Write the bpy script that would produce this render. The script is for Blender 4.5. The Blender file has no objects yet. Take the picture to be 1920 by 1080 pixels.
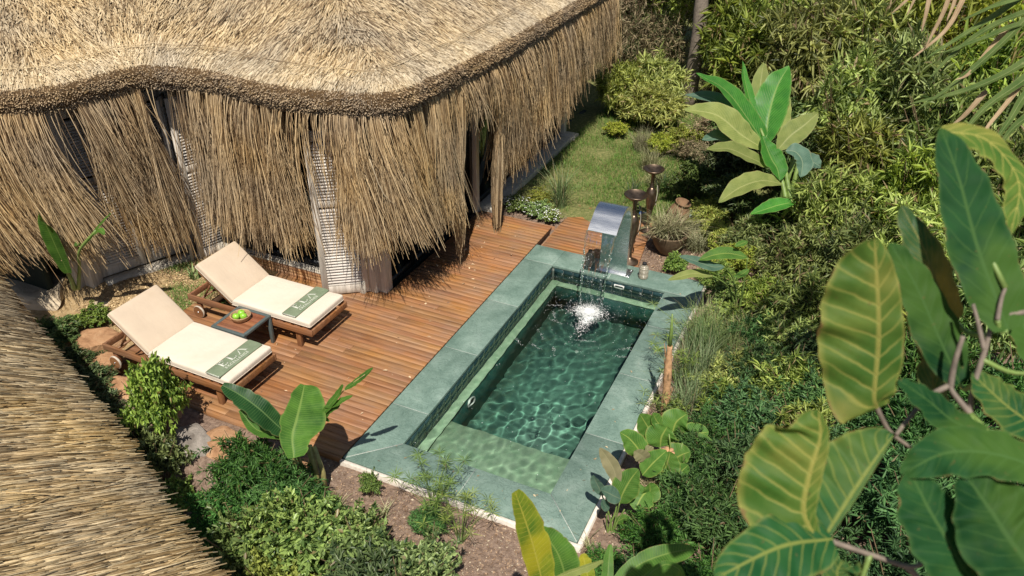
import bpy, bmesh, math, random
import numpy as np
from mathutils import Vector, Matrix

# ------------------------------------------------------------------ camera, sky, sun, exposure
SC = bpy.context.scene
COL = SC.collection
random.seed(7)
RNG = np.random.default_rng(7)

cam_data = bpy.data.cameras.new('camera')
cam = bpy.data.objects.new('camera', cam_data)
COL.objects.link(cam)
SC.camera = cam
CAM_POS = np.array([4.146, -4.946, 5.941])
_yaw, _pitch, _roll = math.radians(-24.273), math.radians(31.694), math.radians(0.717)
_f = np.array([math.sin(_yaw) * math.cos(_pitch), math.cos(_yaw) * math.cos(_pitch), -math.sin(_pitch)])
_r = np.array([math.cos(_yaw), -math.sin(_yaw), 0.0])
_u = np.cross(_r, _f)
CR = math.cos(_roll) * _r + math.sin(_roll) * _u
CU = -math.sin(_roll) * _r + math.cos(_roll) * _u
cam.matrix_world = Matrix(((CR[0], CU[0], -_f[0], CAM_POS[0]), (CR[1], CU[1], -_f[1], CAM_POS[1]),
                           (CR[2], CU[2], -_f[2], CAM_POS[2]), (0, 0, 0, 1)))
cam_data.sensor_width = 36.0
cam_data.lens = 36.0 * 1511.6 / 1920.0
cam_data.clip_start = 0.05
cam_data.clip_end = 500.0
cam_data.dof.use_dof = True
cam_data.dof.focus_distance = 9.0
cam_data.dof.aperture_fstop = 2.6

SUN_DIR = np.array([0.25, -0.57, 1.0])
SUN_DIR /= np.linalg.norm(SUN_DIR)
world = bpy.data.worlds.new('World')
SC.world = world
world.use_nodes = True
wn = world.node_tree.nodes
sky = wn.new('ShaderNodeTexSky')
sky.sky_type = 'NISHITA'
sky.sun_disc = False
sky.sun_elevation = math.asin(SUN_DIR[2])
sky.sun_rotation = math.atan2(SUN_DIR[0], SUN_DIR[1])
world.node_tree.links.new(sky.outputs[0], wn['Background'].inputs[0])
wn['Background'].inputs[1].default_value = 0.058

sun_data = bpy.data.lights.new('sun', 'SUN')
sun_data.energy = 5.0
sun_data.angle = math.radians(0.53)
sun_data.color = (1.0, 0.93, 0.82)
sun = bpy.data.objects.new('sun', sun_data)
COL.objects.link(sun)
sun.rotation_euler = Vector(SUN_DIR).to_track_quat('Z', 'Y').to_euler()
sun_data.cycles.is_caustics_light = True

SC.view_settings.view_transform = 'Standard'
SC.view_settings.look = 'None'
SC.view_settings.exposure = 0.22
SC.view_settings.gamma = 1.0
SC.render.engine = 'CYCLES'
SC.cycles.use_denoising = True
SC.cycles.sample_clamp_indirect = 4.0
SC.cycles.max_bounces = 10
SC.cycles.transparent_max_bounces = 12
SC.cycles.caustics_reflective = False

# ------------------------------------------------------------------ helpers
def link(o, parent=None):
    COL.objects.link(o)
    if parent is not None:
        o.parent = parent
    return o

def tag(o, label=None, cat=None, group=None, kind=None):
    if label: o['label'] = label
    if cat: o['category'] = cat
    if group: o['group'] = group
    if kind: o['kind'] = kind
    return o

def thing(name, label, cat, loc=(0, 0, 0), rz=0.0, group=None):
    o = bpy.data.objects.new(name, None)
    o.empty_display_size = 0.1
    o.location = loc
    o.rotation_euler = (0, 0, rz)
    link(o)
    return tag(o, label, cat, group)

def struct(name, label=None, loc=(0, 0, 0)):
    o = bpy.data.objects.new(name, None)
    o.location = loc
    link(o)
    return tag(o, label, None, None, 'structure')

def mesh_np(name, V, F, mat=None, smooth=False, uv=None):
    """V (n,3); F either one (m,k) int array or a list of such arrays"""
    me = bpy.data.meshes.new(name)
    V = np.ascontiguousarray(V, dtype=np.float32)
    Fs = F if isinstance(F, list) else [F]
    Fs = [np.asarray(f, dtype=np.int32) for f in Fs if len(f)]
    me.vertices.add(len(V))
    me.vertices.foreach_set('co', V.ravel())
    loops = np.concatenate([f.ravel() for f in Fs])
    tot = np.concatenate([np.full(len(f), f.shape[1], dtype=np.int32) for f in Fs])
    start = np.concatenate([[0], np.cumsum(tot)[:-1]]).astype(np.int32)
    me.loops.add(len(loops))
    me.loops.foreach_set('vertex_index', loops)
    me.polygons.add(len(tot))
    me.polygons.foreach_set('loop_start', start)
    me.polygons.foreach_set('loop_total', tot)
    if smooth:
        me.polygons.foreach_set('use_smooth', np.ones(len(tot), dtype=bool))
    me.update(calc_edges=True)
    if uv is not None:
        l = me.uv_layers.new(name='UVMap')
        l.data.foreach_set('uv', np.asarray(uv, dtype=np.float32)[loops].ravel())
    if mat is not None:
        me.materials.append(mat)
    return me

def obj(name, me, parent=None, loc=None, rot=None, kind=None):
    o = bpy.data.objects.new(name, me)
    if loc is not None: o.location = loc
    if rot is not None: o.rotation_euler = rot
    link(o, parent)
    if kind: o['kind'] = kind
    return o

class MB:
    """collects boxes, tubes and lathes into one mesh"""
    def __init__(s):
        s.V, s.F, s.n = [], {3: [], 4: []}, 0
    def add(s, V, F):
        V = np.asarray(V, float)
        for f in F:
            s.F.setdefault(len(f), []).append([i + s.n for i in f])
        s.V.append(V); s.n += len(V)
        return s
    def box(s, a, b, M=None, taper=None):
        x0, y0, z0 = a; x1, y1, z1 = b
        V = np.array([(x0, y0, z0), (x1, y0, z0), (x1, y1, z0), (x0, y1, z0), (x0, y0, z1), (x1, y0, z1), (x1, y1, z1), (x0, y1, z1)], float)
        if M is not None:
            V = np.array([M @ Vector(v) for v in V])
        return s.add(V, [(3, 2, 1, 0), (4, 5, 6, 7), (0, 1, 5, 4), (1, 2, 6, 5), (2, 3, 7, 6), (3, 0, 4, 7)])
    def prism(s, poly, z0, z1):
        n = len(poly)
        V = [(x, y, z0) for x, y in poly] + [(x, y, z1) for x, y in poly]
        F = [tuple(range(n - 1, -1, -1)), tuple(range(n, 2 * n))] + [(i, (i + 1) % n, (i + 1) % n + n, i + n) for i in range(n)]
        return s.add(V, F)
    def tube(s, pts, rad, k=6, caps=True):
        pts = np.asarray(pts, float); n = len(pts)
        rad = np.broadcast_to(np.asarray(rad, float), (n,)) if not np.isscalar(rad) else np.full(n, rad)
        T = np.gradient(pts, axis=0); T /= np.linalg.norm(T, axis=1, keepdims=True) + 1e-9
        ref = np.array([0, 0, 1.0]) if abs(T[:, 2]).mean() < 0.85 else np.array([1.0, 0, 0])
        A = np.cross(T, ref); A /= np.linalg.norm(A, axis=1, keepdims=True) + 1e-9
        B = np.cross(T, A)
        th = np.arange(k) * 2 * np.pi / k
        V = pts[:, None] + rad[:, None, None] * (np.cos(th)[None, :, None] * A[:, None] + np.sin(th)[None, :, None] * B[:, None])
        F = [(i * k + j, i * k + (j + 1) % k, (i + 1) * k + (j + 1) % k, (i + 1) * k + j) for i in range(n - 1) for j in range(k)]
        if caps:
            F += [tuple(range(k - 1, -1, -1)), tuple((n - 1) * k + j for j in range(k))]
        return s.add(V.reshape(-1, 3), F)
    def lathe(s, prof, k=24, c=(0, 0, 0)):
        n = len(prof); th = np.arange(k) * 2 * np.pi / k
        V = np.array([(c[0] + r * math.cos(t), c[1] + r * math.sin(t), c[2] + z) for r, z in prof for t in th])
        F = [(i * k + j, i * k + (j + 1) % k, (i + 1) * k + (j + 1) % k, (i + 1) * k + j) for i in range(n - 1) for j in range(k)]
        F += [tuple(range(k - 1, -1, -1)), tuple((n - 1) * k + j for j in range(k))]
        return s.add(V, F)
    def mesh(s, name, mat=None, smooth=False):
        V = np.concatenate(s.V)
        return mesh_np(name, V, [np.array(f) for f in s.F.values() if f], mat, smooth)

def bevel(me, w=0.004, seg=1):
    bm = bmesh.new(); bm.from_mesh(me)
    bmesh.ops.bevel(bm, geom=[e for e in bm.edges if e.calc_face_angle(0) > 0.5], offset=w, segments=seg, affect='EDGES', profile=0.5)
    bm.to_mesh(me); bm.free()
    return me

def autosmooth(me, ang=40):
    me.polygons.foreach_set('use_smooth', np.ones(len(me.polygons), dtype=bool))
    me.set_sharp_from_angle(angle=math.radians(ang))
    return me

def catmull(P, n):
    P = np.asarray(P, float)
    if len(P) == 2:
        t = np.linspace(0, 1, n)[:, None]
        return P[0] * (1 - t) + P[1] * t
    Q = np.vstack([2 * P[0] - P[1], P, 2 * P[-1] - P[-2]])
    d = np.concatenate([[0], np.cumsum(np.linalg.norm(np.diff(P, axis=0), axis=1))])
    tt = np.interp(np.linspace(0, d[-1], n), d, np.arange(len(P)))
    i = np.minimum(tt.astype(int), len(P) - 2); t = (tt - i)[:, None]
    a, b, c, e = Q[i], Q[i + 1], Q[i + 2], Q[i + 3]
    return 0.5 * ((2 * b) + (-a + c) * t + (2 * a - 5 * b + 4 * c - e) * t ** 2 + (-a + 3 * b - 3 * c + e) * t ** 3)

def vnoise(P, s=1.0, seed=0):
    """cheap smooth value noise in 3-D, about -1..1"""
    P = np.asarray(P, float) * s + seed * 17.31
    i = np.floor(P).astype(np.int64); f = P - i; f = f * f * (3 - 2 * f)
    def h(a, b, c):
        n = (a * 73856093) ^ (b * 19349663) ^ (c * 83492791)
        n = (n ^ (n >> 13)) * 1274126177
        return ((n ^ (n >> 16)) & 0xFFFF) / 32767.5 - 1.0
    r = 0
    for dx in (0, 1):
        for dy in (0, 1):
            for dz in (0, 1):
                w = (f[..., 0] if dx else 1 - f[..., 0]) * (f[..., 1] if dy else 1 - f[..., 1]) * (f[..., 2] if dz else 1 - f[..., 2])
                r = r + w * h(i[..., 0] + dx, i[..., 1] + dy, i[..., 2] + dz)
    return r

# ------------------------------------------------------------------ materials
class NT:
    def __init__(s, name):
        s.m = bpy.data.materials.new(name); s.m.use_nodes = True
        s.t = s.m.node_tree; s.n = s.t.nodes; s.b = s.n['Principled BSDF']; s.out = s.n['Material Output']
    def new(s, typ, **kw):
        x = s.n.new(typ)
        for k, v in kw.items(): setattr(x, k, v)
        return x
    def L(s, a, b): s.t.links.new(a, b)
    def geo(s, which): return s.new('ShaderNodeNewGeometry').outputs[which]
    def coords(s, which='Object', scale=(1, 1, 1)):
        if which == 'Position': src = s.geo('Position')
        else: src = s.new('ShaderNodeTexCoord').outputs[which]
        mp = s.new('ShaderNodeMapping'); mp.inputs['Scale'].default_value = scale
        s.L(src, mp.inputs[0]); return mp.outputs[0]
    def noise(s, co, scale=5, detail=4, rough=0.55, dist=0.0):
        x = s.new('ShaderNodeTexNoise'); s.L(co, x.inputs['Vector'])
        x.inputs['Scale'].default_value = scale; x.inputs['Detail'].default_value = detail
        x.inputs['Roughness'].default_value = rough; x.inputs['Distortion'].default_value = dist
        return x.outputs[0]
    def ramp(s, fac, stops, interp='LINEAR'):
        x = s.new('ShaderNodeValToRGB'); s.L(fac, x.inputs[0]); x.color_ramp.interpolation = interp
        e = x.color_ramp.elements
        while len(e) < len(stops): e.new(0.5)
        for el, (p, c) in zip(e, stops):
            el.position = p; el.color = (*c, 1) if len(c) == 3 else c
        return x.outputs[0]
    def math(s, op, a, b=None, c=None, clamp=False):
        x = s.new('ShaderNodeMath', operation=op, use_clamp=clamp)
        for i, v in enumerate((a, b, c)):
            if v is None: continue
            if isinstance(v, (int, float)): x.inputs[i].default_value = v
            else: s.L(v, x.inputs[i])
        return x.outputs[0]
    def mix(s, fac, a, b, mode='MIX'):
        x = s.new('ShaderNodeMix', data_type='RGBA', blend_type=mode)
        for i, v in ((0, fac), (6, a), (7, b)):
            if isinstance(v, (int, float)): x.inputs[i].default_value = v
            elif isinstance(v, tuple): x.inputs[i].default_value = (*v, 1) if len(v) == 3 else v
            else: s.L(v, x.inputs[i])
        return x.outputs[2]
    def hsv(s, col, h=0.5, sat=1.0, val=1.0):
        x = s.new('ShaderNodeHueSaturation')
        for k, v in (('Hue', h), ('Saturation', sat), ('Value', val)):
            if isinstance(v, (int, float)): x.inputs[k].default_value = v
            else: s.L(v, x.inputs[k])
        s.L(col, x.inputs['Color']); return x.outputs[0]
    def maprange(s, v, a, b, c, d):
        x = s.new('ShaderNodeMapRange'); s.L(v, x.inputs[0])
        for i, q in enumerate((a, b, c, d)): x.inputs[i + 1].default_value = q
        return x.outputs[0]
    def base(s, col):
        if isinstance(col, tuple): s.b.inputs['Base Color'].default_value = (*col, 1)
        else: s.L(col, s.b.inputs['Base Color'])
        return s
    def rough(s, v):
        if isinstance(v, (int, float)): s.b.inputs['Roughness'].default_value = v
        else: s.L(v, s.b.inputs['Roughness'])
        return s
    def spec(s, v): s.b.inputs['Specular IOR Level'].default_value = v; return s
    def bump(s, h, strength=0.3, dist=0.01):
        x = s.new('ShaderNodeBump'); x.inputs['Strength'].default_value = strength; x.inputs['Distance'].default_value = dist
        s.L(h, x.inputs['Height']); s.L(x.outputs[0], s.b.inputs['Normal']); return x.outputs[0]
    def translucent(s, col, fac=0.3, normal=None):
        tr = s.new('ShaderNodeBsdfTranslucent'); mx = s.new('ShaderNodeMixShader')
        if isinstance(col, tuple): tr.inputs[0].default_value = (*col, 1)
        else: s.L(col, tr.inputs[0])
        mx.inputs[0].default_value = fac
        s.L(s.b.outputs[0], mx.inputs[1]); s.L(tr.outputs[0], mx.inputs[2]); s.L(mx.outputs[0], s.out.inputs[0])
        return s

def mat_reed(name, dark, mid, pale, rough=0.7):
    """dry reeds: each reed its own tone, with streaks along it"""
    t = NT(name)
    r = t.geo('Random Per Island')
    col = t.ramp(r, [(0.0, dark), (0.16, dark), (0.42, mid), (0.8, pale), (1.0, tuple(min(1, c * 1.25) for c in pale))])
    n = t.noise(t.coords('Position', (14, 14, 14)), 3, 3)
    col = t.mix(t.maprange(n, 0.35, 0.75, 0.0, 0.55), col, tuple(0.62 * c for c in mid))
    big = t.noise(t.coords('Position'), 1.1, 3)
    col = t.hsv(col, 0.5, t.maprange(big, 0.3, 0.7, 0.8, 1.1), t.maprange(big, 0.3, 0.7, 0.78, 1.12))
    t.base(col).rough(rough).spec(0.35)
    return t.m

def mat_wood(name, c1, c2, c3, axis=0, rough=0.5, space='Position', per_object=True, spec=0.4, bump=0.25):
    t = NT(name)
    sc = [26, 26, 26]; sc[axis] = 1.6
    co = t.coords(space, tuple(sc))
    if per_object:
        ad = t.new('ShaderNodeVectorMath', operation='ADD')
        ro = t.new('ShaderNodeObjectInfo').outputs['Random']
        cm = t.new('ShaderNodeCombineXYZ'); t.L(t.math('MULTIPLY', ro, 37.0), cm.inputs[axis])
        t.L(co, ad.inputs[0]); t.L(cm.outputs[0], ad.inputs[1]); co = ad.outputs[0]
    n = t.noise(co, 1.0, 6, 0.62, 0.4)
    col = t.ramp(n, [(0.25, c1), (0.5, c2), (0.75, c3)])
    blotch = t.noise(t.coords(space), 2.2, 4)
    col = t.hsv(col, 0.5, t.maprange(blotch, 0.3, 0.7, 0.85, 1.08), t.maprange(blotch, 0.3, 0.7, 0.86, 1.12))
    if per_object:
        col = t.hsv(col, t.maprange(ro, 0, 1, 0.494, 0.506), 1.0, t.maprange(t.math('FRACT', t.math('MULTIPLY', ro, 7.31)), 0, 1, 0.88, 1.10))
    t.base(col).spec(spec)
    t.rough(t.maprange(n, 0.3, 0.7, rough - 0.08, rough + 0.12))
    t.bump(n, bump, 0.003)
    return t.m

def mat_plain(name, c, rough=0.6, metal=0.0, var=0.12, scale=20, bump=0.0, spec=0.5, space='Object'):
    t = NT(name)
    n = t.noise(t.coords(space), scale, 5)
    c2 = tuple(x * (1 - var) for x in c); c3 = tuple(min(1, x * (1 + var)) for x in c)
    t.base(t.ramp(n, [(0.3, c2), (0.7, c3)])).rough(t.maprange(n, 0.3, 0.7, rough * 0.9, min(1, rough * 1.1))).spec(spec)
    t.b.inputs['Metallic'].default_value = metal
    if bump: t.bump(n, bump, 0.004)
    return t.m

def mat_leaf(name, dark, light, rough=0.45, trans=0.28, dry=None, dryamt=0.08):
    """small leaves: tone differs leaf by leaf and shrub by shrub"""
    t = NT(name)
    r = t.geo('Random Per Island')
    stops = [(0.0, dark), (0.75, light), (1.0, tuple(min(1, c * 1.25) for c in light))]
    col = t.ramp(r, stops)
    if dry:
        rr = t.math('FRACT', t.math('MULTIPLY', r, 13.7))
        col = t.mix(t.math('LESS_THAN', rr, dryamt), col, dry)
    ro = t.new('ShaderNodeObjectInfo').outputs['Random']
    col = t.hsv(col, t.maprange(ro, 0, 1, 0.478, 0.510), t.maprange(t.math('FRACT', t.math('MULTIPLY', ro, 9.1)), 0, 1, 0.8, 1.05), t.maprange(t.math('FRACT', t.math('MULTIPLY', ro, 5.3)), 0, 1, 0.7, 1.3))
    t.base(col).rough(rough).spec(0.26)
    t.translucent(t.hsv(col, 0.49, 1.12, 1.55), trans)
    return t.m

def mat_bigleaf(name, blade, blade2, vein, nveins=14, width=0.12, rough=0.38, trans=0.25, slope=0.35, patch=None, bump=0.5, spec=0.22):
    """broad leaf: UV u runs across (-1..1 stored 0..1), v along the midrib"""
    t = NT(name)
    uv = t.new('ShaderNodeUVMap').outputs[0]
    sp = t.new('ShaderNodeSeparateXYZ'); t.L(uv, sp.inputs[0])
    u = t.math('ABSOLUTE', t.math('SUBTRACT', t.math('MULTIPLY', sp.outputs[0], 2.0), 1.0))
    v = sp.outputs[1]
    wob = t.noise(t.coords('Object'), 9, 3)
    ph = t.math('ADD', t.math('MULTIPLY', t.math('SUBTRACT', v, t.math('MULTIPLY', u, slope / 2.0)), float(nveins)), t.math('MULTIPLY', wob, 0.7))
    tri = t.math('ABSOLUTE', t.math('SUBTRACT', t.math('FRACT', ph), 0.5))
    lat = t.math('SUBTRACT', 1.0, t.math('DIVIDE', tri, width), clamp=True)
    lat = t.math('MULTIPLY', lat, t.maprange(u, 0.0, 1.0, 1.0, 0.45))
    mid = t.math('SUBTRACT', 1.0, t.math('DIVIDE', u, 0.075), clamp=True)
    vm = t.math('MAXIMUM', lat, t.math('MULTIPLY', mid, 1.4), clamp=True)
    n = t.noise(t.coords('Object'), 7, 5)
    col = t.ramp(n, [(0.3, blade), (0.68, blade2)])
    if patch:
        pn = t.noise(t.coords('Object'), 2.6, 4)
        col = t.mix(t.maprange(pn, 0.5, 0.62, 0.0, 0.85), col, patch)
    edge = t.maprange(u, 0.86, 1.0, 0.0, 0.5)
    col = t.mix(edge, col, vein)
    col = t.mix(t.math('MULTIPLY', vm, 0.8), col, vein)
    ro = t.new('ShaderNodeObjectInfo').outputs['Random']
    col = t.hsv(col, 0.5, 1.0, t.maprange(ro, 0, 1, 0.85, 1.15))
    spot = t.noise(t.coords('Object'), 60, 2)
    col = t.mix(t.maprange(spot, 0.7, 0.76, 0.0, 0.6), col, (0.12, 0.09, 0.03))
    ed = t.math('ADD', u, t.math('MULTIPLY', t.noise(t.coords('Object'), 24, 4, 0.7), 0.42))
    col = t.mix(t.maprange(ed, 1.19, 1.25, 0.0, 0.85), col, (0.20, 0.125, 0.05))
    t.base(col).spec(spec)
    t.rough(t.maprange(n, 0.3, 0.7, rough + 0.04, rough + 0.2))
    t.bump(t.math('MULTIPLY', t.math('SUBTRACT', 1.0, lat), 1.0), bump, 0.004)
    t.translucent(t.hsv(col, 0.48, 1.15, 1.6), trans)
    return t.m

# ------------------------------------------------------------------ ground
PX, PY = 2.614, 5.15            # outer size of the pool surround
IX0, IX1, IY0, IY1 = 0.466, 2.156, 0.458, 4.669
WATER_Z = -0.10

def sstep(x, a, b):
    t = np.clip((x - a) / (b - a), 0, 1)
    return t * t * (3 - 2 * t)

def ground_z(x, y):
    x = np.asarray(x, float); y = np.asarray(y, float)
    z = np.full(np.broadcast(x, y).shape, -0.075)
    z = z + 0.045 * sstep(y, 5.7, 6.4)
    # planted trench between the terrace and the front thatched roof
    edge = np.interp(x, [-7, -5, -3.8, -2.4, -0.6, 0.4, 1.5, 3], [0.95, 0.60, 0.05, -0.35, -0.75, -1.15, -1.4, -1.5])
    z = z - 0.95 * sstep(edge - y, 0.0, 0.9)
    # bank rising gently on the right
    z = z + 0.35 * sstep(x, 3.6, 6.5)
    z = z + 0.15 * sstep(-x, 3.2, 4.5) * sstep(y, 0.6, 1.4) * (1 - sstep(y, 3, 4))
    z = z - 0.1 * ((x > -3.5) & (x < -0.05) & (y > 0.05) & (y < 5.7))
    z = z + 0.022 * vnoise(np.stack([x, y, 0 * x], -1), 3.0, 1) + 0.010 * vnoise(np.stack([x, y, 0 * x], -1), 11.0, 2)
    return z

def axis_lines(lo, hi, far0, far1, step):
    core = np.arange(lo, hi + 1e-6, step)
    a = lo - np.geomspace(0.2, lo - far0, 22)[::-1]
    b = hi + np.geomspace(0.2, far1 - hi, 22)
    return np.concatenate([a, core, b])

gx = axis_lines(-7.0, 7.0, -140, 140, 0.09)
gy = axis_lines(-3.5, 13.0, -120, 160, 0.09)
GX, GY = np.meshgrid(gx, gy)
GZ = ground_z(GX, GY)
inside = (GX > 0.12) & (GX < PX - 0.12) & (GY > 0.12) & (GY < PY - 0.12)
GZ = np.where(inside, -2.6, GZ)
nx, ny = len(gx), len(gy)
idx = np.arange(nx * ny).reshape(ny, nx)
GF = np.stack([idx[:-1, :-1], idx[:-1, 1:], idx[1:, 1:], idx[1:, :-1]], -1).reshape(-1, 4)

def mat_ground():
    t = NT('soil')
    co = t.coords('Position')
    sp = t.new('ShaderNodeSeparateXYZ'); t.L(t.geo('Position'), sp.inputs[0])
    n1 = t.noise(co, 2.2, 5); n2 = t.noise(co, 22, 6, 0.7); n3 = t.noise(co, 90, 3, 0.6)
    soil = t.ramp(n2, [(0.28, (0.10, 0.068, 0.05)), (0.5, (0.225, 0.158, 0.12)), (0.72, (0.37, 0.275, 0.21))])
    tan = t.ramp(n2, [(0.3, (0.24, 0.16, 0.075)), (0.55, (0.42, 0.30, 0.16)), (0.75, (0.55, 0.43, 0.26))])
    turf = t.ramp(n2, [(0.3, (0.07, 0.10, 0.03)), (0.55, (0.19, 0.20, 0.07)), (0.75, (0.40, 0.33, 0.17))])
    # dry mulch by the loungers
    ml = t.math('MULTIPLY', t.math('LESS_THAN', sp.outputs[0], -3.0), t.math('GREATER_THAN', sp.outputs[1], 0.2))
    col = t.mix(ml, soil, tan)
    # turf beyond the deck
    yy = t.math('ADD', sp.outputs[1], t.math('MULTIPLY', n1, 0.8))
    tm = t.maprange(yy, 6.55, 6.8, 0, 1)
    col = t.mix(tm, col, turf)
    col = t.mix(t.maprange(n3, 0.62, 0.7, 0, 0.6), col, (0.36, 0.29, 0.22))
    t.base(col).rough(0.95).spec(0.2)
    h = t.math('ADD', n2, t.math('MULTIPLY', n3, 0.5))
    t.bump(h, 0.7, 0.03)
    return t.m
MAT_GROUND = mat_ground()
V = np.stack([GX, GY, GZ], -1).reshape(-1, 3)
# drop the cells that lie wholly in the pool
cell_in = (inside[:-1, :-1] & inside[:-1, 1:] & inside[1:, 1:] & inside[1:, :-1]).ravel()
ground = obj('ground', mesh_np('ground', V, GF[~cell_in], MAT_GROUND, True))
tag(ground, 'brown garden soil round the pool with a turf patch behind', None, None, 'structure')

# ------------------------------------------------------------------ timber deck
MAT_DECK = mat_wood('deck_wood', (0.19, 0.084, 0.034), (0.31, 0.150, 0.063), (0.41, 0.218, 0.104), 0, 0.5)
MAT_DECK_DARK = mat_wood('joist_wood', (0.06, 0.03, 0.015), (0.11, 0.05, 0.025), (0.16, 0.08, 0.04), 0, 0.7)
deck = struct('wooden_deck', 'reddish brown timber deck between the thatched house and the pool')
PITCH, GAP = 0.0905, 0.0028
rnd = random.Random(3)

def plank_mesh(L, w=PITCH - GAP, h=0.024):
    mb = MB(); mb.box((0, 0, -h), (L, w, 0))
    me = mb.mesh('plank', MAT_DECK)
    return bevel(me, 0.003, 1)
PLANKS = {}
def plank(parent, x0, x1, y, z=0.0):
    L = round((x1 - x0) * 10) / 10
    L = max(L, 0.2)
    if L not in PLANKS: PLANKS[L] = plank_mesh(L)
    o = obj('plank', PLANKS[L], parent, (x0, y, z + rnd.uniform(-0.0012, 0.0012)))
    o.scale.x = (x1 - x0 - 0.003) / L
    return o
def course(parent, x0, x1, y, z=0.0):
    x = x0
    first = rnd.uniform(0.6, 2.2)
    while x < x1 - 0.05:
        e = x + (first if x == x0 else rnd.uniform(1.3, 2.3))
        if x1 - e < 0.45: e = x1
        e = min(e, x1)
        plank(parent, x, e, y, z)
        x = e
NROW = int(5.83 / PITCH)
for i in range(NROW):
    y = 0.012 + i * PITCH
    if y < 0.35: xl = -2.55 - 0.2 * math.sin(i * 1.7)
    elif y < 1.62: xl = -3.52
    elif y < 2.74: xl = -3.02
    elif y < 3.0: xl = -2.2
    else: xl = -1.3
    if y < 2.74 or y > 3.0: course(deck, xl, -0.012, y)
    else: course(deck, -1.95 if y < 2.9 else -1.5, -0.012, y)
mb = MB()
mb.box((-2.5, -0.012, -0.17), (-0.014, 0.008, -0.004))
obj('fascia_board', mb.mesh('fascia_board', MAT_DECK), deck)
mb = MB(); mb.box((-1.28, 5.815, -0.16), (0.03, 5.835, -0.003))
obj('fascia_board', mb.mesh('fascia_board', MAT_DECK), deck)
mb = MB()
for x in np.arange(-3.4, -0.05, 0.42):
    mb.box((x, 0.02, -0.14), (x + 0.05, 2.7 if x < -1.4 else 5.8, -0.026))
mb.box((-0.05, 0.02, -0.14), (-0.02, 5.8, -0.026))
obj('joist', mb.mesh('joist', MAT_DECK_DARK), deck, kind='stuff')

deck2 = struct('deck_platform', 'small separate timber platform beyond the far end of the pool')
for i in range(18):
    y = 5.172 + i * PITCH
    course(deck2, 0.062, 1.60 - 0.012 * i, y, -0.035)
mb = MB(); mb.box((0.046, 5.172, -0.16), (0.060, 6.79, -0.037)); mb.box((0.05, 6.802, -0.16), (1.42, 6.82, -0.04))
obj('fascia_board', mb.mesh('fascia_board', MAT_DECK), deck2)

# ------------------------------------------------------------------ pool
def mat_stone():
    t = NT('green_stone')
    co = t.coords('Position')
    a = t.noise(co, 2.4, 6, 0.6, 0.6); b = t.noise(co, 38, 5, 0.7); c = t.noise(t.coords('Position', (2.0, 2.7, 1)), 2.2, 6, 0.7, 2.6)
    col = t.ramp(a, [(0.3, (0.105, 0.172, 0.142)), (0.55, (0.178, 0.262, 0.222)), (0.75, (0.265, 0.350, 0.305))])
    col = t.mix(t.maprange(b, 0.56, 0.74, 0, 0.55), col, (0.30, 0.42, 0.36))
    vein = t.math('ABSOLUTE', t.math('SUBTRACT', c, 0.5))
    col = t.mix(t.maprange(vein, 0.0, 0.018, 0.65, 0.0), col, (0.035, 0.075, 0.062))
    st = t.noise(co, 1.1, 3)
    col = t.mix(t.maprange(st, 0.60, 0.72, 0, 0.45), col, (0.30, 0.36, 0.34))
    ro = t.new('ShaderNodeObjectInfo').outputs['Random']
    col = t.hsv(col, 0.5, 1.0, t.maprange(ro, 0, 1, 0.9, 1.12))
    t.base(col).rough(t.maprange(a, 0.3, 0.7, 0.45, 0.7)).spec(0.4)
    h = t.math('ADD', t.math('MULTIPLY', b, 0.4), c)
    t.bump(h, 0.6, 0.016)
    return t.m
MAT_STONE = mat_stone()
def mat_tile(name, c1, c2, rough=0.25):
    t = NT(name)
    n = t.noise(t.coords('Position'), 9, 5, 0.65)
    ro = t.new('ShaderNodeObjectInfo').outputs['Random']
    col = t.ramp(n, [(0.3, c1), (0.7, c2)])
    col = t.hsv(col, 0.5, 1.0, t.maprange(ro, 0, 1, 0.75, 1.3))
    t.base(col).rough(rough)
    t.bump(n, 0.15, 0.004)
    return t.m
MAT_TILE = mat_tile('dark_tile', (0.012, 0.035, 0.042), (0.028, 0.065, 0.07))
MAT_GROUT = mat_plain('grout', (0.20, 0.22, 0.20), 0.9)
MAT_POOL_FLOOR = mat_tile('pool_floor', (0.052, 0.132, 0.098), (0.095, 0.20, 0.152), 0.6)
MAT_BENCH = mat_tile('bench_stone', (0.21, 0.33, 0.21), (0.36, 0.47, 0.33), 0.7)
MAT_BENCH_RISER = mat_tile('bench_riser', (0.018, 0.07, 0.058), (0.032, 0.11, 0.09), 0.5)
MAT_CREAM = mat_plain('cream_concrete', (0.66, 0.60, 0.53), 0.85, 0, 0.15, 30, 0.3)
MAT_PLASTIC = mat_plain('white_plastic', (0.75, 0.76, 0.74), 0.35)

pool = thing('swimming_pool', 'long rectangular plunge pool with a green stone surround', 'pool', (0, 0, 0))
ZB = -0.042
def slab(poly):
    g = 0.0022
    P = np.array(poly, float); c = P.mean(0)
    mb = MB(); mb.prism([tuple(q) for q in poly], ZB, 0.0)
    me = mb.mesh('coping_slab', MAT_STONE)
    bevel(me, 0.004, 2)
    return obj('coping_slab', me, pool)
def cuts(a, b, pts): return [a] + pts + [b]
g = 0.0025
ys = [IY0, 0.98, 2.20, 3.42, IY1]
for i in range(4):
    a, b = ys[i], ys[i + 1]
    if i == 0: slab([(0, 0.006), (IX0 - .004, IY0 + .002), (IX0, b - g), (0, b - g)])
    elif i == 3: slab([(0, a + g), (IX0, a + g), (IX0, b - g), (0, PY - g - 0.48)])
    else: slab([(0, a + g), (IX0, a + g), (IX0, b - g), (0, b - g)])
slab([(0, IY1 + g), (IX0, IY1 + g), (IX0, PY), (0, PY)])
ys2 = [IY0, 1.45, 2.62, 3.75, IY1]
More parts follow.
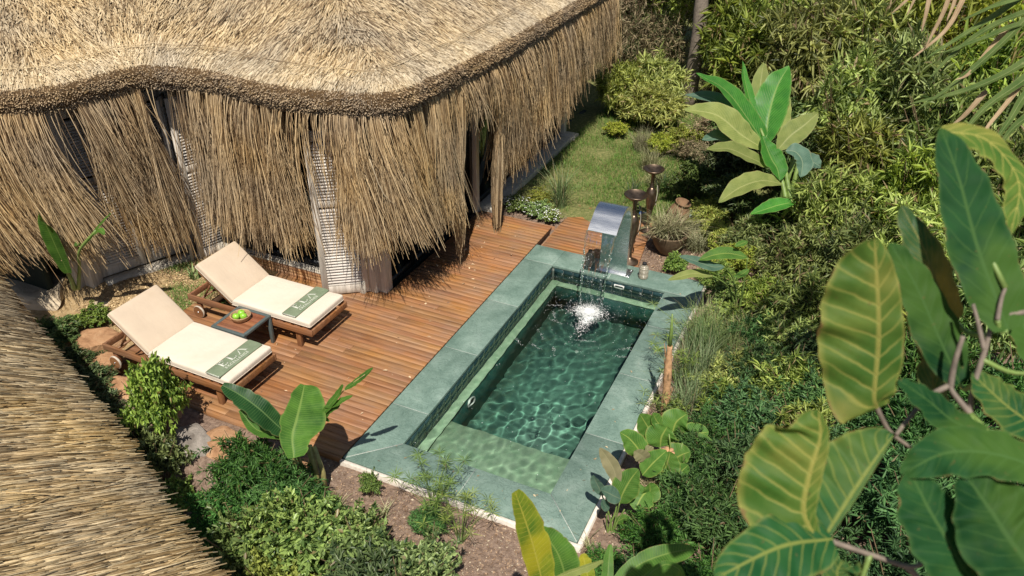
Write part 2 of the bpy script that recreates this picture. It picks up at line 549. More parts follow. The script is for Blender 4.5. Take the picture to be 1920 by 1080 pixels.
for i in range(4):
    a, b = ys2[i], ys2[i + 1]
    if i == 0: slab([(IX1, IY0 + .003), (PX, 0.008), (PX, b - g), (IX1, b - g)])
    else: slab([(IX1, a + g), (PX, a + g), (PX, b - g), (IX1, b - g)])
slab([(0.012, 0), (1.33 - g, 0), (1.33 - g, IY0), (IX0 + .004, IY0 - .001)])
slab([(1.33 + g, 0), (PX - 0.008, 0), (IX1 - .002, IY0), (1.33 + g, IY0)])
slab([(IX0 + g, IY1), (1.32 - g, IY1), (1.32 - g, PY), (IX0 + g, PY)])
slab([(1.32 + g, IY1), (PX, IY1 + g), (PX, PY), (1.32 + g, PY)])

# pale grout in the joints between the slabs
MAT_JOINT = mat_plain('pale_grout', (0.40, 0.44, 0.40), 0.9, 0, 0.3, 60)
mb = MB()
def joint(x0, y0, x1, y1, w=0.0042):
    d = Vector((x1 - x0, y1 - y0, 0)); n_ = Vector((-d.y, d.x, 0)).normalized() * w / 2 * 2
    mb.prism([(x0 - n_.x, y0 - n_.y), (x1 - n_.x, y1 - n_.y), (x1 + n_.x, y1 + n_.y), (x0 + n_.x, y0 + n_.y)], ZB + 0.001, -0.0012)
for y in ys[1:4]: joint(0.004, y, IX0 - 0.004, y)
for y in ys2[1:4]: joint(IX1 + 0.004, y, PX - 0.004, y)
joint(0.008, IY1, IX0 - 0.004, IY1); joint(IX1 + 0.004, IY1, PX - 0.004, IY1)
joint(1.33, 0.004, 1.33, IY0 - 0.004); joint(1.32, IY1 + 0.004, 1.32, PY - 0.004)
joint(0.012, 0.008, IX0 - 0.006, IY0 - 0.006, 0.006); joint(PX - 0.012, 0.010, IX1 + 0.006, IY0 - 0.006)
obj('joint', mb.mesh('joint', MAT_JOINT), pool, kind='stuff')

# masonry under the coping, with the cream edge showing on the garden sides
mb = MB()
mb.box((-0.012, -0.045, -0.32), (PX + 0.045, 0.0 - 0.002, -0.012))
mb.box((PX + 0.002, -0.002, -0.32), (PX + 0.045, PY, -0.012))
o = obj('edge_strip', bevel(mb.mesh('edge_strip', MAT_CREAM), 0.006, 1), pool)
BD = -1.12
mb = MB()
mb.box((0.012, 0.012, BD), (IX0 - 0.014, PY - 0.01, ZB - 0.002))
mb.box((IX1 + 0.014, 0.012, BD), (PX - 0.01, PY - 0.01, ZB - 0.002))
mb.box((IX0 - 0.012, 0.012, BD), (IX1 + 0.012, IY0 - 0.014, ZB - 0.003))
mb.box((IX0 - 0.012, IY1 + 0.014, BD), (IX1 + 0.012, PY - 0.01, ZB - 0.003))
wall = obj('pool_wall', mb.mesh('pool_wall', MAT_GROUT), pool)
# tiles on the left and far walls
TS = 0.150
def tile_mesh(axis):
    mb = MB()
    if axis == 0: mb.box((-0.012, 0.0035, 0.0035), (0, TS - 0.0035, TS - 0.0035))
    else: mb.box((0.0035, 0, 0.0035), (TS - 0.0035, 0.012, TS - 0.0035))
    return bevel(mb.mesh('tile', MAT_TILE), 0.002, 1)
tA, tB = tile_mesh(0), tile_mesh(1)
tiles = []
for k in range(3):
    z = ZB - 0.006 - (k + 1) * TS
    for j in range(28): tiles.append(obj('tile', tA, pool, (IX0 - 0.0005, IY0 + 0.005 + j * TS, z)))
    for j in range(11): tiles.append(obj('tile', tB, pool, (IX0 + 0.02 + j * TS, IY1 + 0.0005, z)))
# bench, step and floor
BZ, SZ = -0.395, -0.45
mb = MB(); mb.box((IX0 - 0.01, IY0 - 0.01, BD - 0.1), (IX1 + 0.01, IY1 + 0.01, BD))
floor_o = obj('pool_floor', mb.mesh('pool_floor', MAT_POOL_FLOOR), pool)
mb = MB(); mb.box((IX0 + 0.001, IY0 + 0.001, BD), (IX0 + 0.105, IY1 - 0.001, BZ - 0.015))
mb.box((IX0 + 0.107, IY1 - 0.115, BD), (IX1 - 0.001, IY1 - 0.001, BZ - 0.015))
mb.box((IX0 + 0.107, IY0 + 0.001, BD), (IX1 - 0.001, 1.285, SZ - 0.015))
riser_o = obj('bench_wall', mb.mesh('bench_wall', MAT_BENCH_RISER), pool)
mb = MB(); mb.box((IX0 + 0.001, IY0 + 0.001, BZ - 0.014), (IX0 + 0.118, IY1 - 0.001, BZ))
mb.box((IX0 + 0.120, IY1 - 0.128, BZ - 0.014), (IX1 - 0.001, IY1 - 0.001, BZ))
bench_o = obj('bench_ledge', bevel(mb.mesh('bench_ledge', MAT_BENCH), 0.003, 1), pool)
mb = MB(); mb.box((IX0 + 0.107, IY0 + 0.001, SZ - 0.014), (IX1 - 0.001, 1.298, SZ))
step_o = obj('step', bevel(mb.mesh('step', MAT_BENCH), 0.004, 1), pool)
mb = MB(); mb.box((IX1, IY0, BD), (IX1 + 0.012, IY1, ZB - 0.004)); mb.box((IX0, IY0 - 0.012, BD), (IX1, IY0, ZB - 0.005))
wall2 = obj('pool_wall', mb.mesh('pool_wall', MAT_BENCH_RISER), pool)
# light ring on the bench wall, skimmer inlet on the far wall
mb = MB()
th = np.linspace(0, 2 * np.pi, 25)
mb.tube([(IX0 + 0.116, 1.80 + 0.085 * math.cos(a), -0.60 + 0.085 * math.sin(a)) for a in th], 0.012, 6, False)
lr = obj('pool_light', mb.mesh('pool_light', MAT_PLASTIC, True), pool)
mb = MB()
x0, x1, z0, z1, yf = 1.42, 1.57, -0.165, -0.07, IY1 - 0.014
mb.box((x0, yf, z0), (x0 + 0.018, yf + 0.013, z1)); mb.box((x1 - 0.018, yf, z0), (x1, yf + 0.013, z1))
mb.box((x0 + .018, yf, z1 - 0.018), (x1 - .018, yf + 0.013, z1)); mb.box((x0 + .018, yf, z0), (x1 - .018, yf + 0.013, z0 + 0.035))
sk = obj('inlet_frame', bevel(mb.mesh('inlet_frame', MAT_PLASTIC), 0.002, 1), pool)

# water
def water_h(x, y):
    h = np.zeros_like(x)
    r = np.random.default_rng(5)
    near = 0.40 + 0.60 * sstep(3.0 - y, 0.0, 1.6)
    for i in range(40):
        lam = r.uniform(0.08, 0.26); k = 2 * np.pi / lam; a = r.uniform(0, 2 * np.pi); ph = r.uniform(0, 6.28)
        w = 0.15 * vnoise(np.stack([x, y, 0 * x], -1), 1.5, i)
        h = h + 0.00052 * (lam / 0.25) ** 1.2 * np.sin(k * ((x + w) * np.cos(a) + (y + w) * np.sin(a)) + ph)
    blot = 0.5 + 0.5 * vnoise(np.stack([x, y, 0 * x], -1), 1.1, 60)
    h = h * near * (0.35 + 0.95 * blot)
    for i in range(7):
        lam = r.uniform(0.5, 0.9); k = 2 * np.pi / lam; a = r.uniform(0, 2 * np.pi); h = h + 0.0010 * np.sin(k * (x * np.cos(a) + y * np.sin(a)) + r.uniform(0, 6.28))
    d = np.hypot(x - 1.33, y - 3.90)
    h = h * (0.45 + 0.55 * sstep(d, 0.2, 1.3)) + 0.0016 * np.exp(-d / 0.6) * np.sin(2 * np.pi * d / 0.16) * np.exp(-((0.10 / (d + 0.02)) ** 2)) + 0.0015 * np.exp(-d / 0.9) * vnoise(np.stack([x, y, 0 * x], -1), 12, 40)
    return h
wx = np.linspace(IX0 - 0.004, IX1 + 0.004, 240); wy = np.linspace(IY0 - 0.004, IY1 + 0.004, 560)
WX, WY = np.meshgrid(wx, wy)
WV = np.stack([WX, WY, WATER_Z + water_h(WX, WY)], -1).reshape(-1, 3)
widx = np.arange(WX.size).reshape(WX.shape)
WF = np.stack([widx[:-1, :-1], widx[:-1, 1:], widx[1:, 1:], widx[1:, :-1]], -1).reshape(-1, 4)
t = NT('pool_water')
gl = t.new('ShaderNodeBsdfGlass'); gl.inputs['Color'].default_value = (0.90, 0.985, 0.95, 1); gl.inputs['Roughness'].default_value = 0.0; gl.inputs['IOR'].default_value = 1.33
t.L(gl.outputs[0], t.out.inputs[0])
MAT_WATER = t.m
water = obj('water', mesh_np('water', WV, WF, MAT_WATER, True))
tag(water, 'clear rippling green water filling the pool', None, None, 'structure')
water.cycles.is_caustics_caster = True
for o in [floor_o, riser_o, bench_o, step_o, wall, wall2, lr, sk] + tiles:
    o.cycles.is_caustics_receiver = True

# ------------------------------------------------------------------ thatched house
MAT_THATCH = mat_reed('roof_reed', (0.17, 0.11, 0.056), (0.42, 0.31, 0.172), (0.58, 0.465, 0.295))
MAT_THATCH_PALE = mat_reed('pale_reed', (0.30, 0.22, 0.125), (0.50, 0.395, 0.25), (0.63, 0.525, 0.36))
MAT_CUT = mat_reed('cut_reed_ends', (0.085, 0.052, 0.026), (0.27, 0.18, 0.095), (0.44, 0.325, 0.19))
MAT_FRINGE = mat_reed('hanging_reed', (0.12, 0.068, 0.030), (0.40, 0.268, 0.130), (0.60, 0.445, 0.25))
MAT_STRAW_BASE = mat_plain('straw_bed', (0.17, 0.115, 0.055), 0.9, 0, 0.4, 40, 0.6, 0.2, 'Position')
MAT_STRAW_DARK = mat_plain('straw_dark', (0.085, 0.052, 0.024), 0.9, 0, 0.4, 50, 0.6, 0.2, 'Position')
MAT_GREYWOOD = mat_wood('weathered_wood', (0.38, 0.34, 0.29), (0.60, 0.55, 0.48), (0.76, 0.70, 0.63), 2, 0.75, 'Object', True, 0.25, 0.4)
MAT_GREYWOOD_H = mat_wood('weathered_slat', (0.52, 0.48, 0.43), (0.70, 0.65, 0.59), (0.80, 0.75, 0.69), 0, 0.75, 'Object', True, 0.25, 0.2)
MAT_SUNLITPOST = mat_wood('sunlit_post_wood', (0.52, 0.47, 0.40), (0.68, 0.62, 0.54), (0.78, 0.72, 0.64), 2, 0.75, 'Object', True, 0.25, 0.3)  # weathered wood lightened: sunlight on the side posts is put into the colour
MAT_DARKFRAME = mat_plain('dark_metal_frame', (0.02, 0.022, 0.025), 0.45, 0.4)
MAT_INSIDE = mat_plain('unlit_interior', (0.02, 0.035, 0.03), 0.9)  # near-black walls: the dimness of the rooms is put into the colour
MAT_SILL = mat_plain('sill_concrete', (0.52, 0.475, 0.40), 0.9, 0, 0.2, 25, 0.5, 0.2, 'Position')
MAT_PLINTH = mat_wood('plinth_wood', (0.25, 0.13, 0.06), (0.42, 0.235, 0.115), (0.52, 0.32, 0.17), 0, 0.7)
MAT_IRON = mat_plain('iron', (0.03, 0.03, 0.03), 0.5, 0.8)
t = NT('window_glass')
gl = t.new('ShaderNodeBsdfGlossy'); gl.inputs['Roughness'].default_value = 0.02; gl.inputs['Color'].default_value = (0.9, 1, 0.97, 1)
tr = t.new('ShaderNodeBsdfTransparent'); tr.inputs[0].default_value = (0.30, 0.48, 0.42, 1)
lw = t.new('ShaderNodeFresnel'); lw.inputs[0].default_value = 1.6
mx = t.new('ShaderNodeMixShader'); t.L(t.math('ADD', lw.outputs[0], 0.06), mx.inputs[0]); t.L(tr.outputs[0], mx.inputs[1]); t.L(gl.outputs[0], mx.inputs[2]); t.L(mx.outputs[0], t.out.inputs[0])
MAT_GLASS = t.m

house = thing('thatched_house', 'large reed thatched house with hanging reed fringe beside the deck', 'house', (0, 0, 0))
EZ = 2.75
EAVE = [(-6.6, -0.7), (-5.5, 0.05), (-4.77, .65), (-4.34, 1.10), (-4.20, 1.65), (-4.02, 2.14), (-3.20, 2.32), (-2.29, 2.24), (-1.58, 2.29), (-1.0, 2.46), (-.74, 2.72),
        (-.66, 3.2), (-.62, 3.95), (-.57, 5.42), (-.60, 8.07), (-.62, 9.6), (-.9, 11.0), (-2.2, 11.9), (-5, 12.2)]
EC = catmull(np.array([(x, y, 0) for x, y in EAVE]), 1400)[:, :2]
ED = np.concatenate([[0], np.cumsum(np.linalg.norm(np.diff(EC, axis=0), axis=1))])
ELEN = ED[-1]
def eave_at(s):
    x = np.interp(s, ED, EC[:, 0]); y = np.interp(s, ED, EC[:, 1])
    e = 0.06
    tx = np.interp(s + e, ED, EC[:, 0]) - np.interp(s - e, ED, EC[:, 0]); ty = np.interp(s + e, ED, EC[:, 1]) - np.interp(s - e, ED, EC[:, 1])
    l = np.hypot(tx, ty) + 1e-9; tx /= l; ty /= l
    return np.stack([x, y], -1), np.stack([-ty, tx], -1), np.stack([tx, ty], -1)     # point, inward normal, tangent
def s_of(x, y):
    return ED[np.argmin(np.hypot(EC[:, 0] - x, EC[:, 1] - y))]

# roof as a height field over the distance from the eave
H0 = 0.05
hx = np.arange(-9.0, 0.5, H0); hy = np.arange(-2.0, 13.5, H0)
HX, HY = np.meshgrid(hx, hy)
def signed(P):
    out = np.empty(len(P)); E = EC[::4]
    tan = np.gradient(E, axis=0)
    for a in range(0, len(P), 4000):
        Q = P[a:a + 4000]
        dd = ((Q[:, None] - E[None]) ** 2).sum(-1); k = dd.argmin(1)
        d = np.sqrt(dd[np.arange(len(Q)), k]); v = Q - E[k]; tt = tan[k]
        out[a:a + 4000] = np.where(tt[:, 0] * v[:, 1] - tt[:, 1] * v[:, 0] > 0, d, -d)
    return out
HD = signed(np.stack([HX, HY], -1).reshape(-1, 2)).reshape(HX.shape)
def blur(A, sig):
    r = int(sig * 3 / H0); k = np.exp(-0.5 * (np.arange(-r, r + 1) * H0 / sig) ** 2); k /= k.sum()
    for ax in (0, 1):
        p = [(0, 0), (0, 0)]; p[ax] = (r, r)
        B = np.pad(A, p, mode='edge')
        A = sum(k[i] * np.take(B, np.arange(i, i + A.shape[ax]), axis=ax) for i in range(2 * r + 1))
    return A
HDs = blur(np.maximum(HD, -0.5), 0.30)
wgt = sstep(HD, 0.15, 0.9)
HDm = HD * (1 - wgt) + HDs * wgt
def prof(d):
    return np.interp(d, [-0.06, 0.0, 0.06, 0.18, 0.36, 5.0], [0.15, 0.245, 0.30, 0.375, 0.44, 0.44 + 4.64 * 0.64])
HZ = EZ + prof(HDm) + 0.03 * vnoise(np.stack([HX, HY, 0 * HX], -1), 1.6, 3) * sstep(HD, 0.1, 0.6)
def samp(A, x, y):
    fx = np.clip((x - hx[0]) / H0, 0, len(hx) - 1.001); fy = np.clip((y - hy[0]) / H0, 0, len(hy) - 1.001)
    i = fx.astype(int); j = fy.astype(int); a = fx - i; b = fy - j
    return (A[j, i] * (1 - a) + A[j, i + 1] * a) * (1 - b) + (A[j + 1, i] * (1 - a) + A[j + 1, i + 1] * a) * b
GDX = np.gradient(HDm, H0, axis=1); GDY = np.gradient(HDm, H0, axis=0)
GHX = np.gradient(HZ, H0, axis=1); GHY = np.gradient(HZ, H0, axis=0)

def tents(Pts, W, Nrm, ridge=0.6):
    """reeds: Pts (n,k,3) centre lines, W (n,k) half widths, Nrm (n,3) outward; three verts per section"""
    n, k, _ = Pts.shape
    T = np.gradient(Pts, axis=1); T /= np.linalg.norm(T, axis=2, keepdims=True) + 1e-9
    S = np.cross(T, Nrm[:, None]); S /= np.linalg.norm(S, axis=2, keepdims=True) + 1e-9
    U = np.cross(S, T)
    V = np.stack([Pts - S * W[..., None], Pts + U * (W * ridge * 2)[..., None], Pts + S * W[..., None]], 2)   # n,k,3,3
    base = (np.arange(n) * k * 3)[:, None, None] + (np.arange(k - 1) * 3)[None, :, None]
    q = np.array([[0, 1, 4, 3], [1, 2, 5, 4]])
    F = base[..., None] + q[None, None]
    return V.reshape(-1, 3), F.reshape(-1, 4)

# bed under the reeds
keep = (HD > -0.06) & (HD < 4.6)
hidx = np.arange(HX.size).reshape(HX.shape)
cell = keep[:-1, :-1] & keep[:-1, 1:] & keep[1:, 1:] & keep[1:, :-1]
RF = np.stack([hidx[:-1, :-1], hidx[:-1, 1:], hidx[1:, 1:], hidx[1:, :-1]], -1)[cell]
RV = np.stack([HX, HY, HZ - 0.035], -1).reshape(-1, 3)
used = np.unique(RF); remap = np.zeros(len(RV), int); remap[used] = np.arange(len(used))
bed = obj('roof_bed', mesh_np('roof_bed', RV[used], remap[RF], MAT_STRAW_BASE, True), house)
bed.data.update()

def roof_reeds(n, dlo, dhi, Lr, wr, lift, jit, mat, name, seed):
    r = np.random.default_rng(seed)
    c = r.choice(np.flatnonzero(((HD > dlo) & (HD < dhi) & (HX > -8.2)).ravel()), n)
    x = HX.ravel()[c] + r.uniform(-H0, H0, n) / 2; y = HY.ravel()[c] + r.uniform(-H0, H0, n) / 2
    gx_, gy_ = samp(GDX, x, y), samp(GDY, x, y); l = np.hypot(gx_, gy_) + 1e-6; gx_, gy_ = gx_ / l, gy_ / l
    a = r.normal(0, jit, n) + 0.25 * vnoise(np.stack([x, y, 0 * x], -1), 2.3, 9)
    dx = -(gx_ * np.cos(a) - gy_ * np.sin(a)); dy = -(gx_ * np.sin(a) + gy_ * np.cos(a))
    L = r.uniform(*Lr, n)
    sh = np.maximum(0, 0.012 - (samp(HDm, x, y) - L * 0.43)); x = x + gx_ * sh; y = y + gy_ * sh      # tips stop at the eave
    f = np.array([0.0, 1.0])
    off = r.uniform(-0.028, 0.006, n)
    pts = np.empty((n, 2, 3))
    for i, u in enumerate(f):
        X = x + dx * L * (u - 0.5) * 0.86; Y = y + dy * L * (u - 0.5) * 0.86
        pts[:, i, 0] = X; pts[:, i, 1] = Y
        pts[:, i, 2] = samp(HZ, X, Y) + off + (lift * r.uniform(0.2, 1.6, n) if u > 0.5 else -0.012)
    nrm = np.stack([-samp(GHX, x, y), -samp(GHY, x, y), np.ones(n)], -1) + r.normal(0, 0.18, (n, 3))
    w = r.uniform(*wr, n) / 2
    V, F = tents(pts, np.stack([w, w * 0.9], 1), nrm)
    o = obj(name, mesh_np(name, V, F, mat), house, kind='stuff')
    return o
roof_reeds(88000, 0.30, 3.1, (0.10, 0.27), (0.008, 0.015), 0.014, 0.20, MAT_THATCH, 'roof_thatch', 1)
roof_reeds(5000, 0.40, 3.0, (0.18, 0.4), (0.007, 0.012), 0.03, 0.5, MAT_THATCH, 'loose_reeds', 2)
# smooth pale course along the eave
roof_reeds(26000, 0.03, 0.42, (0.12, 0.30), (0.007, 0.013), 0.005, 0.22, MAT_THATCH_PALE, 'eave_course', 3)
# long binding rods that run along the top of the pale course
r = np.random.default_rng(4)
n = 70; s0 = r.uniform(1.2, ELEN - 1.5, n); d0 = r.normal(0.31, 0.02, n); L = r.uniform(0.6, 1.5, n)
pts = np.empty((n, 6, 3))
for i in range(6):
    P, N_, T_ = eave_at(s0 + L * i / 5)
    dd = d0 + 0.012 * np.sin(i * 1.3 + s0 * 7)
    q = P + N_ * dd[:, None]
    pts[:, i, :2] = q; pts[:, i, 2] = samp(HZ, q[:, 0], q[:, 1]) + 0.012 + r.uniform(0, 0.012, n)
V, F = tents(pts, np.full((n, 6), 0.0035), np.tile([0, -0.3, 1.0], (n, 1)))
obj('binding_rod', mesh_np('binding_rod', V, F, MAT_THATCH), house, kind='stuff')
# thick cut edge of the eave: backing band and the reed butts that fill it
ss = np.linspace(0.3, ELEN - 0.3, 500)
P, N_, T_ = eave_at(ss)
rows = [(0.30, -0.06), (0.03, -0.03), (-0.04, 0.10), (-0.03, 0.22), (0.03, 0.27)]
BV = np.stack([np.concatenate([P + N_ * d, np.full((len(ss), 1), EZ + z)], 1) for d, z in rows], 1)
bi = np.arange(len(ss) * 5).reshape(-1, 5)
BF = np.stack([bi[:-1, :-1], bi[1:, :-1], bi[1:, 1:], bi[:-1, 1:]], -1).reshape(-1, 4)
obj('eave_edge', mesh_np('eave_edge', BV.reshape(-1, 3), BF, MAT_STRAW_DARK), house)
n = 36000
s0 = r.uniform(0.3, ELEN - 0.3, n); z0 = r.uniform(-0.05, 0.265, n)
P, N_, T_ = eave_at(s0)
dd = np.interp(z0, [-0.06, -0.03, 0.10, 0.22, 0.265], [0.08, 0.02, -0.04, -0.03, 0.02])
out = r.uniform(-0.004, 0.024, n) + 0.015 * vnoise(np.stack([s0, z0 * 3, 0 * s0], -1), 5, 2)
A = np.concatenate([P + N_ * (dd + 0.05)[:, None], (EZ + z0 + 0.012)[:, None]], 1)
B = np.concatenate([P + N_ * (dd - out)[:, None] + T_ * r.normal(0, 0.008, n)[:, None], (EZ + z0 - 0.006 + r.normal(0, 0.006, n))[:, None]], 1)
w = r.uniform(0.008, 0.015, n) / 2
V, F = tents(np.stack([A, B], 1), np.stack([w, w], 1), np.concatenate([-N_ * 0.4, np.ones((n, 1))], 1) + r.normal(0, 0.4, (n, 3)))
# a small cap closes each butt
k6 = np.arange(n) * 6
F3 = np.stack([k6 + 3, k6 + 4, k6 + 5], -1)
obj('reed_butts', mesh_np('reed_butts', V, [F, F3], MAT_CUT), house, kind='stuff')

# hanging fringe
def fringe(n, seed, name, slo, shi, dmean, dsp, zend, tilt, clump=0.10, w=(0.005, 0.011), kk=8, splay=0.5, bow=0.05, gaps=()):
    r = np.random.default_rng(seed)
    nc = max(3, int((shi - slo) / clump))
    cs = np.sort(r.uniform(slo, shi, nc))
    cl = r.normal(0, 1, nc); co_ = r.normal(0, 1, nc); cz = r.normal(0, 1, nc)
    ci = r.integers(0, nc, n)
    s = cs[ci] + r.normal(0, clump * 0.42, n)
    s = np.clip(s, slo, shi)
    keep_ = np.ones(n, bool)
    for g0, gw, gk in gaps: keep_ &= (np.abs(s - g0) > gw * (0.8 + 0.4 * r.uniform(0, 1, n))) | (r.uniform(0, 1, n) < gk)
    s = s[keep_]; ci = ci[keep_]; n = len(s)
    P, N_, T_ = eave_at(s)
    d = np.abs(r.normal(dmean, dsp, n))
    ze = np.interp(s, zend[0], zend[1]) + 0.10 * cz[ci] + r.normal(0, 0.11, n)
    ok = r.uniform(0, 1, n) < 0.38
    ze = np.where(ok, ze + r.uniform(0, 1.0, n) ** 1.4 * 1.1, ze)
    Ltot = np.maximum(0.25, EZ - ze)
    tl = np.interp(s, tilt[0], tilt[1]) + 0.07 * cl[ci] + r.normal(0, 0.045, n)      # sideways drift per metre along the eave
    ou = np.interp(s, tilt[0], tilt[2]) + 0.05 * co_[ci] + r.normal(0, 0.05, n)      # outward drift per metre
    cv = r.normal(0, 0.075, n); cv2 = r.normal(0, 0.06, n)
    pts = np.empty((n, kk, 3))
    for i in range(kk):
        u = i / (kk - 1); q = u * Ltot
        along = tl * q * (0.45 + 0.55 * u) + cv * np.sin(u * 2.2) * q
        outw = ou * q * (0.8 - 0.3 * u) + bow * np.sin(u * math.pi * 0.85) + cv2 * u * u * q
        xy = P + N_ * (d - outw)[:, None] + T_ * along[:, None]
        pts[:, i, :2] = xy; pts[:, i, 2] = EZ + 0.02 - q * (1 - 0.10 * np.minimum(1, np.abs(tl) + np.abs(ou)))
    ww = r.uniform(*w, n)[:, None] / 2 * np.linspace(1.0, 0.62, kk)[None]
    nr = np.concatenate([-N_, np.full((n, 1), 0.25)], 1) + r.normal(0, 0.45, (n, 3))
    V, F = tents(pts, ww, nr)
    return obj(name, mesh_np(name, V, F, MAT_FRINGE), house, kind='stuff')
sA, sB, sC, sD, sE = s_of(-5.5, .05), s_of(-4.34, 1.1), s_of(-4.05, 2.12), s_of(-1.1, 2.4), s_of(-.66, 3.2)
sG = s_of(-2.02, 2.25)
s43, s50, s53, s60, s100 = s_of(-.61, 4.25), s_of(-.59, 5.0), s_of(-.58, 5.35), s_of(-.58, 5.75), s_of(-.66, 10.0)
# wing on the left: reeds splay to the right
fringe(480, 10, 'reed_fringe', s_of(-4.16, 1.78), sC - 0.10, 0.10, 0.08, ([sA, sC], [0.62, 0.62]), ([sA, sC], [0.02, 0.02], [0.02, 0.02]), 0.07)
fringe(3700, 11, 'reed_fringe', sA - 0.6, s_of(-4.22, 1.55), 0.10, 0.12, ([sA, sB, sC], [0.85, 0.95, 0.80]), ([sA, sB, sC], [0.26, 0.30, 0.10], [0.11, 0.09, 0.02]), 0.17, gaps=[(s_of(-4.30, 1.25), 0.05, 0.25)])
# front run
fringe(3900, 12, 'reed_fringe', s_of(-3.83, 2.2), sD, 0.14, 0.12, ([sC, sC + .7, sG - .1, sG + .25, sD - 0.3, sD], [0.80, 0.80, 0.82, 1.12, 1.05, 1.0]), ([sC, sG - 0.15, sG + 0.12, sD], [0.07, -0.02, 0.11, 0.10], [0.0, 0.0, 0.0, 0.02]), 0.11, gaps=[(sG, 0.11, 0.05), (s_of(-3.35, 2.3), 0.04, 0.06), (s_of(-3.72, 2.24), 0.17, 0.22), (s_of(-1.72, 2.27), 0.20, 0.65)])
fringe(3000, 13, 'reed_fringe', sD - 0.3, s43 - 0.62, 0.14, 0.12, ([sD, sE, s43], [1.0, 0.98, 0.95]), ([sD, sE, s43], [0.14, 0.08, 0.0], [0.02, 0.02, 0.02]), 0.11)
# side run, with the thin stretch where the door post shows
fringe(900, 14, 'reed_fringe', s43 - 0.6, s53, 0.14, 0.10, ([s43 - .6, s43 - .25, s50, s53], [1.8, 2.25, 2.35, 2.1]), ([s43, s53], [0.05, -0.02], [0.05, 0.10]), 0.10)
fringe(5600, 15, 'reed_fringe', s53 - 0.05, s100 + 1.6, 0.16, 0.10, ([s53, s60, s60 + 1, s60 + 2, s100], [1.1, 0.95, 1.15, 1.35, 1.6]), ([s53, s100], [0.02, 0.03], [0.02, 0.04]), 0.13)
# flyaway stalks near the eave
fringe(900, 16, 'loose_reeds', sA, s100, -0.02, 0.05, ([sA, s100], [1.95, 2.1]), ([sA, s100], [0.10, 0.10], [0.35, 0.35]), 0.3)
# tied tassels
def tassel(x, y, zt, zp, zb, n, seed, rr=0.11):
    r = np.random.default_rng(seed); kk = 8
    a = r.uniform(0, 6.28, n); q = np.sqrt(r.uniform(0, 1, n))
    pts = np.empty((n, kk, 3)); zz = zb + 0.1 + r.normal(0, 0.22, n)
    for i in range(kk):
        u = i / (kk - 1); z = zt + (zz - zt) * u
        rad = np.interp(z, [zb - .1, zb + 0.25, zp - 0.10, zp, zp + 0.12, zt], [0.06, 0.095, 0.055, 0.03, 0.06, rr])
        pts[:, i, 0] = x + q * rad * np.cos(a) + 0.02 * np.sin(u * 5); pts[:, i, 1] = y + q * rad * np.sin(a) * 1.2; pts[:, i, 2] = z
    w = r.uniform(0.006, 0.010, n)[:, None] / 2 * np.ones((1, kk))
    V, F = tents(pts, w, np.stack([np.cos(a), np.sin(a), 0 * a], -1) + r.normal(0, 0.3, (n, 3)))
    o = obj('tied_tassel', mesh_np('tied_tassel', V, F, MAT_FRINGE), house, kind='stuff')
tassel(-.70, 4.02, 2.78, 1.42, 0.50, 240, 21)
tassel(-.70, 5.24, 2.78, 1.75, 0.30, 220, 22)
# one long pale stalk caught across the fringe
mb = MB(); mb.tube(catmull([(-1.02, 2.40, 2.25), (-.86, 2.46, 1.75), (-.68, 2.9, 1.38), (-.60, 3.45, 1.26)], 12), 0.006, 5)
obj('loose_stalk', mb.mesh('loose_stalk', MAT_THATCH_PALE), house)

# walls, glazing, posts
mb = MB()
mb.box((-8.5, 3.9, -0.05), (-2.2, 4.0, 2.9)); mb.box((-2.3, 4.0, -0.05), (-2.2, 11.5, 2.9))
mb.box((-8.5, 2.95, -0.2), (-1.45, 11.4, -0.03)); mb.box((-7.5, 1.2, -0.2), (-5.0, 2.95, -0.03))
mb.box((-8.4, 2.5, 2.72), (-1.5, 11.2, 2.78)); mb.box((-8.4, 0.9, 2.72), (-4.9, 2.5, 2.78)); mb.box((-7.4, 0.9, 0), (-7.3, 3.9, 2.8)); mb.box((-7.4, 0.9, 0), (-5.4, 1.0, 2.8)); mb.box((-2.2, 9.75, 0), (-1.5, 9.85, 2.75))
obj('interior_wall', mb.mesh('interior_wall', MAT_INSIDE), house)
def post(x, y, w, z0, z1, lean=(0, 0), mat=None):
    mb = MB(); mb.box((-w / 2, -w / 2, 0), (w / 2, w / 2, z1 - z0))
    me = mb.mesh('post', mat or MAT_GREYWOOD); bevel(me, 0.008, 2)
    o = obj('post', me, house, (x, y, z0)); o.rotation_euler = (lean[0], lean[1], 0)
    return o
post(-1.385, 3.02, 0.16, 0.0, 2.74)
post(-1.50, 2.955, 0.14, 0.0, 2.74)
post(-1.365, 5.76, 0.11, 0.0, 2.74, (0, 0), MAT_SUNLITPOST)
post(-1.36, 9.66, 0.12, 0.02, 2.74, (0, 0), MAT_SUNLITPOST)
post(-4.50, 2.70, 0.13, 0.0, 2.72)
post(-5.02, 1.33, 0.17, 0.0, 2.70, (0, 0.03))
post(-5.18, 1.22, 0.15, 0.0, 2.70)
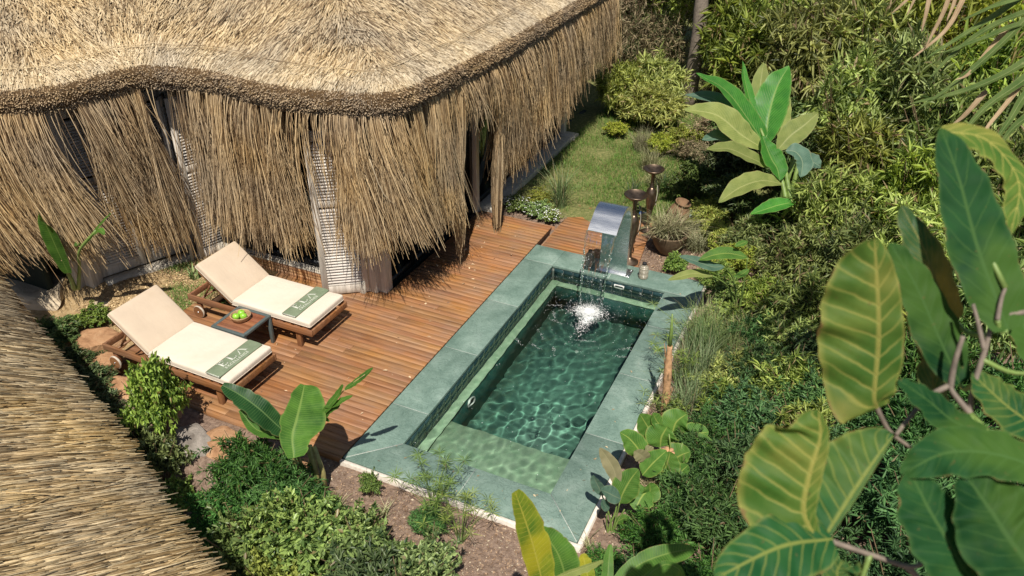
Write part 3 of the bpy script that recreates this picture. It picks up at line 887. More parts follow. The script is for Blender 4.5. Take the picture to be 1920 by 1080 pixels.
def glazed(a, b, z0, z1, n):
    """row of dark framed panes from a to b"""
    a = Vector((*a, 0)); b = Vector((*b, 0)); L = (b - a).length; ang = math.atan2(b.y - a.y, b.x - a.x)
    for i in range(n):
        w = L / n; p = a.lerp(b, i / n)
        mb = MB(); f = 0.055
        for q0, q1 in (((0.004, 0), (f, 1)), ((w - f, 0), (w - 0.004, 1))):
            mb.box((q0[0], -0.03, 0), (q1[0], 0.03, z1 - z0))
        mb.box((f, -0.028, 0), (w - f, 0.028, 0.09)); mb.box((f, -0.028, z1 - z0 - 0.07), (w - f, 0.028, z1 - z0))
        wn_ = obj('window', mb.mesh('window', MAT_DARKFRAME), house, (p.x, p.y, z0), (0, 0, ang))
        mb = MB(); mb.box((f, -0.004, 0.09), (w - f, 0.004, z1 - z0 - 0.07))
        obj('pane', mb.mesh('pane', MAT_GLASS), wn_)
glazed((-4.42, 2.90), (-2.18, 2.90), 0.19, 2.7, 3)
glazed((-1.40, 3.13), (-1.40, 5.69), 0.01, 2.7, 4)
glazed((-1.42, 5.83), (-1.42, 9.58), 0.06, 2.7, 4)
mb = MB()
mb.box((-1.50, 5.84, -0.12), (-1.08, 9.48, 0.055)); mb.box((-1.62, 9.48, -0.12), (-1.04, 9.76, 0.05))
obj('sill', bevel(mb.mesh('sill', MAT_SILL), 0.012, 1), house)
# timber riser below the front glazing
for k in range(3):
    mb = MB(); mb.box((-3.98, 2.765, 0.0), (-2.08, 2.79, 0.052))
    obj('riser_board', bevel(mb.mesh('riser_board', MAT_PLINTH), 0.003, 1), house, (0, 0.004 * (k % 2), -0.005 + k * 0.054))
mb = MB(); mb.box((-4.45, 2.80, -0.1), (-1.58, 2.98, 0.185)); mb.box((-4.0, 2.76, 0.157), (-2.08, 2.799, 0.178))
obj('plinth', mb.mesh('plinth', MAT_SILL), house)
# curb below the left wing
mb = MB(); mb.box((0, -0.16, -0.2), (1.30, 0.03, 0.07))
obj('sill', bevel(mb.mesh('sill', MAT_SILL), 0.015, 1), house, (-4.93, 1.42, 0.05), (0, 0, math.radians(66)))

# louvred shutters
SLAT = {}
def shutter(x, y, z, w, h, ang, lean=0.0, iron=False):
    st, rl = 0.085, 0.13
    mb = MB()
    mb.box((0, -0.02, 0), (st, 0.02, h)); mb.box((w - st, -0.02, 0), (w, 0.02, h))
    mb.box((st, -0.018, 0), (w - st, 0.018, rl)); mb.box((st, -0.018, h - rl), (w - st, 0.018, h))
    mb.box((st, -0.018, h * 0.56), (w - st, 0.018, h * 0.56 + 0.09))
    o = obj('shutter', bevel(mb.mesh('shutter', MAT_GREYWOOD), 0.004, 1), house, (x, y, z), (lean, 0, ang))
    key = round(w, 3)
    if key not in SLAT:
        m2 = MB(); Mx = Matrix.Rotation(math.radians(42), 4, 'X')
        m2.box((0, -0.025, -0.004), (w - 2 * st, 0.025, 0.004), Mx)
        SLAT[key] = m2.mesh('slat', MAT_GREYWOOD_H)
    zz = rl + 0.022
    while zz < h - rl - 0.012:
        if not (h * 0.56 - 0.014 < zz < h * 0.56 + 0.105):
            obj('slat', SLAT[key], o, (st, 0, zz))
        zz += 0.043
    if iron:
        m3 = MB()
        m3.box((w - 0.06, -0.028, 0.92), (w - 0.035, -0.0205, 1.02)); m3.tube([(w - 0.047, -0.028, 0.99), (w - 0.047, -0.05, 0.985), (w - 0.047, -0.055, 0.94), (w - 0.047, -0.028, 0.93)], 0.005, 5)
        obj('latch', m3.mesh('latch', MAT_IRON), o)
    return o
a = math.atan2(2.90 - 2.52, -1.53 + 2.06)
shutter(-2.06, 2.515, 0.02, 0.63, 2.35, a, 0.0, True)
# folded pair by the inner corner
shutter(-4.235, 2.50, 0.04, 0.50, 2.42, math.radians(74))
shutter(-4.27, 2.40, 0.04, 0.46, 2.42, math.radians(122), 0.0, True)
# pair on the wing
for q in range(2):
    c = (-4.97 + q * 0.25, 1.42 + q * 0.60)
    shutter(c[0], c[1], 0.13, 0.63, 2.4, math.radians(67))
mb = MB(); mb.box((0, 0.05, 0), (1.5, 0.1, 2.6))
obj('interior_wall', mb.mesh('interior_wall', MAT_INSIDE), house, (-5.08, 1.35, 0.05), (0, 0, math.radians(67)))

# ------------------------------------------------------------------ thatched roof in front
hut = thing('thatched_roof', 'sloping reed thatched roof with ragged eave over the planted trench', 'roof', (-1.2, -3.2, 0))
HE = np.array([(-7.4, 0.75), (-6.0, 0.45), (-4.84, 0.08), (-3.01, -.68), (-1.17, -1.43), (-.14, -1.91), (.63, -2.23), (1.5, -2.65), (2.3, -3.05)])
HC = catmull(np.c_[HE, np.zeros(len(HE))], 400)[:, :2]
HL = np.concatenate([[0], np.cumsum(np.linalg.norm(np.diff(HC, axis=0), axis=1))])
HEZ = 1.0
def hut_pt(s, d):
    x = np.interp(s, HL, HC[:, 0]); y = np.interp(s, HL, HC[:, 1])
    u = s / HL[-1]
    ang = np.interp(u, [0, 0.35, 1], [math.radians(54), math.radians(60), math.radians(70)])   # heading of the reeds
    slope = np.interp(u, [0, 0.4, 0.62, 1], [0.95, 0.85, 0.55, 0.38])
    dx, dy = np.cos(ang), np.sin(ang)
    z = HEZ + slope * d - 0.02 * d * d
    return np.stack([x - dx * d, y - dy * d, z], -1)
hs = np.linspace(0, HL[-1], 90); hd = np.linspace(0.02, 3.4, 40)
S_, D_ = np.meshgrid(hs, hd)
hv = hut_pt(S_.ravel(), D_.ravel()); hv[:, 2] -= 0.05
hi = np.arange(S_.size).reshape(S_.shape)
hf = np.stack([hi[:-1, :-1], hi[1:, :-1], hi[1:, 1:], hi[:-1, 1:]], -1).reshape(-1, 4)
M0 = Matrix.Translation((-1.2, -3.2, 0)).inverted()
OFF = np.array([1.2, 3.2, 0.0])
bedh = obj('roof_bed', mesh_np('roof_bed', hv + OFF, hf, MAT_STRAW_DARK, True), hut)
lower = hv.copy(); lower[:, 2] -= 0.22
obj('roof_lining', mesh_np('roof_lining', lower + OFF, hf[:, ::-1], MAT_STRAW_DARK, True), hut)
MAT_HUT = mat_reed('hut_reed', (0.22, 0.14, 0.06), (0.54, 0.385, 0.19), (0.72, 0.57, 0.34))
def hut_reeds(n, seed, dlo, dhi, Lr, wr, lift, jit, name, over=0.0):
    r = np.random.default_rng(seed)
    s = r.uniform(0.2, HL[-1] - 0.2, n); d = r.uniform(dlo, dhi, n); L = r.uniform(*Lr, n)
    A = hut_pt(s, d + L); dirv = hut_pt(s, d) - A; dirv /= np.linalg.norm(dirv, axis=1, keepdims=True)
    side = np.cross(dirv, [0, 0, 1.0]); side /= np.linalg.norm(side, axis=1, keepdims=True)
    a = r.normal(0, jit, n) + 0.06 * vnoise(np.c_[s, d, 0 * s], 1.6, 7)
    dirv = dirv + side * a[:, None]
    nrm = np.cross(side, dirv)
    B = A + dirv * L[:, None]
    o1 = r.uniform(-0.04, 0.008, n)
    A = A + nrm * (o1 - 0.02)[:, None]; B = B + nrm * (o1 + lift * r.uniform(0.1, 1.5, n))[:, None]
    Mid = (A + B) / 2 + nrm * r.normal(0, 0.006, n)[:, None] - np.array([0, 0, 1.0]) * 0.0
    w = r.uniform(*wr, n) / 2
    V, F = tents(np.stack([A, Mid, B], 1), np.stack([w, w, w * 0.85], 1), nrm + r.normal(0, 0.25, (n, 3)))
    k9 = np.arange(n) * 9
    obj(name, mesh_np(name, V + OFF, [F, np.stack([k9 + 6, k9 + 7, k9 + 8], -1)], MAT_HUT), hut, kind='stuff')
hut_reeds(64000, 31, -0.06, 3.3, (0.3, 0.75), (0.006, 0.013), 0.013, 0.06, 'roof_thatch')
hut_reeds(5000, 32, -0.14, 0.5, (0.4, 0.9), (0.008, 0.015), 0.008, 0.10, 'eave_fringe')
hut_reeds(700, 33, 0.0, 2.8, (0.3, 0.8), (0.008, 0.014), 0.045, 0.24, 'loose_reeds')
# posts that carry that roof
for s in (1.2, 4.6, 7.8):
    p = hut_pt(np.array([s]), np.array([0.9]))[0]
    mb = MB(); mb.tube([(0, 0, -1.3), (0, 0, p[2] - 0.25)], 0.07, 8)
    obj('post', mb.mesh('post', MAT_GREYWOOD), hut, (p[0] + 1.2, p[1] + 3.2, 0))

# ------------------------------------------------------------------ loungers
MAT_TEAK = mat_wood('teak', (0.12, 0.05, 0.022), (0.235, 0.105, 0.048), (0.34, 0.17, 0.085), 0, 0.45, 'Object')
MAT_TEAK_Z = mat_wood('teak_upright', (0.12, 0.05, 0.022), (0.235, 0.105, 0.048), (0.34, 0.17, 0.085), 2, 0.45, 'Object')
def mat_fabric(name, c):
    t = NT(name)
    w = t.noise(t.coords('Object', (1, 1, 1)), 420, 2); s = t.noise(t.coords('Object'), 5, 4); k = t.noise(t.coords('Object'), 2.2, 3)
    col = t.ramp(s, [(0.3, tuple(x * 0.93 for x in c)), (0.7, c)])
    col = t.mix(t.maprange(k, 0.58, 0.75, 0, 0.25), col, tuple(x * y for x, y in zip(c, (0.82, 0.76, 0.68))))
    t.base(col).rough(0.92).spec(0.15)
    h = t.math('ADD', t.math('MULTIPLY', w, 0.25), s)
    cr = t.noise(t.coords('Object', (1, 2.2, 1)), 3.4, 3, 0.5, 1.6)
    t.bump(t.math('ADD', h, t.math('MULTIPLY', cr, 0.9)), 0.38, 0.010)
    return t.m
MAT_CUSHION = mat_fabric('cream_canvas', (0.70, 0.62, 0.52))
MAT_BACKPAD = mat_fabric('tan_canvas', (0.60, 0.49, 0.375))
def mat_towel():
    t = NT('green_towel')
    w = t.noise(t.coords('Object'), 300, 2); s = t.noise(t.coords('Object'), 9, 4)
    col = t.ramp(s, [(0.3, (0.155, 0.20, 0.128)), (0.7, (0.225, 0.275, 0.185))])
    t.base(col).rough(0.95).spec(0.1)
    t.bump(t.math('ADD', w, t.math('MULTIPLY', s, 2.0)), 0.5, 0.004)
    return t.m
MAT_TOWEL = mat_towel()
MAT_PRINT = mat_plain('pale_print', (0.62, 0.64, 0.56), 0.9, 0, 0.1, 200)
MAT_HEM = mat_plain('towel_hem', (0.50, 0.53, 0.45), 0.9, 0, 0.2, 120)

def cushion_mesh(L, W, T, name, seed, mat=None):
    """padded slab with soft edges, x 0..L, y -W/2..W/2, z 0..T"""
    bm = bmesh.new()
    bmesh.ops.create_cube(bm, size=1.0)
    for v in bm.verts: v.co = Vector(((v.co.x + 0.5) * L, v.co.y * W, (v.co.z + 0.5) * T))
    bmesh.ops.bevel(bm, geom=bm.edges[:], offset=0.026, segments=4, affect='EDGES', profile=0.5)
    bmesh.ops.subdivide_edges(bm, edges=[e for e in bm.edges if e.calc_length() > 0.3], cuts=9, use_grid_fill=True)
    co = np.array([v.co for v in bm.verts])
    n = vnoise(co, 4.0, seed) * 0.006 + vnoise(co, 11.0, seed + 3) * 0.0025
    puff = 0.010 * np.clip(1 - (2 * co[:, 1] / W) ** 4, 0, 1) * np.clip(1 - (2 * co[:, 0] / L - 1) ** 6, 0, 1)
    for v, a, b in zip(bm.verts, n, puff):
        v.co.z += (a + b) * (1 if v.co.z > T * 0.5 else 0.2)
        v.co.y += a * 0.6
    me = bpy.data.meshes.new(name); bm.to_mesh(me); bm.free()
    me.materials.append(mat or MAT_CUSHION)
    me.polygons.foreach_set('use_smooth', np.ones(len(me.polygons), dtype=bool))
    return me
def seam_mesh(L, W, z, name='piping', r=0.0035):
    e = 0.012; c = 0.02
    pts = []
    for (x, y, a0) in ((L - c, W / 2 - c, 0), (c, W / 2 - c, 90), (c, -W / 2 + c, 180), (L - c, -W / 2 + c, 270)):
        for k in range(4):
            a = math.radians(a0 + k * 30); pts.append((x + c * math.cos(a) * 1.06, y + c * math.sin(a) * 1.06, z))
    pts.append(pts[0])
    mb = MB(); mb.tube(pts, r, 5, False)
    return mb.mesh(name, MAT_CUSHION, True)

def part_box(name, a, b, parent, mat, M=None, w=0.005):
    mb = MB(); mb.box(a, b, M)
    return obj(name, bevel(mb.mesh(name, mat), w, 2), parent)

def make_lounger(loc, rz, label, group):
    t = thing('sun_lounger', label, 'sun lounger', loc, rz, group)
    HW = 0.375; X0, X1 = -0.985, 0.985; Z0, Z1 = 0.235, 0.32
    for s in (-1, 1):
        part_box('side_rail', (X0, s * HW - (0.026 if s > 0 else 0), Z0), (X1, s * HW + (0 if s > 0 else 0.026), Z1), t, MAT_TEAK)
    part_box('end_rail', (X1 - 0.028, -HW + 0.028, Z0 + 0.002), (X1 - 0.002, HW - 0.028, Z1 - 0.001), t, MAT_TEAK)
    part_box('end_rail', (X0 + 0.002, -HW + 0.028, Z0 + 0.002), (X0 + 0.028, HW - 0.028, Z1 - 0.001), t, MAT_TEAK)
    for s in (-1, 1):
        part_box('leg', (0.70, s * 0.315 - 0.024, 0), (0.765, s * 0.315 + 0.024, Z0 + 0.03), t, MAT_TEAK_Z)
        part_box('leg', (-0.88, s * 0.325 - 0.022, 0.045), (-0.815, s * 0.325 + 0.022, Z0 + 0.03), t, MAT_TEAK_Z)
        mb = MB()
        Mx = Matrix.Translation((-0.848, s * 0.365, 0.082)) @ Matrix.Rotation(math.pi / 2, 4, 'X')
        prof = [(0.012, -0.016), (0.078, -0.016), (0.082, -0.011), (0.082, 0.011), (0.078, 0.016), (0.012, 0.016)]
        mw = MB(); mw.lathe(prof, 28)
        V = np.array([Mx @ Vector(v) for v in mw.V[0]])
        m2 = MB(); m2.V = [V]; m2.F = mw.F; m2.n = len(V)
        wh = obj('wheel', autosmooth(m2.mesh('wheel', MAT_TEAK), 35), t)
        mw = MB(); mw.lathe([(0.0845, -0.012), (0.0865, -0.008), (0.0865, 0.008), (0.0845, 0.012), (0.0815, 0.012), (0.0815, -0.012), (0.0845, -0.012)], 28)
        V = np.array([Mx @ Vector(v) for v in mw.V[0]]); m2 = MB(); m2.V = [V]; m2.F = {4: [f for f in mw.F[4]]}; m2.n = len(V)
        obj('tyre', m2.mesh('tyre', MAT_SILL), wh)
        mw = MB(); mw.lathe([(0.0, -0.021), (0.010, -0.020), (0.010, 0.020), (0.0, 0.021)], 10)
        V = np.array([Mx @ Vector(v) for v in mw.V[0]]); m2 = MB(); m2.V = [V]; m2.F = mw.F; m2.n = len(V)
        obj('hub', m2.mesh('hub', MAT_STEEL), wh)
    # slats under the mattress
    for i in range(9):
        x = -0.20 + i * 0.128
        part_box('slat', (x, -HW + 0.03, Z1 - 0.022), (x + 0.085, HW - 0.03, Z1 - 0.003), t, MAT_TEAK_Z, None, 0.003)
    # back frame and strut
    ang = math.radians(38.5); px, pz = -0.27, 0.335
    Mb = Matrix.Translation((px, 0, pz)) @ Matrix.Rotation(-(math.pi - ang), 4, 'Y')
    mb = MB()
    for s in (-1, 1):
        mb.box((-0.02, s * 0.31 - 0.02, -0.006), (0.60, s * 0.31 + 0.02, 0.03), Mb)
    for k in range(5):
        mb.box((0.05 + k * 0.12, -0.29, 0.004), (0.11 + k * 0.12, 0.29, 0.022), Mb)
    obj('back_frame', bevel(mb.mesh('back_frame', MAT_TEAK), 0.003, 1), t)
    mb = MB()
    for s in (-1, 1):
        mb.tube([(-0.60, s * 0.27, 0.56), (-0.80, s * 0.27, 0.27)], 0.014, 6)
        mb.tube([(-0.56, s * 0.20, 0.55), (-0.42, s * 0.20, 0.28)], 0.012, 6)
    mb.tube([(-0.80, -0.33, 0.275), (-0.80, 0.33, 0.275)], 0.014, 6)
    obj('back_strut', mb.mesh('back_strut', MAT_TEAK), t)
    # mattress: seat and back pads with piping
    sp = obj('seat_cushion', cushion_mesh(1.21, 0.715, 0.095, 'seat_cushion', 4), t, (-0.255, 0, 0.332))
    obj('piping', seam_mesh(1.21, 0.715, 0.026), sp)
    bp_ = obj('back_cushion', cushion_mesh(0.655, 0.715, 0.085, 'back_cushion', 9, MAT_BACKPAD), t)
    # back pad lies on the sloping frame: local x runs up the back
    ux = Vector((-math.cos(ang), 0, math.sin(ang))); nz = Vector((math.sin(ang), 0, math.cos(ang))); yy = nz.cross(ux)
    o = Vector((px + 0.005, 0, pz + 0.012)) + nz * 0.012
    bp_.matrix_local = Matrix(((ux.x, yy.x, nz.x, o.x), (ux.y, yy.y, nz.y, o.y), (ux.z, yy.z, nz.z, o.z), (0, 0, 0, 1)))
    obj('piping', seam_mesh(0.655, 0.715, 0.026), bp_)
    return t
MAT_STEEL = None
def mat_steel():
    t = NT('brushed_steel')
    n = t.noise(t.coords('Object', (1, 25, 25)), 6, 3)
    t.base((0.86, 0.88, 0.89)).rough(t.maprange(n, 0.3, 0.7, 0.24, 0.32))
    t.b.inputs['Metallic'].default_value = 1.0
    return t.m
MAT_STEEL = mat_steel()
L2 = make_lounger((-2.357, 1.757, 0.0), 0.0, 'teak sun lounger against the house, nearest the louvred shutter', 'sun loungers with cream mattresses')
L1 = make_lounger((-2.46, 0.475, 0.0), math.radians(-0.8), 'teak sun lounger nearest the front, by the leafy bush and rocks', 'sun loungers with cream mattresses')

def letter_meshes():
    """E, L and a lambda-like A with serifs, reading along +x, cap height 1"""
    z0, z1 = 0, 0.012
    out = []
    mb = MB()
    def r(x0, y0, x1, y1): mb.box((x0, y0, z0), (x1, y1, z1))
    r(0.08, 0, 0.26, 1); r(0, 0, 0.079, 0.06); r(0, 0.955, 0.099, 1)
    r(0.261, 0, 0.66, 0.09); r(0.261, 0.91, 0.63, 1); r(0.261, 0.47, 0.52, 0.56)
    r(0.60, 0.091, 0.66, 0.25); r(0.57, 0.77, 0.63, 0.909)
    out.append(mb.mesh('letter', MAT_PRINT)); mb = MB(); ox = 0.98
    r(ox + 0.08, 0, ox + 0.26, 1); r(ox, 0, ox + 0.079, 0.06); r(ox, 0.945, ox + 0.079, 1); r(ox + .261, 0.945, ox + .34, 1)
    r(ox + .261, 0, ox + 0.66, 0.09); r(ox + 0.60, 0.091, ox + 0.66, 0.29)
    out.append(mb.mesh('letter', MAT_PRINT)); mb = MB(); ox = 1.86
    mb.prism([(ox + 0.08, 0.046), (ox + 0.16, 0.046), (ox + 0.49, 0.92), (ox + 0.45, 1.0)], z0, z1)
    mb.prism([(ox + 0.75, 0.046), (ox + 0.91, 0.046), (ox + 0.53, 1.0), (ox + 0.452, 1.0), (ox + 0.475, 0.90)], z0, z1)
    r(ox - 0.02, 0, ox + 0.24, 0.045); r(ox + 0.64, 0, ox + 1.02, 0.045)
    out.append(mb.mesh('letter', MAT_PRINT))
    return out
LETTERS = letter_meshes()
_cu = bpy.data.curves.new('small_lettering', 'FONT'); _cu.body = 'EXCELLENCE'; _cu.size = 0.050; _cu.extrude = 0.0012; _cu.space_character = 1.28
_o = bpy.data.objects.new('small_lettering', _cu); COL.objects.link(_o)
bpy.context.view_layer.update()
SMALL_ME = bpy.data.meshes.new_from_object(_o.evaluated_get(bpy.context.evaluated_depsgraph_get()))
bpy.data.objects.remove(_o); bpy.data.curves.remove(_cu)
SMALL_ME.materials.clear(); SMALL_ME.materials.append(MAT_PRINT)
def towel(loc, rz, label):
    W, D = 0.685, 0.205       # along the lounger's width, along its length
    bm = bmesh.new()
    nx_, ny_ = 10, 26
    T = 0.024
    def P(i, j, top):
        x = (i / nx_ - 0.5) * D; y = (j / ny_ - 0.5) * W
        e = min(1, 8 * (0.5 - abs(i / nx_ - 0.5)))
        z = (T * (0.55 + 0.45 * min(1, e)) if top else 0.0)
        n = float(vnoise(np.array([[x, y, 0.3]]), 9, 5)[0]) * 0.0018
        return Vector((x + n * (0 if 0 < i < nx_ else 1), y, z + (n if top else 0)))
    g1 = [[bm.verts.new(P(i, j, True)) for j in range(ny_ + 1)] for i in range(nx_ + 1)]
    g0 = [[bm.verts.new(P(i, j, False)) for j in range(ny_ + 1)] for i in range(nx_ + 1)]
    for i in range(nx_):
        for j in range(ny_):
            bm.faces.new((g1[i][j], g1[i + 1][j], g1[i + 1][j + 1], g1[i][j + 1]))
            bm.faces.new((g0[i][j + 1], g0[i + 1][j + 1], g0[i + 1][j], g0[i][j]))
    for i in range(nx_):
        bm.faces.new((g0[i][0], g0[i + 1][0], g1[i + 1][0], g1[i][0])); bm.faces.new((g1[i][ny_], g1[i + 1][ny_], g0[i + 1][ny_], g0[i][ny_]))
    for j in range(ny_):
        bm.faces.new((g1[0][j], g1[0][j + 1], g0[0][j + 1], g0[0][j])); bm.faces.new((g0[nx_][j], g0[nx_][j + 1], g1[nx_][j + 1], g1[nx_][j]))
    me = bpy.data.meshes.new('towel'); bm.to_mesh(me); bm.free(); me.materials.append(MAT_TOWEL)
    autosmooth(me, 50)
    t = thing('towel', label, 'towel', loc, rz, 'folded green towels on the loungers')
    obj('cloth', me, t)
    mb = MB()
    for k in range(3): mb.box((-D / 2 + 0.01, -W / 2 - 0.006, 0.004 + k * 0.0065), (D / 2 - 0.004, -W / 2 + 0.01, 0.007 + k * 0.0065))
    obj('fold_edge', mb.mesh('fold_edge', MAT_HEM), t)
    for lm in LETTERS:
        o = obj('letter', lm, t, (0.022, -0.20, T + 0.0008), (0, 0, math.pi / 2)); o.scale = (0.140, 0.100, 0.16)
    obj('small_lettering', SMALL_ME, t, (0.078, -0.20, T + 0.0014), (0, 0, math.pi / 2), 'stuff')
    return t
towel((-1.715, 1.752, 0.434), 0.0, 'folded green towel with pale lettering on the lounger by the shutter')
towel((-1.715, 0.440, 0.434), math.radians(-1.5), 'folded green towel with pale lettering on the lounger by the leafy bush')

# side table
MAT_TABLE = mat_plain('grey_metal', (0.085, 0.11, 0.11), 0.5, 0.0, 0.1, 30)
MAT_TOPWOOD = mat_wood('table_wood', (0.13, 0.045, 0.02), (0.24, 0.09, 0.042), (0.34, 0.15, 0.075), 0, 0.4, 'Object')
tb = thing('side_table', 'low grey framed side table with wooden top between the loungers', 'table', (-2.205, 1.115, 0))
a, h = 0.25, 0.405
for s in (-1, 1):
    part_box('frame_bar', (-a, s * a - (0.042 if s > 0 else 0), h - 0.035), (a, s * a + (0 if s > 0 else 0.042), h), tb, MAT_TABLE, None, 0.003)
    part_box('frame_bar', (s * a - (0.042 if s > 0 else 0), -a + 0.043, h - 0.034), (s * a + (0 if s > 0 else 0.042), a - 0.043, h - 0.001), tb, MAT_TABLE, None, 0.003)
for k in range(5):
    y0 = -a + 0.045 + k * 0.0822
    part_box('slat', (-a + 0.044, y0, h - 0.02), (a - 0.044, y0 + 0.0795, h - 0.004), tb, MAT_TOPWOOD, None, 0.002)
for sx in (-1, 1):
    for sy in (-1, 1):
        part_box('leg', (sx * (a - 0.021) - 0.02, sy * (a - 0.021) - 0.02, 0), (sx * (a - 0.021) + 0.02, sy * (a - 0.021) + 0.02, h - 0.036), tb, MAT_TABLE, None, 0.003)
MAT_BOWL = mat_wood('bowl_wood', (0.30, 0.18, 0.08), (0.46, 0.30, 0.15), (0.58, 0.41, 0.23), 0, 0.5, 'Object')
bw = thing('fruit_bowl', 'round wooden bowl holding green apples on the side table', 'bowl', (-2.225, 1.14, h))
bw.scale = (1.2, 1.2, 1.1)
mb = MB(); mb.lathe([(0.0, 0.0), (0.075, 0.0), (0.092, 0.015), (0.102, 0.055), (0.104, 0.06), (0.097, 0.063), (0.09, 0.055), (0.08, 0.02), (0.06, 0.012), (0.0, 0.011)], 40)
obj('shell', autosmooth(mb.mesh('shell', MAT_BOWL), 50), bw)
t = NT('green_apple')
n = t.noise(t.coords('Object'), 14, 4)
t.base(t.ramp(n, [(0.3, (0.20, 0.48, 0.035)), (0.7, (0.33, 0.62, 0.07))])).rough(0.28)
MAT_APPLE = t.m
lab = ['green apple nearest the deck front in the wooden bowl', 'green apple on the house side in the wooden bowl', 'green apple on the pool side in the wooden bowl', 'green apple at the bottom of the wooden bowl']
for i, (x, y, z) in enumerate([(-0.022, -0.040, 0.050), (-0.018, 0.034, 0.050), (0.040, -0.002, 0.052)]):
    mb = MB(); R = 0.045
    mb.lathe([(0.0, -0.82 * R), (0.3 * R, -0.90 * R), (0.7 * R, -0.68 * R), (0.98 * R, -0.1 * R), (0.97 * R, 0.25 * R), (0.75 * R, 0.70 * R), (0.4 * R, 0.86 * R), (0.15 * R, 0.76 * R), (0.0, 0.64 * R)], 24)
    ap = thing('apple', lab[i], 'apple', (-2.225 + 1.2 * x, 1.14 + 1.2 * y, h + 1.12 * z), 0, 'green apples in the bowl')
    ap.rotation_euler = (0.3 * (i - 1), 0.25 * i, i)
    obj('flesh', autosmooth(mb.mesh('flesh', MAT_APPLE), 80), ap)
    mb = MB(); mb.tube([(0, 0, 0.6 * R), (0.003, 0, 1.15 * R)], 0.0018, 5)
    obj('stalk', mb.mesh('stalk', MAT_TEAK), ap)

# ------------------------------------------------------------------ waterfall spout
fo = thing('waterfall_spout', 'curved stainless steel waterfall spout at the far end of the pool', 'water spout', (1.32, 4.95, 0))
prof = [(0.0, 0.012), (0.0, 0.25), (0.0, 0.50), (-0.005, 0.72)]
for k in range(1, 12):
    a_ = math.radians(k * 12.0)
    prof.append((-0.345 + 0.345 * math.cos(a_) + 0.0, 0.80 + 0.375 * math.sin(a_)))
yl, zl = prof[-1]
prof += [(yl - 0.10, zl - 0.065), (yl - 0.17, zl - 0.125)]
prof = catmull(np.c_[np.zeros(len(prof)), np.array(prof)], 44)[:, 1:]
Tn = np.gradient(prof, axis=0); Tn /= np.linalg.norm(Tn, axis=1, keepdims=True)
Nn = np.stack([-Tn[:, 1], Tn[:, 0]], -1)       # to the pool side / underside
th_ = np.interp(np.linspace(0, 1, len(prof)), [0, 0.45, 1], [0.09, 0.075, 0.022])
hw_ = np.interp(np.linspace(0, 1, len(prof)), [0, 0.4, 1], [0.205, 0.20, 0.20])
inn = prof + Nn * th_[:, None]
Vv = []
for i in range(len(prof)):
    w = hw_[i]
    Vv += [(-w, prof[i, 0], prof[i, 1]), (w, prof[i, 0], prof[i, 1]), (w, inn[i, 0], inn[i, 1]), (-w, inn[i, 0], inn[i, 1])]
Ff = []
for i in range(len(prof) - 1):
    b0 = i * 4; b1 = b0 + 4
    for k in range(4): Ff.append((b0 + k, b0 + (k + 1) % 4, b1 + (k + 1) % 4, b1 + k))
e = (len(prof) - 1) * 4
Ff += [(0, 3, 2, 1), (e, e + 1, e + 2, e + 3)]
me = mesh_np('arch', np.array(Vv), np.array(Ff), MAT_STEEL)
bm = bmesh.new(); bm.from_mesh(me); bmesh.ops.recalc_face_normals(bm, faces=bm.faces[:]); bm.to_mesh(me); bm.free()
obj('arch', autosmooth(me, 35), fo)
mb = MB(); mb.box((-0.24, -0.15, 0.0005), (0.27, 0.075, 0.012))
obj('base_plate', bevel(mb.mesh('base_plate', MAT_STEEL), 0.003, 2), fo)
for sx in (-0.215, 0.24):
    for sy in (-0.12, 0.05):
        mb = MB(); mb.lathe([(0.0, 0.0), (0.012, 0.0), (0.012, 0.008), (0.006, 0.012), (0.0, 0.012)], 8, (sx, sy, 0.012))
        obj('bolt', mb.mesh('bolt', MAT_STEEL), fo)

# falling water: a thin sheet between two ropes
t = NT('falling_water')
gl = t.new('ShaderNodeBsdfGlass'); gl.inputs['IOR'].default_value = 1.33; gl.inputs['Roughness'].default_value = 0.02; gl.inputs['Color'].default_value = (0.95, 1, 0.98, 1)
t.L(gl.outputs[0], t.out.inputs[0]); MAT_FALL = t.m
t = NT('foam'); t.base((0.90, 0.92, 0.92)).rough(0.45)
t.b.inputs['Subsurface Weight'].default_value = 0.0
MAT_FOAM = t.m
t = NT('thin_water')
tr = t.new('ShaderNodeBsdfTransparent'); gl = t.new('ShaderNodeBsdfGlossy'); gl.inputs['Roughness'].default_value = 0.06
lw = t.new('ShaderNodeFresnel'); lw.inputs[0].default_value = 1.33
mx = t.new('ShaderNodeMixShader'); nn_ = t.noise(t.coords('Position', (22, 22, 3)), 2.0, 3)
t.L(t.math('MULTIPLY', t.math('ADD', lw.outputs[0], t.maprange(nn_, 0.45, 0.72, 0.02, 0.34)), 1.4, None, True), mx.inputs[0]); t.L(tr.outputs[0], mx.inputs[1]); t.L(gl.outputs[0], mx.inputs[2]); t.L(mx.outputs[0], t.out.inputs[0])
MAT_THIN = t.m
lipy, lipz = 4.95 + prof[-1, 0], prof[-1, 1]
def fall(u):       # u 0..1 -> y, z of the falling sheet
    return lipy - 0.02 - 0.26 * u ** 0.62, lipz - (lipz - WATER_Z) * u ** 1.25
mb = MB()
nu, nw = 40, 26
rr_ = np.random.default_rng(8)
Vv = []
for i in range(nu):
    u = i / (nu - 1); y, z = fall(u); hw = 0.195 - 0.045 * u
    for j in range(nw):
        q = j / (nw - 1) * 2 - 1
        Vv.append((1.32 + q * hw, y + 0.006 * math.sin(q * 13 + 5 * u) + 0.004 * math.sin(q * 31 - 9 * u), z))
fi = np.arange(nu * nw).reshape(nu, nw)
Ff = np.stack([fi[:-1, :-1], fi[:-1, 1:], fi[1:, 1:], fi[1:, :-1]], -1).reshape(-1, 4)
fw = thing('falling_water', 'clear sheet of water falling from the steel spout into the pool', 'water', (1.32, 4.3, 0))
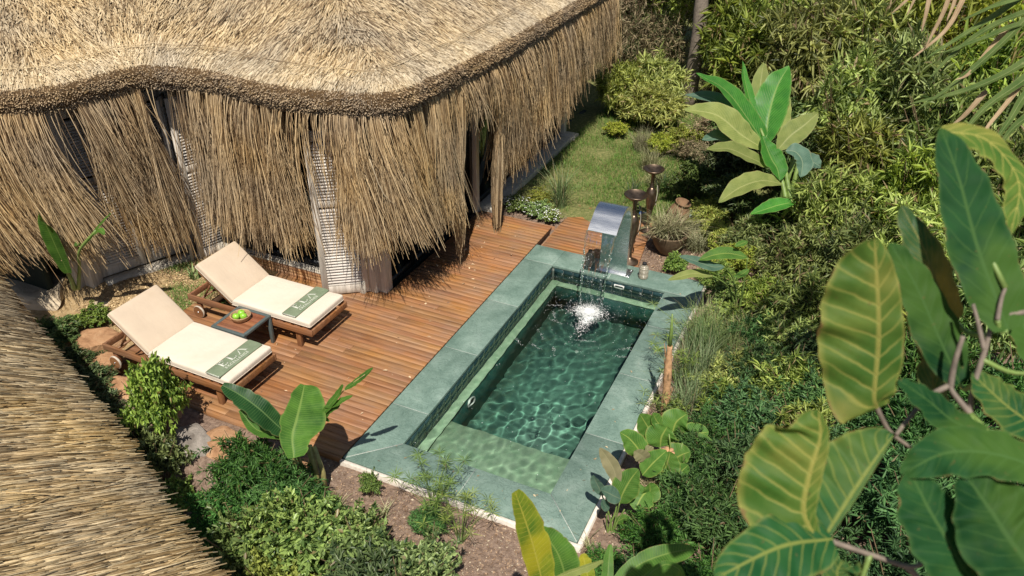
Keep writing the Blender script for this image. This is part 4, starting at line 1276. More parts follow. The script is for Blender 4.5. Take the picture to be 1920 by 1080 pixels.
fw['kind'] = 'stuff'
o = obj('water_sheet', mesh_np('water_sheet', np.array(Vv) - np.array([1.32, 4.3, 0]), Ff, MAT_THIN, True), fw)
for s in (-1, 1):
    us = np.linspace(0, 1, 46)
    pts = [(s * (0.195 - 0.045 * u) + 0.004 * math.sin(u * 40 + s), fall(u)[0] - 4.3 + 0.003 * math.sin(u * 55), fall(u)[1]) for u in us]
    rad = 0.010 + 0.0055 * vnoise(np.c_[us * 30, us * 0, us * 0], 1.0, 3 + s) + 0.004 * us
    mb = MB(); mb.tube(pts, rad, 8, True)
    obj('water_rope', mb.mesh('water_rope', MAT_FALL, True), fw)
mb = MB()
for k in range(120):
    u = rr_.uniform(0.25, 1); y, z = fall(u); q = rr_.choice([-1, 1]) * (0.195 - 0.045 * u) + rr_.normal(0, 0.012) if rr_.uniform() < 0.6 else rr_.uniform(-0.16, 0.16)
    s_ = rr_.uniform(0.0025, 0.007); c = np.array([q, y - 4.3 + rr_.normal(0, 0.015), z])
    mb.add(c + s_ * np.array([(1, 0, 0), (-1, 0, 0), (0, 1, 0), (0, -1, 0), (0, 0, 1.8), (0, 0, -1.8)]), [(0, 2, 4), (2, 1, 4), (1, 3, 4), (3, 0, 4), (2, 0, 5), (1, 2, 5), (3, 1, 5), (0, 3, 5)])
obj('droplets', mb.mesh('droplets', MAT_FOAM), fw, kind='stuff')
# foam where it lands, trailing away over the pool
mb = MB()
OCT = np.array([(1, 0, 0), (-1, 0, 0), (0, 1, 0), (0, -1, 0), (0, 0, 1), (0, 0, -1)], float)
OF = [(0, 2, 4), (2, 1, 4), (1, 3, 4), (3, 0, 4), (2, 0, 5), (1, 2, 5), (3, 1, 5), (0, 3, 5)]
LY = fall(1)[0]
def foam(n, fx, smin, smax):
    for k in range(n):
        x, y, zz = fx()
        if not (IX0 + 0.03 < x < IX1 - 0.03 and IY0 + 0.1 < y < IY1 - 0.05): continue
        s_ = rr_.uniform(smin, smax)
        sc = np.array([s_ * rr_.uniform(0.8, 1.8), s_ * rr_.uniform(0.7, 1.4), s_ * 0.6])
        mb.add(OCT * sc + np.array([x, y, WATER_Z + zz]), OF)
# the churned core is a low lumpy mound, the rest fine bubbles
nr_, na_ = 14, 40
Vc, Fc = [], []
for i in range(nr_):
    for j in range(na_):
        q = i / (nr_ - 1); a_ = j / na_ * 6.2832
        R_ = 0.105 * (1 + 0.30 * float(vnoise(np.array([[math.cos(a_), math.sin(a_), 0.0]]), 2.2, 8)[0]))
        x_, y_ = q * R_ * math.cos(a_), q * R_ * 0.85 * math.sin(a_)
        n_ = float(vnoise(np.array([[x_, y_, 0.0]]), 38, 2)[0]) + 0.6 * float(vnoise(np.array([[x_, y_, 0.0]]), 85, 3)[0])
        Vc.append((1.33 + x_, LY - 0.06 + y_, WATER_Z - 0.006 + 0.040 * (1 - q * q) + 0.011 * n_ * (1 - q ** 3)))
for i in range(nr_ - 1):
    for j in range(na_): Fc.append((i * na_ + j, (i + 1) * na_ + j, (i + 1) * na_ + (j + 1) % na_, i * na_ + (j + 1) % na_))
mb.add(Vc, Fc)
foam(2600, lambda: (1.33 + rr_.normal(0, 0.085), LY - 0.06 + rr_.normal(0, 0.07), abs(rr_.normal(0.0, 0.014))), 0.003, 0.0075)
foam(800, lambda: (1.33 + rr_.normal(0, 0.15), LY - 0.07 + rr_.normal(0, 0.11), 0.002), 0.002, 0.005)
foam(800, lambda: (1.37 + rr_.normal(0, 0.035) + 0.04 * math.sin(rr_.uniform(0, 6)), LY - 0.16 - abs(rr_.normal(0, 0.20)), 0.002), 0.002, 0.006)
foam(500, lambda: (rr_.uniform(IX0, IX1), IY1 - abs(rr_.normal(0, 0.8)), 0.001), 0.0015, 0.004)
for c_ in range(14):
    cx, cy = rr_.uniform(IX0 + 0.1, IX1 - 0.1), rr_.uniform(2.7, 4.55); an = rr_.uniform(0, 3.14)
    foam(40, lambda: ((lambda q: (cx + q * math.cos(an) + rr_.normal(0, .012), cy + q * math.sin(an) + rr_.normal(0, .012), 0.001))(rr_.normal(0, 0.07))), 0.0015, 0.004)
foam(90, lambda: (rr_.uniform(IX0, IX1), rr_.uniform(IY0, 3.6), 0.001), 0.002, 0.005)
fm = obj('foam', mb.mesh('foam', MAT_FOAM))
tag(fm, 'white foam and bubbles where the falling water lands in the pool', None, None, 'stuff')

# ------------------------------------------------------------------ bronze dish stands
def mat_bronze():
    t = NT('bronze')
    n = t.noise(t.coords('Object'), 9, 5)
    t.base(t.ramp(n, [(0.3, (0.10, 0.07, 0.048)), (0.7, (0.22, 0.16, 0.115))])).rough(t.maprange(n, 0.3, 0.7, 0.22, 0.42))
    t.b.inputs['Metallic'].default_value = 0.85
    return t.m
MAT_BRONZE = mat_bronze()
MAT_ROPE = mat_plain('pale_rope', (0.50, 0.46, 0.38), 0.9)
MAT_BLACK = mat_plain('black_metal', (0.02, 0.02, 0.022), 0.5)
def dish_stand(loc, rz, label, s=1.0):
    t = thing('bronze_stand', label, 'bronze stand', loc, rz, 'tall bronze dish stands')
    t.scale = (s, s, s)
    mb = MB(); mb.lathe([(0.0, 0.0), (0.135, 0.0), (0.135, 0.02), (0.10, 0.04), (0.055, 0.065), (0.03, 0.09)], 28)
    obj('base', autosmooth(mb.mesh('base', MAT_BRONZE), 45), t)
    mb = MB(); mb.lathe([(0.03, 0.088), (0.026, 0.16), (0.028, 0.24), (0.048, 0.36), (0.068, 0.47), (0.083, 0.58), (0.088, 0.66), (0.078, 0.73), (0.05, 0.775), (0.032, 0.80)], 28)
    obj('body', autosmooth(mb.mesh('body', MAT_BRONZE), 60), t)
    mb = MB(); mb.lathe([(0.032, 0.799), (0.040, 0.81), (0.030, 0.83), (0.028, 0.92), (0.034, 1.0), (0.05, 1.03)], 20)
    obj('neck', autosmooth(mb.mesh('neck', MAT_BRONZE), 45), t)
    mb = MB(); mb.lathe([(0.05, 1.025), (0.10, 1.045), (0.155, 1.085), (0.172, 1.108), (0.168, 1.114), (0.15, 1.098), (0.09, 1.068), (0.03, 1.055), (0.0, 1.053)], 36)
    obj('dish', autosmooth(mb.mesh('dish', MAT_BRONZE), 60), t)
    mb = MB(); mb.tube(catmull([(0.03, 0, 0.96), (0.10, 0, 0.90), (0.115, 0, 0.72), (0.10, 0, 0.56), (0.06, 0, 0.46)], 16), 0.007, 6)
    obj('handle', mb.mesh('handle', MAT_BRONZE, True), t)
    mb = MB(); mb.tube(catmull([(0.02, 0.02, 1.02), (0.06, 0.06, 0.9), (0.10, 0.03, 0.74), (0.09, 0.01, 0.55), (0.09, 0, 0.46)], 18), 0.0055, 5)
    obj('cord', mb.mesh('cord', MAT_ROPE, True), t)
    return t
dish_stand((1.44, 5.30, -0.035), 0.2, 'tall bronze dish stand just behind the steel spout')
dish_stand((1.385, 6.42, -0.05), 0.4, 'tall bronze dish stand farther back beside the leafy hedge', 0.97)

# lanterns (ribbed jars)
t = NT('ribbed_glass')
wv = t.new('ShaderNodeTexWave', wave_type='BANDS', bands_direction='Z'); t.L(t.coords('Object'), wv.inputs[0]); wv.inputs['Scale'].default_value = 14; wv.inputs['Distortion'].default_value = 1.5
t.base(t.ramp(wv.outputs[1], [(0.2, (0.36, 0.32, 0.25)), (0.8, (0.52, 0.48, 0.39))])).rough(0.25)
t.b.inputs['Transmission Weight'].default_value = 0.25
t.bump(wv.outputs[1], 0.6, 0.006)
MAT_JAR = t.m
def lantern(loc, label):
    t = thing('glass_lantern', label, 'lantern', loc, 0, 'ribbed glass lanterns on the pool edge')
    pr = [(0.0, 0.002), (0.058, 0.002), (0.066, 0.012)]
    for k in range(9): pr += [(0.069, 0.022 + k * 0.017), (0.064, 0.030 + k * 0.017)]
    pr += [(0.060, 0.185), (0.038, 0.205), (0.033, 0.215), (0.0, 0.216)]
    mb = MB(); mb.lathe(pr, 30); obj('jar', autosmooth(mb.mesh('jar', MAT_JAR), 60), t)
    mb = MB(); mb.lathe([(0.0, 0.216), (0.030, 0.2165), (0.034, 0.225), (0.030, 0.25), (0.012, 0.262), (0.0, 0.263)], 20); obj('cap', autosmooth(mb.mesh('cap', MAT_BLACK), 45), t)
    mb = MB(); mb.tube([(0.028, 0, 0.235), (0.036, 0, 0.27), (0.02, 0, 0.295), (-0.02, 0, 0.295), (-0.036, 0, 0.27), (-0.028, 0, 0.235)], 0.003, 5); obj('handle', mb.mesh('handle', MAT_BLACK), t)
lantern((1.772, 4.895, 0), 'ribbed glass lantern on the pool edge right of the spout')
lantern((0.950, 4.905, 0), 'ribbed glass lantern on the pool edge behind the falling water')

# planter bowl, clay jar, pale stone
MAT_CLAY = mat_plain('old_clay', (0.19, 0.135, 0.085), 0.9, 0, 0.35, 9, 0.5, 0.2)
MAT_CLAY2 = mat_plain('brown_clay', (0.20, 0.12, 0.07), 0.85, 0, 0.35, 7, 0.4, 0.2)
MAT_POTSOIL = mat_plain('pot_soil', (0.06, 0.04, 0.025), 0.95, 0, 0.4, 40, 0.8)
pl = thing('clay_planter', 'wide clay planter bowl of variegated grassy leaves by the platform', 'planter', (1.86, 5.88, -0.04))
mb = MB(); mb.lathe([(0.0, 0.0), (0.13, 0.0), (0.20, 0.10), (0.26, 0.24), (0.285, 0.30), (0.295, 0.33), (0.285, 0.34), (0.262, 0.325), (0.25, 0.29), (0.0, 0.28)], 36)
obj('bowl', autosmooth(mb.mesh('bowl', MAT_CLAY), 45), pl)
mb = MB(); mb.lathe([(0.0, 0.283), (0.245, 0.285), (0.10, 0.30), (0.0, 0.305)], 24); obj('soil', mb.mesh('soil', MAT_POTSOIL), pl)
cj = thing('clay_jar', 'leaning brown clay jar behind the bronze stands', 'jar', (1.72, 6.75, -0.06), 0.3)
cj.rotation_euler = (0.12, 0.22, 0.3); cj.scale = (0.85, 0.85, 0.8)
mb = MB(); mb.lathe([(0.0, 0.0), (0.12, 0.0), (0.18, 0.10), (0.215, 0.25), (0.205, 0.40), (0.15, 0.52), (0.125, 0.56), (0.145, 0.60), (0.15, 0.62), (0.13, 0.62), (0.115, 0.57), (0.0, 0.5)], 30)
obj('body', autosmooth(mb.mesh('body', MAT_CLAY2), 50), cj)

# ------------------------------------------------------------------ rocks
def mat_rock(name, c1, c2, c3):
    t = NT(name)
    a_ = t.noise(t.coords('Object', (1, 1, 2.5)), 3.2, 7, 0.65, 0.8); b_ = t.noise(t.coords('Object'), 30, 5, 0.7)
    col = t.ramp(a_, [(0.28, c1), (0.5, c2), (0.72, c3)])
    col = t.mix(t.maprange(b_, 0.58, 0.72, 0, 0.5), col, tuple(x * 0.5 for x in c2))
    t.base(col).rough(0.9).spec(0.2)
    t.bump(t.math('ADD', t.math('MULTIPLY', b_, 0.5), a_), 0.8, 0.03)
    return t.m
MAT_SAND = mat_rock('sandstone', (0.20, 0.10, 0.05), (0.42, 0.24, 0.13), (0.56, 0.38, 0.23))
MAT_PALE = mat_rock('pale_rock', (0.30, 0.24, 0.17), (0.56, 0.46, 0.33), (0.68, 0.58, 0.44))
MAT_GREYROCK = mat_rock('grey_rock', (0.13, 0.11, 0.095), (0.28, 0.25, 0.22), (0.42, 0.37, 0.33))
def rock(loc, size, rz, mat, label, seed, flat=0.8, group='stones edging the terrace', sub=4):
    bm = bmesh.new(); bmesh.ops.create_icosphere(bm, subdivisions=sub, radius=1.0)
    co = np.array([v.co for v in bm.verts])
    r = np.random.default_rng(seed)
    for k in range(9):            # cleave it with random planes
        n_ = r.normal(0, 1, 3); n_ /= np.linalg.norm(n_); dpl = r.uniform(0.5, 0.8)
        e_ = co @ n_ - dpl; co = co - np.where(e_ > 0, e_, 0)[:, None] * n_[None] * 0.92
    co = np.where(co[:, 2:3] > flat * 0.55, co - np.array([0, 0, 1.0]) * (co[:, 2:3] - flat * 0.55) * 0.9, co)
    nrm = co / (np.linalg.norm(co, axis=1, keepdims=True) + 1e-9)
    co = co + nrm * (0.07 * vnoise(co, 2.2, seed) + 0.035 * vnoise(co, 6, seed + 1) + 0.014 * vnoise(co, 15, seed + 2))[:, None]
    co = co * np.array(size)
    for v, c in zip(bm.verts, co): v.co = c
    me = bpy.data.meshes.new('rock'); bm.to_mesh(me); bm.free(); me.materials.append(mat)
    autosmooth(me, 38)
    o = obj('rock', me, None, loc, (0, 0, rz))
    return tag(o, label, 'rock', group)
rock((-5.95, 1.10, -0.05), (0.95, 0.46, 0.32), -0.22, MAT_PALE, 'broad pale flat boulder under the young banana plant', 1)
rock((-6.6, 0.5, -0.2), (0.7, 0.5, 0.4), 0.5, MAT_PALE, 'pale boulder beside the front thatch, at the picture edge', 2)
rock((-5.30, 0.55, -0.30), (0.42, 0.28, 0.26), 0.4, MAT_SAND, 'sandstone block tucked below the pale flat boulder', 3)
rock((-4.02, 0.40, -0.08), (0.36, 0.26, 0.30), 0.5, MAT_SAND, 'sandstone block behind the head of the front lounger', 4)
rock((-3.66, 0.16, -0.11), (0.27, 0.22, 0.26), 0.9, MAT_SAND, 'sandstone block beside the wheels of the front lounger', 5)
rock((-3.02, -0.06, -0.14), (0.48, 0.26, 0.25), -0.1, MAT_SAND, 'large flat reddish stone under the front lounger rail', 6)
rock((-2.36, -0.22, -0.15), (0.33, 0.22, 0.22), 0.2, MAT_SAND, 'flat stone half hidden under the bush by the front lounger', 7)
rock((-1.62, -0.40, -0.16), (0.36, 0.25, 0.32), 0.1, MAT_GREYROCK, 'grey stone right of the bush below the front lounger leg', 8)
rock((-1.16, -0.33, -0.12), (0.46, 0.26, 0.25), -0.2, MAT_SAND, 'large pinkish boulder left of the big banana leaves', 9)
rock((-1.30, -0.68, -0.34), (0.12, 0.10, 0.13), 0.3, MAT_GREYROCK, 'small rounded grey stone in front of the pinkish boulder, left one', 10, 1.4, sub=3)
rock((-1.10, -0.66, -0.34), (0.12, 0.11, 0.14), 1.0, MAT_GREYROCK, 'small rounded grey stone in front of the pinkish boulder, right one', 11, 1.4, sub=3)
rock((-0.36, -0.16, -0.12), (0.20, 0.13, 0.13), 0.4, MAT_SAND, 'small reddish stone at the deck corner by the banana stem', 12, 1.0, sub=3)
rock((0.18, -0.52, -0.14), (0.20, 0.15, 0.15), 0.8, MAT_GREYROCK, 'pale grey stone in the soil in front of the pool corner', 13, 1.0, sub=3)
rock((-4.55, 1.05, -0.05), (0.22, 0.16, 0.12), 0.2, MAT_PALE, 'small pale stone beside the shutter curb', 14, 1.0, sub=3)
rock((-4.75, 0.62, -0.22), (0.3, 0.2, 0.2), 0.2, MAT_SAND, 'sandstone lump under the trailing green shoots', 15, 1.0, sub=3)
rock((1.98, 6.85, 0.16), (0.17, 0.12, 0.12), 0.5, mat_rock('blue_stone', (0.20, 0.27, 0.25), (0.36, 0.45, 0.42), (0.48, 0.56, 0.52)), 'pale blue grey stone beside the leaning clay jar', 16, 1.2, 'pale stone', 3)
# small sprinkler heads and a few pale pebbles
MAT_BLUE = mat_plain('blue_plastic', (0.03, 0.16, 0.50), 0.4)
for i, (x, y, lb) in enumerate([(0.03, 10.9, 'blue sprinkler head in the far part of the lawn'), (1.18, 6.72, 'blue sprinkler head in the turf behind the bronze stand')]):
    t_ = thing('sprinkler', lb, 'sprinkler', (x, y, float(ground_z(x, y))), 0.5 * i, 'blue sprinkler heads')
    mb = MB(); mb.tube([(0, 0, 0), (0, 0, 0.10)], 0.012, 6); obj('riser', mb.mesh('riser', MAT_BLACK), t_)
    mb = MB(); mb.lathe([(0, 0.10), (0.03, 0.10), (0.034, 0.13), (0.02, 0.15), (0, 0.152)], 12); mb.tube([(0, 0, 0.125), (0.10, 0, 0.14)], 0.012, 6); obj('nozzle', mb.mesh('nozzle', MAT_BLUE), t_)

